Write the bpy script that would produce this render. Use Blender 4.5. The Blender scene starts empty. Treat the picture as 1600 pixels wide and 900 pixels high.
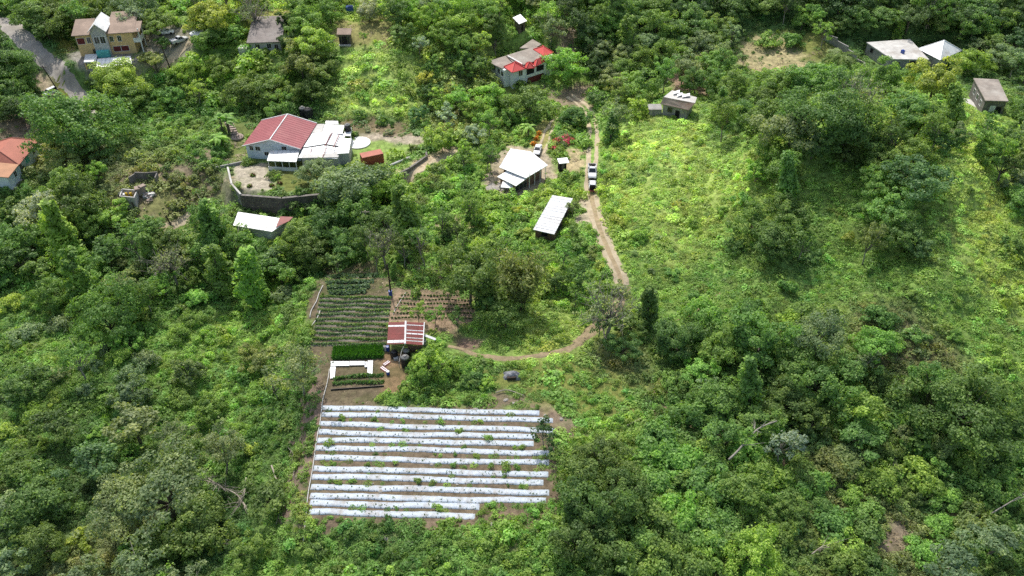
import bpy, bmesh, math, random
import numpy as np
from mathutils import Vector, Matrix

PI = math.pi
rnd = random.Random(7)
rng = np.random.default_rng(11)
scene = bpy.context.scene
COL = scene.collection

# ------------------------------------------------------------------ camera geometry (survey of the valley)
CAM_H = 100.0
PITCH = math.radians(38.5)
F = 1300.0
CP, SP = math.cos(PITCH), math.sin(PITCH)

def ray(px, py):
    u = (np.asarray(px, float) - 800.0) / F
    v = (450.0 - np.asarray(py, float)) / F
    return u, CP + v * SP, -SP + v * CP

def sstep(a, b, x):
    t = np.clip((np.asarray(x, float) - a) / (b - a), 0.0, 1.0)
    return t * t * (3 - 2 * t)

def wav(x, y, s, k):
    """cheap smooth noise: a sum of rotated sines"""
    r = np.random.default_rng(k)
    o = np.zeros_like(np.asarray(x, float) + np.asarray(y, float))
    for i in range(6):
        a = r.uniform(0, 2 * PI); f = (2 * PI / s) * r.uniform(0.6, 1.7); p = r.uniform(0, 2 * PI)
        o = o + np.sin((x * math.cos(a) + y * math.sin(a)) * f + p)
    return o / 6.0 * 1.5

PADS = []      # (polygon xy, z, feather)

def poly_sd(poly, x, y):
    """signed distance to a polygon (negative inside)"""
    x = np.asarray(x, float); y = np.asarray(y, float)
    d = np.full(np.broadcast(x, y).shape, 1e18); inside = np.zeros(d.shape, bool)
    n = len(poly)
    for i in range(n):
        x1, y1 = poly[i]; x2, y2 = poly[(i + 1) % n]
        ex, ey = x2 - x1, y2 - y1
        t = np.clip(((x - x1) * ex + (y - y1) * ey) / (ex * ex + ey * ey + 1e-12), 0, 1)
        d = np.minimum(d, (x - x1 - t * ex) ** 2 + (y - y1 - t * ey) ** 2)
        c = ((y1 > y) != (y2 > y)) & (x < (x2 - x1) * (y - y1) / ((y2 - y1) if y2 != y1 else 1e-12) + x1)
        inside ^= c
    d = np.sqrt(d)
    return np.where(inside, -d, d)

def line_d(pts, x, y):
    d = np.full(np.asarray(x, float).shape, 1e18)
    for i in range(len(pts) - 1):
        x1, y1 = pts[i][0], pts[i][1]; x2, y2 = pts[i + 1][0], pts[i + 1][1]
        ex, ey = x2 - x1, y2 - y1
        t = np.clip(((x - x1) * ex + (y - y1) * ey) / (ex * ex + ey * ey + 1e-12), 0, 1)
        d = np.minimum(d, (x - x1 - t * ex) ** 2 + (y - y1 - t * ey) ** 2)
    return np.sqrt(d)

def H0(x, y):
    x = np.asarray(x, float); y = np.asarray(y, float)
    left = 1 - sstep(20, 70, x)
    edge = 197 + 5 * np.sin(x * 0.05) + 6 * sstep(-20, 30, x)
    z = left * (13 * sstep(edge, edge + 34, y) + 0.10 * np.maximum(y - edge - 34, 0))
    z = z + (1 - left) * (9 * sstep(224, 262, y) + 0.13 * np.maximum(y - 252, 0))
    z = z + 0.10 * np.maximum(y - 330, 0)
    z = z + 17.0 * np.exp(-((x - 84) / 40.0) ** 2 - ((y - 164) / 40.0) ** 2)
    hill = np.exp(-((x - 74) / 46.0) ** 2 - ((y - 150) / 46.0) ** 2)
    z = z + hill * (2.5 * wav(x, y, 30, 8) + .5 * wav(x, y, 9, 9))
    z = z - 11.0 * sstep(-14, -58, x) * sstep(178, 136, y)
    z = z - 9.0 * sstep(8, 62, x) * sstep(120, 68, y)
    z = z + 0.45 * wav(x, y, 17, 3) * sstep(3, 12, np.abs(x - 22) + np.abs(y - 172) * 0.05)
    z = z + 0.8 * wav(x, y, 45, 5)
    return z

def H(x, y):
    x = np.asarray(x, float); y = np.asarray(y, float)
    z = H0(x, y)
    for poly, pz, fe in PADS:
        w = 1 - sstep(0.0, fe, poly_sd(poly, x, y))
        z = z * (1 - w) + pz * w
    return z

def P(px, py, z):
    u, f, w = ray(px, py)
    t = (z - CAM_H) / w
    return np.array([u * t, f * t, z])

def at(px, py, dz=0.0, h=None):
    """pixel of the survey picture -> the spot on the terrain (dz = height above the ground of what is seen there)"""
    h = h or H
    u, f, w = (float(a) for a in ray(px, py))
    ts = np.arange(60.0, 900.0, 1.0)
    g = CAM_H + w * ts - h(u * ts, f * ts) - dz
    i = int(np.argmax(g < 0))
    if not (g < 0).any():
        i = len(ts) - 1
    a, b = ts[max(i - 1, 0)], ts[i]
    tt = np.linspace(a, b, 33)
    g = CAM_H + w * tt - h(u * tt, f * tt) - dz
    j = int(np.argmax(g < 0)); t = tt[j]
    return np.array([u * t, f * t, float(h(u * t, f * t))])

def pxm(p):
    """picture pixels per metre at a world point"""
    d = p[1] * CP - (p[2] - CAM_H) * SP
    return F / d

def pix(x, y, z):
    d = y * CP - (z - CAM_H) * SP
    return 800 + F * x / d, 450 - F * (y * SP + (z - CAM_H) * CP) / d

def flat(pts, z):
    return [tuple(P(a, b, z)[:2]) for a, b in pts]

# level ground under yards and fields
PADS.append((flat([(366, 332), (520, 322), (620, 296), (630, 320), (520, 372), (362, 372)], -4.2), -4.2, 6.0))
PADS.append((flat([(350, 258), (372, 303), (440, 309), (520, 297), (600, 282), (640, 262), (668, 243), (652, 208), (548, 190), (440, 180), (390, 205)], 0.0), 0.0, 3.5))
PADS.append((flat([(505, 628), (868, 648), (870, 792), (470, 815)], 0.0), 0.0, 6.0))
PADS.append((flat([(495, 440), (745, 450), (760, 510), (700, 560), (600, 610), (500, 620), (478, 530)], 0.0), 0.0, 6.0))
PADS.append((flat([(770, 245), (850, 225), (870, 260), (800, 310), (770, 290)], 0.6), 0.3, 5.0))

for pp, ref, fe in (([(104, 98), (218, 92), (222, 52), (108, 55)], (158, 80), 4.0), ([(778, 126), (812, 142), (872, 114), (835, 78), (762, 98)], (806, 134), 4.0),
                    ([(1350, 100), (1460, 112), (1510, 95), (1470, 70), (1350, 72)], (1410, 100), 4.0), ([(380, 86), (446, 84), (440, 60), (384, 60)], (412, 83), 3.0),
                    ([(825, 375), (872, 382), (905, 320), (865, 312)], (852, 372), 3.0), ([(1518, 170), (1582, 178), (1575, 140), (1520, 138)], (1545, 174), 3.0), ([(1025, 186), (1085, 190), (1092, 160), (1040, 158)], (1056, 184), 3.0), ([(358, 374), (440, 380), (466, 346), (368, 330)], (405, 370), 3.0), ([(-60, 318), (28, 300), (76, 240), (60, 200), (-60, 240)], (40, 283), 4.0), ([(796, 50), (830, 50), (828, 22), (796, 22)], (813, 47), 4.0)):
    z_ = float(at(*ref)[2]) if ref != (405, 370) else -4.6; PADS.append((flat(pp, z_), z_, fe))
# ------------------------------------------------------------------ materials
MATS = {}
def nodes(name):
    m = bpy.data.materials.new(name); m.use_nodes = True
    nt = m.node_tree; nt.nodes.clear()
    out = nt.nodes.new('ShaderNodeOutputMaterial')
    b = nt.nodes.new('ShaderNodeBsdfPrincipled')
    nt.links.new(b.outputs[0], out.inputs[0])
    MATS[name] = m
    return m, nt, b, out

def mat(name, col, rough=0.7, spec=0.3, metal=0.0, var=0.25, scale=1.2, dirt=None, dirt_amt=0.0, fine=0.0, bump=0.0):
    """surface with large and small tonal variation, stains and optional bump"""
    m, nt, b, out = nodes(name)
    N = nt.nodes.new; L = nt.links.new
    geo = N('ShaderNodeTexCoord')
    n1 = N('ShaderNodeTexNoise'); n1.inputs['Scale'].default_value = scale; n1.inputs['Detail'].default_value = 6; n1.inputs['Roughness'].default_value = 0.65
    L(geo.outputs['Object'], n1.inputs['Vector'])
    r1 = N('ShaderNodeMapRange'); r1.inputs['From Min'].default_value = 0.3; r1.inputs['From Max'].default_value = 0.7
    r1.inputs['To Min'].default_value = 1 - var; r1.inputs['To Max'].default_value = 1 + var * 0.6
    L(n1.outputs['Fac'], r1.inputs['Value'])
    mul = N('ShaderNodeMix'); mul.data_type = 'RGBA'; mul.blend_type = 'MULTIPLY'; mul.inputs['Factor'].default_value = 1.0
    mul.inputs['A'].default_value = (*col, 1)
    L(r1.outputs[0], mul.inputs['B'])
    last = mul.outputs['Result']
    if dirt:
        n2 = N('ShaderNodeTexNoise'); n2.inputs['Scale'].default_value = scale * 0.45; n2.inputs['Detail'].default_value = 8; n2.inputs['Roughness'].default_value = 0.7
        mp = N('ShaderNodeMapping'); mp.inputs['Location'].default_value = (13.1, 4.7, 2.2); L(geo.outputs['Object'], mp.inputs['Vector']); L(mp.outputs[0], n2.inputs['Vector'])
        r2 = N('ShaderNodeMapRange'); r2.inputs['From Min'].default_value = 0.48; r2.inputs['From Max'].default_value = 0.66
        r2.inputs['To Max'].default_value = dirt_amt; L(n2.outputs['Fac'], r2.inputs['Value'])
        mx = N('ShaderNodeMix'); mx.data_type = 'RGBA'; L(r2.outputs[0], mx.inputs['Factor']); L(last, mx.inputs['A']); mx.inputs['B'].default_value = (*dirt, 1)
        last = mx.outputs['Result']
    L(last, b.inputs['Base Color'])
    b.inputs['Roughness'].default_value = rough
    b.inputs['Specular IOR Level'].default_value = spec
    b.inputs['Metallic'].default_value = metal
    if bump:
        n3 = N('ShaderNodeTexNoise'); n3.inputs['Scale'].default_value = scale * 5; n3.inputs['Detail'].default_value = 4
        L(geo.outputs['Object'], n3.inputs['Vector'])
        bp = N('ShaderNodeBump'); bp.inputs['Strength'].default_value = bump; bp.inputs['Distance'].default_value = 0.05
        L(n3.outputs['Fac'], bp.inputs['Height']); L(bp.outputs[0], b.inputs['Normal'])
    return m

mat('white_paint', (0.78, 0.79, 0.78), dirt=(0.45, 0.43, 0.38), dirt_amt=0.5, var=0.12)
mat('white_roof', (0.87, 0.88, 0.89), rough=0.5, spec=0.4, dirt=(0.5, 0.45, 0.38), dirt_amt=0.5, var=0.14, scale=0.7)
mat('zinc_roof', (0.72, 0.735, 0.75), rough=0.45, spec=0.5, dirt=(0.38, 0.34, 0.30), dirt_amt=0.6, var=0.2, scale=0.8)
mat('blue_white_wall', (0.72, 0.79, 0.87), dirt=(0.5, 0.53, 0.54), dirt_amt=0.4, var=0.12)
mat('cream_wall', (0.70, 0.50, 0.24), dirt=(0.5, 0.36, 0.2), dirt_amt=0.35, var=0.12)
mat('pink_roof', (0.29, 0.085, 0.095), rough=0.55, var=0.14, scale=0.35, dirt=(0.35, 0.135, 0.135), dirt_amt=0.7)
mat('salmon_roof', (0.40, 0.145, 0.105), rough=0.7, var=0.2, scale=0.4, dirt=(0.30, 0.12, 0.08), dirt_amt=0.5)
mat('orange_roof', (0.38, 0.195, 0.11), rough=0.7, var=0.2, scale=0.5)
mat('red_tile', (0.55, 0.07, 0.065), rough=0.55, var=0.15, scale=0.6, dirt=(0.6, 0.16, 0.14), dirt_amt=0.4)
mat('red_zinc', (0.24, 0.05, 0.045), rough=0.55, var=0.3, scale=0.9, dirt=(0.19, 0.075, 0.06), dirt_amt=0.7)
mat('concrete_roof', (0.27, 0.235, 0.205), rough=0.9, var=0.35, scale=0.35, dirt=(0.42, 0.40, 0.36), dirt_amt=0.6, bump=0.3)
mat('brown_roof', (0.29, 0.22, 0.175), rough=0.9, var=0.3, scale=0.4, dirt=(0.22, 0.165, 0.13), dirt_amt=0.6)
mat('grey_roof', (0.215, 0.19, 0.18), rough=0.9, var=0.3, scale=0.5, dirt=(0.27, 0.25, 0.24), dirt_amt=0.6)
mat('rust_roof', (0.30, 0.24, 0.20), rough=0.8, var=0.3, scale=0.7, dirt=(0.18, 0.10, 0.065), dirt_amt=0.8)
mat('concrete_pale', (0.50, 0.49, 0.47), rough=0.9, var=0.25, scale=0.4, dirt=(0.28, 0.25, 0.22), dirt_amt=0.7)
mat('concrete_grey', (0.33, 0.32, 0.31), rough=0.9, var=0.3, scale=0.7, dirt=(0.16, 0.15, 0.13), dirt_amt=0.7, bump=0.3)
mat('block_wall', (0.20, 0.185, 0.17), rough=0.95, var=0.35, scale=0.9, dirt=(0.09, 0.085, 0.07), dirt_amt=0.7, bump=0.4)
mat('stone_dark', (0.125, 0.11, 0.095), rough=0.95, var=0.5, scale=1.2, dirt=(0.16, 0.155, 0.14), dirt_amt=0.7, bump=0.5)
mat('wood_grey', (0.16, 0.135, 0.11), rough=0.9, var=0.4, scale=2)
mat('wood_dark', (0.06, 0.045, 0.035), rough=0.9, var=0.4, scale=2)
mat('log_pale', (0.42, 0.37, 0.30), rough=0.9, var=0.35, scale=1.5, dirt=(0.2, 0.17, 0.13), dirt_amt=0.6)
mat('bark', (0.15, 0.125, 0.10), rough=0.95, var=0.45, scale=1.5, dirt=(0.27, 0.25, 0.22), dirt_amt=0.5)
mat('bark_pale', (0.33, 0.30, 0.26), rough=0.95, var=0.35, scale=1.5)
mat('rock', (0.36, 0.33, 0.29), rough=0.95, var=0.4, scale=2.0, bump=0.4)
mat('black_plastic', (0.018, 0.018, 0.02), rough=0.45, spec=0.4, var=0.3)
mat('grey_plastic', (0.19, 0.19, 0.185), rough=0.5, var=0.3, scale=2)
mat('blue_plastic', (0.02, 0.07, 0.33), rough=0.4, spec=0.5, var=0.2)
mat('container_red', (0.43, 0.12, 0.065), rough=0.6, var=0.2, scale=0.8, dirt=(0.24, 0.085, 0.05), dirt_amt=0.6)
mat('glass_dark', (0.02, 0.024, 0.028), rough=0.12, spec=0.6, var=0.1)
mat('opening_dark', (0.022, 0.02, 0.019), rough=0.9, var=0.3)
mat('teal_paint', (0.13, 0.50, 0.48), rough=0.6, var=0.2)
mat('maroon', (0.16, 0.03, 0.03), rough=0.7, var=0.3)
mat('brown_wall', (0.20, 0.115, 0.08), rough=0.9, var=0.35, scale=1.0, dirt=(0.33, 0.22, 0.16), dirt_amt=0.5)
mat('car_white', (0.76, 0.77, 0.78), rough=0.25, spec=0.6, var=0.05)
mat('car_silver', (0.55, 0.56, 0.58), rough=0.25, spec=0.6, var=0.05)
mat('car_dark', (0.05, 0.055, 0.065), rough=0.25, spec=0.6, var=0.1)
mat('rubber', (0.02, 0.02, 0.02), rough=0.9, var=0.2)
mat('lamp_red', (0.35, 0.015, 0.015), rough=0.3, var=0.1)
mat('lamp_clear', (0.7, 0.7, 0.68), rough=0.2, spec=0.6, var=0.05)
mat('tarp', (0.24, 0.245, 0.27), rough=0.6, var=0.35, scale=2, dirt=(0.10, 0.10, 0.11), dirt_amt=0.7)
mat('yellow_cloth', (0.55, 0.38, 0.03), rough=0.8, var=0.2)
mat('paper_white', (0.72, 0.72, 0.7), rough=0.8, var=0.2)
mat('seam_grey', (0.5, 0.5, 0.5), rough=0.6, var=0.4, scale=0.6)
mat('pvc', (0.62, 0.60, 0.56), rough=0.5, var=0.2)
mat('tyre_dark', (0.03, 0.03, 0.03), rough=0.9, var=0.3)
mat('slit', (0.06, 0.07, 0.05), rough=0.9, var=0.3)

# thin plastic mulch film
m = mat('mulch_film', (0.50, 0.565, 0.64), rough=0.42, spec=0.4, var=0.16, scale=1.6, dirt=(0.33, 0.31, 0.28), dirt_amt=0.8, bump=1.0)

def road_mat(name, col, dirt, var=0.3, sc=0.5):
    return mat(name, col, rough=0.95, spec=0.15, var=var, scale=sc, dirt=dirt, dirt_amt=0.8, bump=0.3)
road_mat('road_concrete', (0.36, 0.33, 0.30), (0.26, 0.235, 0.20))
road_mat('track_dirt', (0.46, 0.385, 0.27), (0.34, 0.275, 0.18), 0.25, 0.9)
road_mat('path_dirt', (0.36, 0.28, 0.175), (0.20, 0.18, 0.085), 0.3, 1.2)
road_mat('paving_stone', (0.34, 0.27, 0.24), (0.2, 0.16, 0.14))

# foliage: colour of the plant times the tone of each leaf
def leaf_mat(name, instanced):
    m, nt, b, out = nodes(name)
    N = nt.nodes.new; L = nt.links.new
    if instanced:
        a = N('ShaderNodeAttribute'); a.attribute_type = 'INSTANCER'; a.attribute_name = 'tint'; src = a.outputs['Color']
    else:
        a = N('ShaderNodeObjectInfo'); src = a.outputs['Color']
    v = N('ShaderNodeAttribute'); v.attribute_type = 'GEOMETRY'; v.attribute_name = 'tone'
    mul = N('ShaderNodeMix'); mul.data_type = 'RGBA'; mul.blend_type = 'MULTIPLY'; mul.inputs['Factor'].default_value = 1
    L(src, mul.inputs['A']); L(v.outputs['Color'], mul.inputs['B'])
    L(mul.outputs['Result'], b.inputs['Base Color'])
    b.inputs['Roughness'].default_value = 0.5
    b.inputs['Specular IOR Level'].default_value = 0.28
    tr = N('ShaderNodeBsdfTranslucent')
    tm = N('ShaderNodeMix'); tm.data_type = 'RGBA'; tm.blend_type = 'MULTIPLY'; tm.inputs['Factor'].default_value = 1
    L(mul.outputs['Result'], tm.inputs['A']); tm.inputs['B'].default_value = (1.25, 1.3, 0.45, 1)
    L(tm.outputs['Result'], tr.inputs['Color'])
    mx = N('ShaderNodeMixShader'); mx.inputs[0].default_value = 0.42
    L(b.outputs[0], mx.inputs[1]); L(tr.outputs[0], mx.inputs[2]); L(mx.outputs[0], out.inputs[0])
    return m
leaf_mat('leaf', False)
leaf_mat('cover_leaf', True)

# ------------------------------------------------------------------ mesh helpers
class MB:
    """collects shapes, then links them as ONE mesh object; faces may use several material slots"""
    def __init__(s): s.v = []; s.f = []; s.m = []
    def add(s, vs, fs, mi=0):
        o = len(s.v); s.v += [tuple(float(c) for c in q) for q in vs]
        for f in fs: s.f.append(tuple(i + o for i in f)); s.m.append(mi)
        return s
    def box(s, c, size, rz=0.0, mi=0, tilt=None):
        x, y, z = (d / 2 for d in size); ca, sa = math.cos(rz), math.sin(rz)
        vs = []
        for dz in (-z, z):
            for dx, dy in ((-x, -y), (x, -y), (x, y), (-x, y)):
                q = Vector((dx, dy, dz))
                if tilt is not None: q = tilt @ q
                vs.append((c[0] + q.x * ca - q.y * sa, c[1] + q.x * sa + q.y * ca, c[2] + q.z))
        return s.add(vs, [(3, 2, 1, 0), (4, 5, 6, 7), (0, 1, 5, 4), (1, 2, 6, 5), (2, 3, 7, 6), (3, 0, 4, 7)], mi)
    def prism(s, top, bot, mi=0):
        """solid between two matching 3-D polygons (top, bot: counter-clockwise seen from above)"""
        n = len(top)
        a = 0
        for i in range(n): a += top[i][0] * top[(i + 1) % n][1] - top[(i + 1) % n][0] * top[i][1]
        if a < 0: top = top[::-1]; bot = bot[::-1]
        vs = list(top) + list(bot)
        fs = [tuple(range(n)), tuple(range(2 * n - 1, n - 1, -1))]
        for i in range(n):
            j = (i + 1) % n; fs.append((i, n + i, n + j, j))
        return s.add(vs, fs, mi)
    def slab(s, top, th, mi=0):
        return s.prism([tuple(p) for p in top], [(p[0], p[1], p[2] - th) for p in top], mi)
    def tube(s, pts, rad, n=7, mi=0, cap=True):
        pts = [Vector(p) for p in pts]
        if not hasattr(rad, '__len__'): rad = [rad] * len(pts)
        rings = []
        up = Vector((0.31, 0.17, 0.93))
        for i, p in enumerate(pts):
            d = (pts[min(i + 1, len(pts) - 1)] - pts[max(i - 1, 0)]).normalized()
            a = d.cross(up if abs(d.dot(up)) < 0.95 else Vector((1, 0, 0))).normalized(); b = d.cross(a)
            rings.append([p + (a * math.cos(2 * PI * k / n) + b * math.sin(2 * PI * k / n)) * rad[i] for k in range(n)])
        vs = [q for r in rings for q in r]; fs = []
        for i in range(len(pts) - 1):
            for k in range(n):
                k2 = (k + 1) % n
                fs.append((i * n + k, i * n + k2, (i + 1) * n + k2, (i + 1) * n + k))
        if cap:
            fs.append(tuple(range(n - 1, -1, -1))); fs.append(tuple((len(pts) - 1) * n + k for k in range(n)))
        return s.add(vs, fs, mi)
    def lathe(s, c, prof, n=16, mi=0):
        vs = []; fs = []
        for r, z in prof:
            for k in range(n): vs.append((c[0] + r * math.cos(2 * PI * k / n), c[1] + r * math.sin(2 * PI * k / n), c[2] + z))
        for i in range(len(prof) - 1):
            for k in range(n):
                k2 = (k + 1) % n; fs.append((i * n + k, i * n + k2, (i + 1) * n + k2, (i + 1) * n + k))
        fs.append(tuple(range(n - 1, -1, -1))); fs.append(tuple((len(prof) - 1) * n + k for k in range(n)))
        return s.add(vs, fs, mi)
    def build(s, name, mats, parent=None, smooth=False, origin=None):
        me = bpy.data.meshes.new(name)
        o3 = Vector(origin) if origin is not None else (wloc(parent) if parent else Vector((0, 0, 0)))
        me.from_pydata([(v[0] - o3.x, v[1] - o3.y, v[2] - o3.z) for v in s.v], [], s.f)
        if isinstance(mats, str): mats = [mats]
        for k in mats: me.materials.append(MATS[k])
        if len(mats) > 1: me.polygons.foreach_set('material_index', s.m)
        if smooth: me.polygons.foreach_set('use_smooth', [True] * len(s.f))
        me.update()
        ob = bpy.data.objects.new(name, me); COL.objects.link(ob)
        if parent: ob.parent = parent
        elif origin is not None: ob.location = o3
        return ob

def wloc(o):
    v = Vector((0, 0, 0))
    while o: v = v + o.location; o = o.parent
    return v

def tag(o, label=None, cat=None, group=None, kind=None):
    if label: o['label'] = label
    if cat: o['category'] = cat
    if group: o['group'] = group
    if kind: o['kind'] = kind
    return o

def empty(name, loc, label=None, cat=None, group=None):
    o = bpy.data.objects.new(name, None); COL.objects.link(o); o.location = tuple(float(c) for c in loc)
    o.empty_display_size = 0.5
    return tag(o, label, cat, group)

def copy_tree(o, parent=None):
    c = o.copy(); COL.objects.link(c)
    if parent: c.parent = parent
    for ch in list(o.children): copy_tree(ch, c)
    return c

def rough_line(pts, step=1.0):
    """resample a polyline smoothly"""
    pts = [np.array(p, float) for p in pts]
    out = []
    n = len(pts)
    for i in range(n - 1):
        p0 = pts[max(i - 1, 0)]; p1 = pts[i]; p2 = pts[i + 1]; p3 = pts[min(i + 2, n - 1)]
        k = max(2, int(np.linalg.norm(p2 - p1) / step))
        for j in range(k):
            t = j / k
            out.append(0.5 * (2 * p1 + (p2 - p0) * t + (2 * p0 - 5 * p1 + 4 * p2 - p3) * t * t + (3 * p1 - p0 - 3 * p2 + p3) * t ** 3))
    out.append(pts[-1])
    return np.array(out)
# ------------------------------------------------------------------ terrain
GREEN = (0.060, 0.105, 0.022)
def xy(pts, dz=0.0):
    return [tuple(at(a, b, dz)[:2]) for a, b in pts]

# bare or mown patches: polygon, ground colour, feather (m), how much plant cover stays (0..1)
PATCH = [
    (xy([(497, 600), (512, 628), (868, 640), (905, 690), (885, 800), (800, 850), (560, 822), (472, 840), (446, 800), (455, 700), (480, 620)]), (0.215, 0.160, 0.11), 3.0, 0.72),
    (xy([(500, 628), (866, 642), (868, 792), (745, 815), (478, 812)]), (0.175, 0.135, 0.09), 1.5, 0.5),
    (xy([(482, 575), (512, 565), (506, 640), (480, 800), (450, 820), (444, 740), (466, 640)]), (0.235, 0.17, 0.135), 2.5, 0.55),
    (xy([(484, 455), (610, 452), (612, 545), (640, 600), (600, 625), (510, 625), (482, 540)]), (0.15, 0.12, 0.075), 1.5, 0.0),
    (xy([(600, 440), (740, 452), (748, 505), (700, 520), (600, 505)]), (0.31, 0.225, 0.15), 1.5, 0.15),
    (xy([(605, 405), (720, 420), (740, 455), (610, 455)]), (0.24, 0.20, 0.12), 3.0, 0.65),
    (xy([(500, 420), (600, 410), (612, 455), (500, 462)]), (0.13, 0.12, 0.06), 2.5, 0.35),
    (xy([(590, 540), (640, 560), (640, 610), (600, 620), (590, 580)]), (0.25, 0.17, 0.095), 1.0, 0.0),
    (xy([(770, 610), (850, 620), (900, 660), (890, 690), (840, 640), (770, 640)]), (0.24, 0.18, 0.13), 2.0, 0.35),
    (xy([(1010, 590), (1070, 600), (1100, 650), (1060, 690), (1020, 640)]), (0.19, 0.15, 0.09), 3.0, 0.7),
    (xy([(700, 600), (760, 575), (900, 560), (1010, 600), (1000, 660), (880, 640), (780, 605)]), (0.20, 0.225, 0.06), 3.0, 0.6),
    (xy([(712, 520), (748, 532), (742, 550), (716, 546)]), (0.22, 0.15, 0.11), 1.5, 0.1),
    (xy([(550, 212), (640, 212), (664, 228), (610, 250), (575, 262), (548, 240)]), (0.20, 0.29, 0.075), 2.0, 0.0),       # lawn
    (xy([(545, 205), (650, 205), (668, 216), (640, 226), (560, 218)]), (0.36, 0.31, 0.24), 2.0, 0.12),
    (xy([(368, 258), (418, 254), (432, 300), (376, 302), (362, 280)]), (0.36, 0.32, 0.25), 1.5, 0.0),   # pebble yard
    (xy([(420, 256), (500, 250), (520, 290), (440, 305)]), (0.13, 0.15, 0.04), 1.5, 0.08),
    (xy([(350, 195), (395, 190), (385, 250), (352, 250)]), (0.12, 0.15, 0.045), 2.0, 0.25),
    (xy([(610, 270), (690, 232), (720, 225), (720, 245), (650, 270), (612, 290)]), (0.40, 0.32, 0.22), 1.5, 0.05),      # dirt below wall
    (xy([(835, 195), (865, 190), (850, 245), (830, 245)]), (0.33, 0.30, 0.11), 1.5, 0.06),
    (xy([(770, 240), (790, 228), (850, 235), (880, 275), (830, 300), (770, 310), (755, 280)]), (0.33, 0.28, 0.2), 2.0, 0.1),
    (xy([(880, 235), (912, 230), (910, 270), (880, 268)]), (0.40, 0.33, 0.19), 2.0, 0.25),
    (xy([(905, 310), (925, 300), (935, 345), (905, 350)]), (0.40, 0.34, 0.25), 2.0, 0.1),
    (xy([(870, 118), (925, 118), (925, 135), (860, 140)]), (0.14, 0.22, 0.04), 2.0, 0.05),
    (xy([(850, 140), (930, 128), (925, 165), (870, 170)]), (0.24, 0.19, 0.13), 2.5, 0.15),
    (xy([(770, 120), (800, 132), (812, 160), (790, 160)]), (0.15, 0.20, 0.05), 2.0, 0.3),
    (xy([(860, 40), (900, 45), (905, 80), (880, 100), (860, 80)]), (0.22, 0.17, 0.12), 3.0, 0.3),
    (xy([(1160, 62), (1200, 52), (1240, 58), (1285, 85), (1250, 112), (1170, 112), (1140, 85)]), (0.32, 0.28, 0.15), 4.0, 0.35),
    (xy([(1225, 50), (1300, 55), (1320, 90), (1270, 100)]), (0.17, 0.19, 0.055), 3.0, 0.3),
    (xy([(1040, 110), (1110, 120), (1105, 150), (1050, 140)]), (0.24, 0.17, 0.12), 2.5, 0.25),
    (xy([(50, 125), (70, 115), (90, 125), (95, 160), (60, 165)]), (0.42, 0.34, 0.24), 2.0, 0.03),
    (xy([(75, 125), (95, 125), (118, 155), (95, 158)]), (0.15, 0.16, 0.04), 1.5, 0.3),
    (xy([(0, 185), (60, 170), (95, 190), (60, 230), (0, 225)]), (0.23, 0.17, 0.13), 3.0, 0.2),
    (xy([(85, 60), (110, 50), (118, 70), (125, 82), (90, 84)]), (0.19, 0.21, 0.05), 2.0, 0.15),
    (xy([(205, 55), (300, 45), (310, 80), (262, 95), (255, 110), (215, 112), (210, 80)]), (0.27, 0.25, 0.19), 2.5, 0.2),
    (xy([(110, 78), (210, 78), (214, 112), (150, 122), (120, 110)]), (0.27, 0.25, 0.23), 2.0, 0.05),
    (xy([(380, 15), (470, 10), (470, 40), (385, 35)]), (0.20, 0.22, 0.05), 3.0, 0.4),
    (xy([(522, 30), (600, 25), (625, 45), (600, 72), (520, 72)]), (0.22, 0.21, 0.08), 3.0, 0.3),
    (xy([(175, 265), (270, 245), (330, 235), (345, 300), (300, 345), (215, 345), (180, 320)]), (0.20, 0.165, 0.11), 4.0, 0.6),
    (xy([(220, 300), (270, 300), (260, 340), (222, 335)]), (0.2, 0.2, 0.08), 2.0, 0.25),
    (xy([(350, 270), (366, 275), (370, 318), (352, 318)]), (0.19, 0.19, 0.12), 1.0, 0.1),
    (xy([(265, 352), (310, 348), (312, 368), (280, 372)]), (0.15, 0.22, 0.05), 2.0, 0.3),
    (xy([(515, 196), (545, 186), (640, 196), (655, 214), (600, 208), (540, 206)]), (0.16, 0.13, 0.075), 2.0, 0.45),
    (xy([(1350, 500), (1440, 520), (1560, 640), (1500, 660), (1380, 600)]), (0.21, 0.17, 0.10), 5.0, 0.75),
    (xy([(1190, 690), (1250, 700), (1290, 790), (1240, 830), (1180, 760)]), (0.17, 0.13, 0.08), 4.0, 0.7),
    (xy([(1350, 820), (1420, 800), (1430, 880), (1370, 900)]), (0.25, 0.20, 0.14), 4.0, 0.4),
    (xy([(1440, 765), (1580, 760), (1560, 830), (1480, 820)]), (0.17, 0.13, 0.085), 4.0, 0.7),
    (xy([(640, 370), (690, 330), (760, 330), (740, 380), (660, 400)]), (0.26, 0.23, 0.14), 3.0, 0.75),
]

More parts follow.
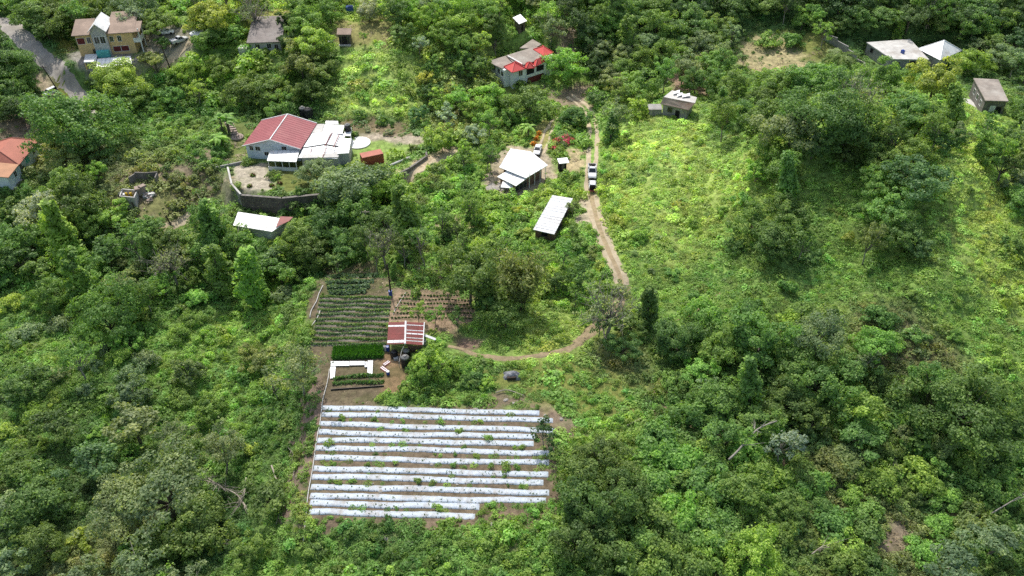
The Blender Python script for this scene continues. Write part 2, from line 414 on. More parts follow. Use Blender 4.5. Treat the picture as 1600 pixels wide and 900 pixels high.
LEAF_GAIN = 3.1
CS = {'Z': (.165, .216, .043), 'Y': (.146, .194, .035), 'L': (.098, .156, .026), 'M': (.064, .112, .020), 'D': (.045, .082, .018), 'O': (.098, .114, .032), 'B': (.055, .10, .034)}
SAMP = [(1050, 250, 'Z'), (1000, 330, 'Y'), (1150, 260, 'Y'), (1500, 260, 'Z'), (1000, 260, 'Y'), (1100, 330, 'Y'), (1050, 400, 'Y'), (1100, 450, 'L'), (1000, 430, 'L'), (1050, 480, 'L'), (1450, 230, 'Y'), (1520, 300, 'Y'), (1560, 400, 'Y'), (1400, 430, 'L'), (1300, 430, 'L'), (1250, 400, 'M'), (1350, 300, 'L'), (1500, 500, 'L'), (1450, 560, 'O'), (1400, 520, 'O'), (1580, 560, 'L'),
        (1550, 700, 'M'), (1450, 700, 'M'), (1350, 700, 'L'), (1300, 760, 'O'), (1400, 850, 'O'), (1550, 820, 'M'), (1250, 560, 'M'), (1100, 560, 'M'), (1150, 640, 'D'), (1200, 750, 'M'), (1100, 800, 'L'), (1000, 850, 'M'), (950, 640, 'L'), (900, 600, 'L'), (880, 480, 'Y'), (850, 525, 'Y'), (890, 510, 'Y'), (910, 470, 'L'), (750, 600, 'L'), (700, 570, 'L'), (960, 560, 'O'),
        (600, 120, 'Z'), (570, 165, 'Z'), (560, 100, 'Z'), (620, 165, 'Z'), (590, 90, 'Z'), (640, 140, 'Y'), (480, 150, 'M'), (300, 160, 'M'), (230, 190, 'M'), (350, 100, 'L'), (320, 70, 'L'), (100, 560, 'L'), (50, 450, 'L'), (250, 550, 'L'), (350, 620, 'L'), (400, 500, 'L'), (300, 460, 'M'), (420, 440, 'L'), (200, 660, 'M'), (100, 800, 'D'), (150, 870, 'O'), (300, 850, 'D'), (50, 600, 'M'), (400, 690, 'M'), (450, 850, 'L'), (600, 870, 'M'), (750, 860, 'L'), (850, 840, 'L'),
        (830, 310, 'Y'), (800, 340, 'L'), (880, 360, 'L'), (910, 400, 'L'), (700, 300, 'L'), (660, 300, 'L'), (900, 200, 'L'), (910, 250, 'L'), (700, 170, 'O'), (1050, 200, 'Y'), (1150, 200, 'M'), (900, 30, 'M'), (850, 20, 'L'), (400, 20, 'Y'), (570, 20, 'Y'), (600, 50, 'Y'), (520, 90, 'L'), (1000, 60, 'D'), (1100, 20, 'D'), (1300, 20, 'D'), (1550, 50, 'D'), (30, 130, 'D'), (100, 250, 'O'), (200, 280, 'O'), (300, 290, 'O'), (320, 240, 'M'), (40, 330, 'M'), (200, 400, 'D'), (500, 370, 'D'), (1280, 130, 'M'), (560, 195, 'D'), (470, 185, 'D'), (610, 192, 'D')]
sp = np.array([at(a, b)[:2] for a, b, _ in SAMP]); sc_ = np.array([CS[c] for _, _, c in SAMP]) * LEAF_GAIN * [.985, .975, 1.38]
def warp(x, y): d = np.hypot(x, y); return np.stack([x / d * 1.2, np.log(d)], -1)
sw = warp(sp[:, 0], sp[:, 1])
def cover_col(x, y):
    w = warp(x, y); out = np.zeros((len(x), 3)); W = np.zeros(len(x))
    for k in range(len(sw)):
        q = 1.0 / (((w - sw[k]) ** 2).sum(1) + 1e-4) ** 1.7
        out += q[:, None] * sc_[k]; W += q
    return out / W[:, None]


def axis(segs):
    out = []
    for a, b, s in segs: out += list(np.arange(a, b, s))
    out.append(segs[-1][1]); return np.array(out)
gx = axis([(-420, -190, 6), (-190, -120, 1.6), (-120, 120, 0.8), (120, 190, 1.6), (190, 420, 6)])
gy = axis([(15, 48, 3), (48, 205, 0.75), (205, 300, 1.2), (300, 460, 4), (460, 900, 12)])
GX, GY = np.meshgrid(gx, gy)
GZ = H(GX, GY)
nx, ny = len(gx), len(gy)
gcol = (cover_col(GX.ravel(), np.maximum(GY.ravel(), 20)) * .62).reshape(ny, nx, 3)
fx, fy = GX.ravel(), GY.ravel()
gc = gcol.reshape(-1, 3)
wobble = 1.3 * wav(fx, fy, 6, 21) + 0.6 * wav(fx, fy, 2.2, 22)
for poly, c, fe, _ in PATCH:
    a = np.array(poly); lo = a.min(0) - fe * 2 - 3; hi = a.max(0) + fe * 2 + 3
    sel = np.where((fx > lo[0]) & (fx < hi[0]) & (fy > lo[1]) & (fy < hi[1]))[0]
    if not len(sel): continue
    d = poly_sd(poly, fx[sel], fy[sel]) + wobble[sel] * min(fe * 0.6, 1.5)
    w = (1 - sstep(-fe * 0.5, fe * 0.6, d))[:, None]
    gc[sel] = gc[sel] * (1 - w) + np.array(c) * w

def cover_keep(x, y):
    k = np.ones_like(x)
    wb = 1.3 * wav(x, y, 6, 21) + 0.6 * wav(x, y, 2.2, 22)
    for poly, c, fe, keep in PATCH:
        a = np.array(poly); lo = a.min(0) - fe * 2; hi = a.max(0) + fe * 2
        sel = np.where((x > lo[0]) & (x < hi[0]) & (y > lo[1]) & (y < hi[1]))[0]
        if not len(sel): continue
        d = poly_sd(poly, x[sel], y[sel]) + wb[sel] * min(fe * 0.6, 1.5)
        w = 1 - sstep(-fe * 0.5, fe * 0.6, d)
        k[sel] = k[sel] * (1 - w) + keep * w
    return k

me = bpy.data.meshes.new('terrain')
vs = np.stack([fx, fy, GZ.ravel()], 1)
i = np.arange((ny - 1) * (nx - 1)); r = i // (nx - 1); c = i % (nx - 1)
q = r * nx + c
faces = np.stack([q, q + 1, q + nx + 1, q + nx], 1)
def np_mesh(me, vs, faces):
    me.vertices.add(len(vs)); me.vertices.foreach_set('co', np.ascontiguousarray(vs, dtype=np.float32).ravel())
    k = faces.shape[1]
    me.loops.add(faces.size); me.loops.foreach_set('vertex_index', faces.astype(np.int32).ravel())
    me.polygons.add(len(faces)); me.polygons.foreach_set('loop_start', (np.arange(len(faces)) * k).astype(np.int32))
    me.update(calc_edges=True); me.validate()
np_mesh(me, vs, faces)
me.polygons.foreach_set('use_smooth', [True] * len(faces))
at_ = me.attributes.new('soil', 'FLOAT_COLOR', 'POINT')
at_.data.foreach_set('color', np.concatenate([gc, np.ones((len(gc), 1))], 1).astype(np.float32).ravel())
m, nt, b, out = nodes('ground')
N = nt.nodes.new; L = nt.links.new
a = N('ShaderNodeAttribute'); a.attribute_name = 'soil'
tc = N('ShaderNodeTexCoord')
n1 = N('ShaderNodeTexNoise'); n1.inputs['Scale'].default_value = 0.9; n1.inputs['Detail'].default_value = 10; n1.inputs['Roughness'].default_value = 0.75; L(tc.outputs['Object'], n1.inputs['Vector'])
r1 = N('ShaderNodeMapRange'); r1.inputs['From Min'].default_value = .28; r1.inputs['From Max'].default_value = .72; r1.inputs['To Min'].default_value = .3; r1.inputs['To Max'].default_value = 1.7; L(n1.outputs['Fac'], r1.inputs['Value'])
mu = N('ShaderNodeMix'); mu.data_type = 'RGBA'; mu.blend_type = 'MULTIPLY'; mu.inputs['Factor'].default_value = 1; L(a.outputs['Color'], mu.inputs['A']); L(r1.outputs[0], mu.inputs['B'])
# scattered straw, chips and pebbles
v1 = N('ShaderNodeTexVoronoi'); v1.inputs['Scale'].default_value = 1.7; L(tc.outputs['Object'], v1.inputs['Vector'])
r2 = N('ShaderNodeMapRange'); r2.inputs['From Min'].default_value = .16; r2.inputs['From Max'].default_value = .08; r2.inputs['To Max'].default_value = 0.55; L(v1.outputs['Distance'], r2.inputs['Value'])
mx = N('ShaderNodeMix'); mx.data_type = 'RGBA'; mx.blend_type = 'ADD'; L(r2.outputs[0], mx.inputs['Factor']); L(mu.outputs['Result'], mx.inputs['A']); mx.inputs['B'].default_value = (.13, .115, .09, 1)
n2 = N('ShaderNodeTexNoise'); n2.inputs['Scale'].default_value = 0.22; n2.inputs['Detail'].default_value = 5; L(tc.outputs['Object'], n2.inputs['Vector'])
r3 = N('ShaderNodeMapRange'); r3.inputs['From Min'].default_value = .5; r3.inputs['From Max'].default_value = .68; r3.inputs['To Max'].default_value = 0.5; L(n2.outputs['Fac'], r3.inputs['Value'])
m3 = N('ShaderNodeMix'); m3.data_type = 'RGBA'; L(r3.outputs[0], m3.inputs['Factor']); L(mx.outputs['Result'], m3.inputs['A']); m3.inputs['B'].default_value = (.085, .10, .035, 1)
L(m3.outputs['Result'], b.inputs['Base Color'])
b.inputs['Roughness'].default_value = 0.95; b.inputs['Specular IOR Level'].default_value = 0.15
bp = N('ShaderNodeBump'); bp.inputs['Strength'].default_value = 0.9; bp.inputs['Distance'].default_value = 0.18; L(n1.outputs['Fac'], bp.inputs['Height']); L(bp.outputs[0], b.inputs['Normal'])
me.materials.append(m)
terrain = bpy.data.objects.new('terrain', me); COL.objects.link(terrain); tag(terrain, kind='structure')

# height of the terrain MESH (linear in each cell), used to lay things on it
def HM(x, y):
    x = np.asarray(x, float); y = np.asarray(y, float)
    ix = np.clip(np.searchsorted(gx, x) - 1, 0, nx - 2); iy = np.clip(np.searchsorted(gy, y) - 1, 0, ny - 2)
    u = np.clip((x - gx[ix]) / (gx[ix + 1] - gx[ix]), 0, 1); v = np.clip((y - gy[iy]) / (gy[iy + 1] - gy[iy]), 0, 1)
    return (GZ[iy, ix] * (1 - u) + GZ[iy, ix + 1] * u) * (1 - v) + (GZ[iy + 1, ix] * (1 - u) + GZ[iy + 1, ix + 1] * u) * v
def gz(x, y): return float(HM(np.array([x]), np.array([y]))[0])

# ------------------------------------------------------------------ roads and tracks: sheets that follow the terrain
NOCOVER = []   # (polyline, half width) kept free of plants
def strip(name, pts, width, material, lift=0.05, wob=0.25, seed=1, off=0.0, keep=1.0):
    r = np.random.default_rng(seed)
    c = rough_line([(*p, 0) for p in pts], 0.7)[:, :2]
    t = np.gradient(c, axis=0); t /= np.linalg.norm(t, axis=1)[:, None]
    nrm = np.stack([-t[:, 1], t[:, 0]], 1)
    c = c + nrm * off
    w = width if hasattr(width, '__len__') else (width, width)
    ww = np.linspace(w[0], w[1], len(c)) / 2
    s = np.arange(len(c))
    k = 7
    rows = []
    for j in range(k):
        f = j / (k - 1) * 2 - 1
        e = wob * (np.convolve(r.normal(0, 1, len(c) + 6), np.ones(4) / 2, 'same')[3:-3]) * abs(f) ** 3
        q = c + nrm * (f * ww + e)[:, None]
        edge = -0.09 if j in (0, k - 1) else 0.0
        rows.append(np.column_stack([q, HM(q[:, 0], q[:, 1]) + lift + edge]))
    v = np.stack(rows, 1).reshape(-1, 3)
    n = len(c)
    fs = [(a * k + j, (a + 1) * k + j, (a + 1) * k + j + 1, a * k + j + 1) for a in range(n - 1) for j in range(k - 1)]
    mb = MB().add(v, fs)
    o = mb.build(name, material, smooth=True)
    if o.data.polygons[len(fs) // 2].normal.z < 0: o.data.flip_normals()
    tag(o, kind='structure')
    if keep: NOCOVER.append((c, (max(w)) / 2 * keep))
    return o

main_track = xy([(972, 446), (966, 425), (955, 402), (944, 375), (934, 348), (927, 322), (923, 300), (923, 278), (925, 255), (926, 232), (927, 208), (924, 188), (918, 172), (905, 160), (890, 150)])
strip('dirt_track', main_track, (1.35, 1.0), 'track_dirt', 0.07, 0.14, 3, off=0.9)
strip('dirt_track', main_track, (1.35, 1.0), 'track_dirt', 0.07, 0.14, 4, off=-0.9)
strip('dirt_track', main_track[:7], 2.4, 'path_dirt', 0.055, 0.3, 44, keep=0.9)
lower_track = xy([(972, 446), (968, 470), (958, 492), (936, 505), (918, 522), (900, 538)])
strip('dirt_path', lower_track, (3.4, 1.8), 'path_dirt', 0.06, 0.4, 5, keep=0.9)
strip('dirt_path', xy([(905, 535), (880, 547), (850, 555), (815, 559), (780, 560), (750, 556), (722, 546), (700, 541)]), (1.5, 0.9), 'path_dirt', 0.06, 0.25, 6, keep=1.3)
strip('dirt_path', xy([(1032, 502), (1060, 500), (1085, 490), (1105, 470), (1125, 458)]), 0.4, 'path_dirt', 0.05, 0.15, 8, keep=0)
strip('road', xy([(-70, -20), (-20, 22), (8, 36), (45, 68), (80, 100), (105, 125), (122, 148), (134, 170), (138, 190)]), (4.7, 4.2), 'road_concrete', 0.08, 0.35, 10, keep=1.1)
strip('dirt_path', xy([(238, 362), (262, 354), (288, 344), (300, 335)]), 2.6, 'track_dirt', 0.06, 0.3, 12)
strip('dirt_path', xy([(640, 280), (660, 265), (690, 248), (730, 232)]), 2.6, 'track_dirt', 0.06, 0.4, 13, keep=0.9)
strip('dirt_path', xy([(255, 110), (262, 98), (282, 82), (300, 60), (318, 40), (345, 28)]), 2.4, 'track_dirt', 0.07, 0.3, 14)
strip('dirt_path', xy([(845, 240), (852, 222), (858, 205), (868, 190), (880, 176)]), 0.7, 'track_dirt', 0.06, 0.3, 15, off=0.8)
strip('dirt_path', xy([(845, 240), (852, 222), (858, 205), (868, 190), (880, 176)]), 0.7, 'track_dirt', 0.06, 0.3, 16, off=-0.8)

# ------------------------------------------------------------------ buildings
FOOT = []      # footprints kept free of plants
def foot(pts, grow=0.6): FOOT.append(([tuple(p[:2]) for p in pts], grow))

def quad(pxs, z):
    if not hasattr(z, '__len__'): z = [z] * len(pxs)
    return [P(a, b, zz) for (a, b), zz in zip(pxs, z)]

def inset(pts, d):
    c = np.mean([np.array(p) for p in pts], 0)
    out = []
    for p in pts:
        p = np.array(p, float); v = c - p; v[2] = 0; l = np.linalg.norm(v)
        out.append(p + v / l * min(d, l * 0.6))
    return out

def parallelogram(a, b, c):
    """three roof corners FL, FR, BL -> four, squared up"""
    a, b, c = (np.array(q, float) for q in (a, b, c))
    u = b - a; u[2] = 0; W = np.linalg.norm(u); u /= W
    v = np.array([-u[1], u[0], 0.0]); D = float(np.dot(c - a, v))
    return a, u, v, W, D

def slab_part(name, parent, pts, th, material):
    ob = MB().slab(pts, th).build(name, material, parent)
    if 'roof' in name and material in ('white_roof', 'zinc_roof') and len(pts) == 4:
        a, b, c, d = [np.array(q, float) for q in pts]; up = np.array([0, 0, .015]); mb = MB()
        if np.linalg.norm(b - a) < np.linalg.norm(d - a): a, b, c, d = b, c, d, a     # ribs run the short way
        n = int(np.linalg.norm(b - a) / 1.0)
        for k in range(1, n): mb.tube([a + (b - a) * k / n + up, d + (c - d) * k / n + up], .045, 4)
        if n > 1: mb.build('seams', 'seam_grey', ob)
    return ob

def walls(parent, pts, zbot, material, name='wall', top_drop=0.0):
    top = [(p[0], p[1], p[2] - top_drop) for p in pts]; bot = [(p[0], p[1], zbot) for p in pts]
    foot(pts)
    return MB().prism(top, bot).build(name, material, parent)

def opening(parent, a, b, t, z, w, h, frame='white_paint', fill='glass_dark', name='window', proud=0.06, fw=0.08, bars=1):
    """window or door on the wall from a to b (2-D), at fraction t, sill height z"""
    a = np.array(a[:2], float); b = np.array(b[:2], float)
    u = b - a; l = np.linalg.norm(u); u /= l; n = np.array([u[1], -u[0]])
    c = a + u * (t * l)
    rz = math.atan2(u[1], u[0])
    f = MB()
    def bar(dx, dz, sx, sz):
        q = c + u * dx + n * (proud * 0.5); f.box((q[0], q[1], z + dz), (sx, proud, sz), rz)
    bar(-w / 2, h / 2, fw, h + fw); bar(w / 2, h / 2, fw, h + fw); bar(0, h, w - fw, fw); bar(0, 0, w - fw, fw)
    for k in range(bars):
        bar(-w / 2 + w * (k + 1) / (bars + 1), h / 2, fw * 0.5, h - fw)
    fo = f.build(name, frame, parent)
    q = c + n * 0.012
    MB().box((q[0], q[1], z + h / 2), (w - 0.02, 0.02, h - 0.02), rz).build('pane' if name == 'window' else 'panel', fill, fo)
    return fo

def gable_roof(parent, o, u, v, W, D, z, rise, material, along='v', over=0.5, th=0.14, trim=None, ridge_t=0.5):
    """along='v': the ridge runs front to back"""
    def pt(s, t, zz): return o + u * s + v * t + np.array([0, 0, zz - o[2]])
    r = []
    if along == 'v':
        s0, s1, sm, t0, t1 = -over, W + over, W * ridge_t, -over, D + over
        drop = rise * over / (W * .5)
        r.append([pt(s0, t0, z - drop), pt(sm, t0, z + rise), pt(sm, t1, z + rise), pt(s0, t1, z - drop)])
        r.append([pt(sm, t0, z + rise), pt(s1, t0, z - drop), pt(s1, t1, z - drop), pt(sm, t1, z + rise)])
        rid = (pt(sm, t0, z + rise), pt(sm, t1, z + rise))
    else:
        s0, s1, tm, t0, t1 = -over, W + over, D * ridge_t, -over, D + over
        drop = rise * over / (D * .5)
        r.append([pt(s0, t0, z - drop), pt(s1, t0, z - drop), pt(s1, tm, z + rise), pt(s0, tm, z + rise)])
        r.append([pt(s0, tm, z + rise), pt(s1, tm, z + rise), pt(s1, t1, z - drop), pt(s0, t1, z - drop)])
        rid = (pt(s0, tm, z + rise), pt(s1, tm, z + rise))
    mb = MB()
    for p in r: mb.slab(p, th)
    ro = mb.build('roof', material, parent)
    # standing seams of the sheet metal
    sm_ = MB()
    for p in r:
        a, b, c, d = p
        if along == 'v': p0, p1, q0, q1 = a, d, b, c
        else: p0, p1, q0, q1 = a, b, d, c
        n = int(np.linalg.norm(p1 - p0) / 0.9)
        for k in range(1, n):
            f = k / n; e0 = p0 + (p1 - p0) * f + np.array([0, 0, 0.02]); e1 = q0 + (q1 - q0) * f + np.array([0, 0, 0.02])
            sm_.tube([e0, e1], 0.03, 4)
    sm_.build('seams', material, ro)
    if trim:
        t = MB()
        up = np.array([0, 0, 0.05])
        t.tube([rid[0] + up, rid[1] + up], 0.16, 6)
        for p in r:
            a, b, c, d = p
            if along == 'v': t.tube([a + up, b + up], 0.13, 5); t.tube([c + up, d + up], 0.13, 5)
            else: t.tube([b + up, c + up], 0.13, 5); t.tube([d + up, a + up], 0.13, 5)
        t.build('trim', trim, ro)
    return ro

def gable_ends(parent, o, u, v, W, D, z, rise, material):
    def pt(s, t, zz): return o + u * s + v * t + np.array([0, 0, zz - o[2]])
    for t in (0.02, D - 0.22):
        a = [pt(0.05, t, z), pt(W - 0.05, t, z), pt(W / 2, t, z + rise * 0.93)]
        b = [q + v * 0.2 for q in a]
        MB().add(a + b, [(0, 1, 2), (5, 4, 3), (0, 3, 4, 1), (1, 4, 5, 2), (2, 5, 3, 0)]).build('gable', material, parent)

def hip_roof(parent, corners, z, rise, material, th=0.12, ridge=0.0, trim=None, name='roof'):
    """corners: four 3-D points (FL, FR, BR, BL); pyramid, or short ridge along the front"""
    c = [np.array([p[0], p[1], z]) for p in corners]
    m = sum(c) / 4
    u = (c[1] - c[0]); l = np.linalg.norm(u); u = u / l
    a = m - u * l * ridge / 2 + np.array([0, 0, rise]); b = m + u * l * ridge / 2 + np.array([0, 0, rise])
    mb = MB()
    if ridge <= 0:
        low = [q - np.array([0, 0, th]) for q in c]
        mb.add(c + [a] + low, [(0, 1, 4), (1, 2, 4), (2, 3, 4), (3, 0, 4), (0, 5, 6, 1), (1, 6, 7, 2), (2, 7, 8, 3), (3, 8, 5, 0), (8, 7, 6, 5)])
    else:
        low = [q - np.array([0, 0, th]) for q in c]
        mb.add(c + [a, b] + low, [(0, 1, 5, 4), (1, 2, 5), (2, 3, 4, 5), (3, 0, 4), (0, 6, 7, 1), (1, 7, 8, 2), (2, 8, 9, 3), (3, 9, 6, 0), (9, 8, 7, 6)])
    ro = mb.build(name, material, parent)
    if trim:
        t = MB()
        for i, q in enumerate(c):
            top = a if i in (0, 3) else b
            t.tube([q + np.array([0, 0, .04]), top + np.array([0, 0, .04])], 0.11, 5)
        t.build('ridge_cap', trim, ro)
    return ro

def zat(px, py): return float(at(px, py)[2])

def tank(loc, r, h, label, group=None, top='black_plastic', body='black_plastic', name='water_tank'):
    t = empty(name, loc, label, 'water tank', group)
    prof = [(r * .97, 0), (r, .05)]
    for k in range(5):
        z0 = .1 + k * (h * .78) / 5; z1 = z0 + h * .78 / 5
        prof += [(r, z0), (r, z1 - .12), (r * .965, z1 - .08), (r * .965, z1 - .03)]
    MB().lathe(loc, prof + [(r * .99, h * .84)], 20).build('body', body, t, smooth=False)
    MB().lathe((loc[0], loc[1], loc[2] + h * .84 + .003), [(r * .985, 0), (r * .8, h * .09), (r * .34, h * .15), (r * .32, h * .155)], 20).build('dome', top, t, smooth=True)
    MB().lathe((loc[0], loc[1], loc[2] + h * .997), [(r * .36, 0), (r * .36, .09), (r * .3, .13), (.02, .14)], 16).build('lid', top, t)
    return t
# ================= pink-roofed house with its white annexe
z0 = 0.0; ZE = 3.7
o, u, v, W, D = parallelogram(P(379, 227, ZE), P(469, 232, ZE), P(399, 187, ZE))
house = empty('house', (*(o + u * W / 2 + v * D / 2)[:2], z0), 'white house under a ribbed pink gable roof with patchwork white annexe roofs', 'house')
o = o + u * 0.5 + v * 0.5; W -= 1.0; D -= 1.0
base = [o, o + u * W, o + u * W + v * D, o + v * D]
walls(house, base, -1.5, 'blue_white_wall')
gable_ends(house, o, u, v, W, D, ZE, 1.9, 'blue_white_wall')
gable_roof(house, o, u, v, W, D, ZE, 1.9, 'pink_roof', 'v', 0.6, trim='white_paint')
for t_, z_, w_, h_ in ((.10, 2.2, .9, 1.2), (.22, 2.2, 1.2, 1.1), (.72, 2.4, 1.2, 1.3), (.37, 1.0, 1.1, 1.0), (.49, .9, 1.1, 1.0)):
    opening(house, base[0], base[1], t_, z_, w_, h_)
opening(house, base[0], base[1], .60, 0.0, 1.1, 2.1, name='door', fill='wood_dark')
for t_ in (.2, .5, .8): opening(house, base[3], base[0], t_, 1.2, 1.2, 1.2)
porch = quad([(417, 251), (463, 253), (468, 234), (422, 235)], [2.5, 2.5, 3.1, 3.1])
slab_part('porch_roof', house, porch, 0.15, 'zinc_roof'); foot(porch)
for k in range(5):
    q = porch[0] + (porch[1] - porch[0]) * (0.03 + .94 * k / 4); MB().box((q[0], q[1] + .15, 1.15), (.14, .14, 2.4)).build('porch_post', 'white_paint', house)
q0, q1 = porch[0], porch[1]
MB().box(((q0 + q1) / 2)[:2].tolist() + [.45], (np.linalg.norm(q1 - q0), .15, .9), math.atan2(q1[1] - q0[1], q1[0] - q0[0])).build('porch_parapet', 'white_paint', house)
ann = quad([(467, 247), (530, 246), (548, 216), (488, 202)], 3.0)
walls(house, inset(ann, 0.7), -1, 'concrete_pale', 'annexe_wall', 0.25)
slab_part('annexe_roof', house, quad([(474, 230), (509, 224.5), (518, 204.5), (487, 208.5)], [3.2, 3.5, 3.5, 3.2]), .1, 'white_roof')
slab_part('annexe_roof', house, quad([(509.5, 225), (534, 229), (540, 209), (519, 204.5)], [3.5, 3.0, 3.0, 3.5]), .1, 'zinc_roof')
slab_part('annexe_roof', house, quad([(466, 246.5), (500, 247.5), (507, 227), (474, 232)], [2.5, 2.5, 3.3, 3.1]), .1, 'white_roof')
slab_part('annexe_roof', house, quad([(500.5, 247.5), (527, 248), (531, 231), (507.5, 227)], [2.5, 2.5, 2.9, 3.3]), .1, 'zinc_roof')
slab_part('annexe_roof', house, quad([(484, 207), (503, 208), (507, 193.5), (486, 194)], 3.3), .12, 'concrete_pale')
slab_part('annexe_roof', house, quad([(503.5, 208), (535, 209), (538, 195.5), (507.5, 194)], 3.45), .12, 'white_roof')
slab_part('annexe_roof', house, quad([(508, 193), (529, 194), (528, 189), (509, 188.5)], 3.4), .12, 'white_roof')
mb = MB()
for a_, b_ in (((508, 228), (519, 207)), ((521, 230), (530, 210))):
    p_, q_ = quad([a_, b_], 3.66); mb.tube([p_, q_], .09, 4)
for a_, b_ in (((485, 239), (488, 231)), ((504, 246), (510, 231))):
    p_, q_ = quad([a_, b_], [2.8, 3.4]); mb.tube([p_, q_], .08, 4)
mb.build('roof_stripe', 'red_zinc', house)
blk = quad([(527, 240), (545, 239), (549, 216.5), (531, 216)], 3.1)
slab_part('annexe_roof', house, blk, .16, 'white_roof'); walls(house, inset(blk, .25), -1, 'concrete_pale', 'annexe_wall', .16)
st = quad([(537, 212), (548, 212), (549, 199), (540, 199)], 2.6)
slab_part('tank_stand', house, st, .2, 'white_paint')
for q in inset(st, .2): MB().box((q[0], q[1], 1.1), (.25, .25, 2.58)).build('stand_post', 'white_paint', house)
c = np.mean(st, 0); tank((c[0], c[1] + .4, 2.605), .8, 1.9, 'black water tank with grey dome on a white stand at the end of the annexe', top='grey_plastic')
b1 = at(480, 196); b2 = at(470, 195)
tank((b1[0], b1[1] + 3.0, gz(b1[0], b1[1] + 3.0)), 1.25, 3.4, 'tall black water tank behind the pink roof, without a pale dome', None)
tank((b2[0] + .2, b2[1] + 3.2, gz(b2[0], b2[1] + 3.0)), .95, 3.5, 'black water tank with pale dome right behind the ridge of the pink roof', None, top='grey_plastic')

# red shipping container
zc = 0.0
a_, u_, v_, W_, D_ = parallelogram(P(599, 241, 2.4), P(599.5, 241, 2.4), P(565, 246, 2.4))
pR = P(599, 240, 2.5); pL = P(566, 247, 2.5); pB = P(592, 236, 2.5)
ux = (pR - pL); ux[2] = 0; Lc = np.linalg.norm(ux); ux /= Lc; vy = np.array([-ux[1], ux[0], 0])
cont = empty('shipping_container', (*((pR + pL) / 2)[:2], 0), 'rusty orange red shipping container on the lawn behind the big tree', 'container')
cc = (pL + pR) / 2 + vy * 1.2; rz = math.atan2(ux[1], ux[0])
foot([pL, pR, pR + vy * 2.4, pL + vy * 2.4])
mb = MB(); mb.box((cc[0], cc[1], 1.25), (Lc - .1, 2.34, 2.4), rz)
n = int(Lc / .3)
for k in range(n):
    for s in (-1, 1):
        q = cc + ux * (-Lc / 2 + .2 + k * .3) + vy * s * 1.185; mb.box((q[0], q[1], 1.25), (.14, .05, 2.2), rz)
mb.build('body', 'container_red', cont)
slab_part('top', cont, [np.array([*(cc + ux * sx * Lc / 2 + vy * sy * 1.22)[:2], 2.55]) for sx, sy in ((-1, -1), (1, -1), (1, 1), (-1, 1))], .09, 'salmon_roof')
for s in (-1, 1):
    q = cc + ux * (Lc / 2) + vy * s * .6; MB().box((q[0], q[1], 1.25), (.06, 1.1, 2.2), rz).build('door', 'container_red', cont)

# retaining walls of the pink-roofed house
def wall_run(name, pts, ztop, th, material, label, cat='wall', zb=-8.0, cap=None):
    e = empty(name, (*pts[0][:2], ztop[0] if hasattr(ztop, '__len__') else ztop), label, cat)
    mb = MB(); cp = MB()
    for i in range(len(pts) - 1):
        a = np.array(pts[i][:2]); b = np.array(pts[i + 1][:2]); d = b - a; l = np.linalg.norm(d)
        za = ztop if not hasattr(ztop, '__len__') else (ztop[i] + ztop[i + 1]) / 2
        lo = min(gz(*a), gz(*b), gz(*((a + b) / 2))) - 1.5 if zb is None else zb
        mb.box(((a + b)[0] / 2, (a + b)[1] / 2, (za + lo) / 2), (l + th * .5, th, za - lo), math.atan2(d[1], d[0]))
        if cap: cp.box(((a + b)[0] / 2, (a + b)[1] / 2, za + .06), (l + th * .5, th + .12, .12), math.atan2(d[1], d[0]))
    mb.build('wall', material, e)
    if cap: cp.build('coping', cap, e)
    return e
A_ = [P(362, 288, .3), P(376, 305, .3), P(440, 310, .3), P(500, 304, .3), P(560, 294, .3)]
wall_run('retaining_wall', A_[1:], .35, .5, 'stone_dark', 'tall dark stone retaining wall under the pebble yard of the pink-roofed house', cap='block_wall')
wall_run('garden_wall', [P(356, 262, .5), P(362, 288, .5), P(376, 304, .5)], .6, .3, 'concrete_grey', 'grey concrete wall down the left edge of the pebble yard', cap='concrete_pale')
wall_run('garden_wall', [P(339, 262, .4), P(358, 258, .4), P(386, 252, .4)], .7, .3, 'concrete_grey', 'short grey wall running from the left corner of the pink-roofed house', zb=-4)
wall_run('retaining_wall', [P(604, 281, .5), P(640, 263, .5), P(667, 244, .5), P(664, 232, .5)], .7, .45, 'block_wall', 'brown block retaining wall between the lawn and the dirt lane', cap=None)
bar_ = quad([(601, 262), (640, 246)], .35)
tag(MB().tube([bar_[0], bar_[1]], .3, 8).build('concrete_pipe', 'concrete_pale', origin=bar_[0]), 'long white pipe lying on the lawn beside the red container', 'pipe')
q = P(643, 243, 0); tag(MB().box((q[0], q[1], 1.2), (.18, .18, 2.6)).build('fence_post', 'wood_dark', origin=q), 'single dark post at the edge of the lawn above the block wall', 'post')
q = P(560, 224, 0); mb = MB().lathe((q[0], q[1], 0.02), [(3.0, 0), (3.0, .25), (2.8, .3), (.1, .3)], 28)
tag(mb.build('concrete_slab', 'white_paint', origin=q), 'round white concrete slab on the lawn beside the annexe', 'slab')
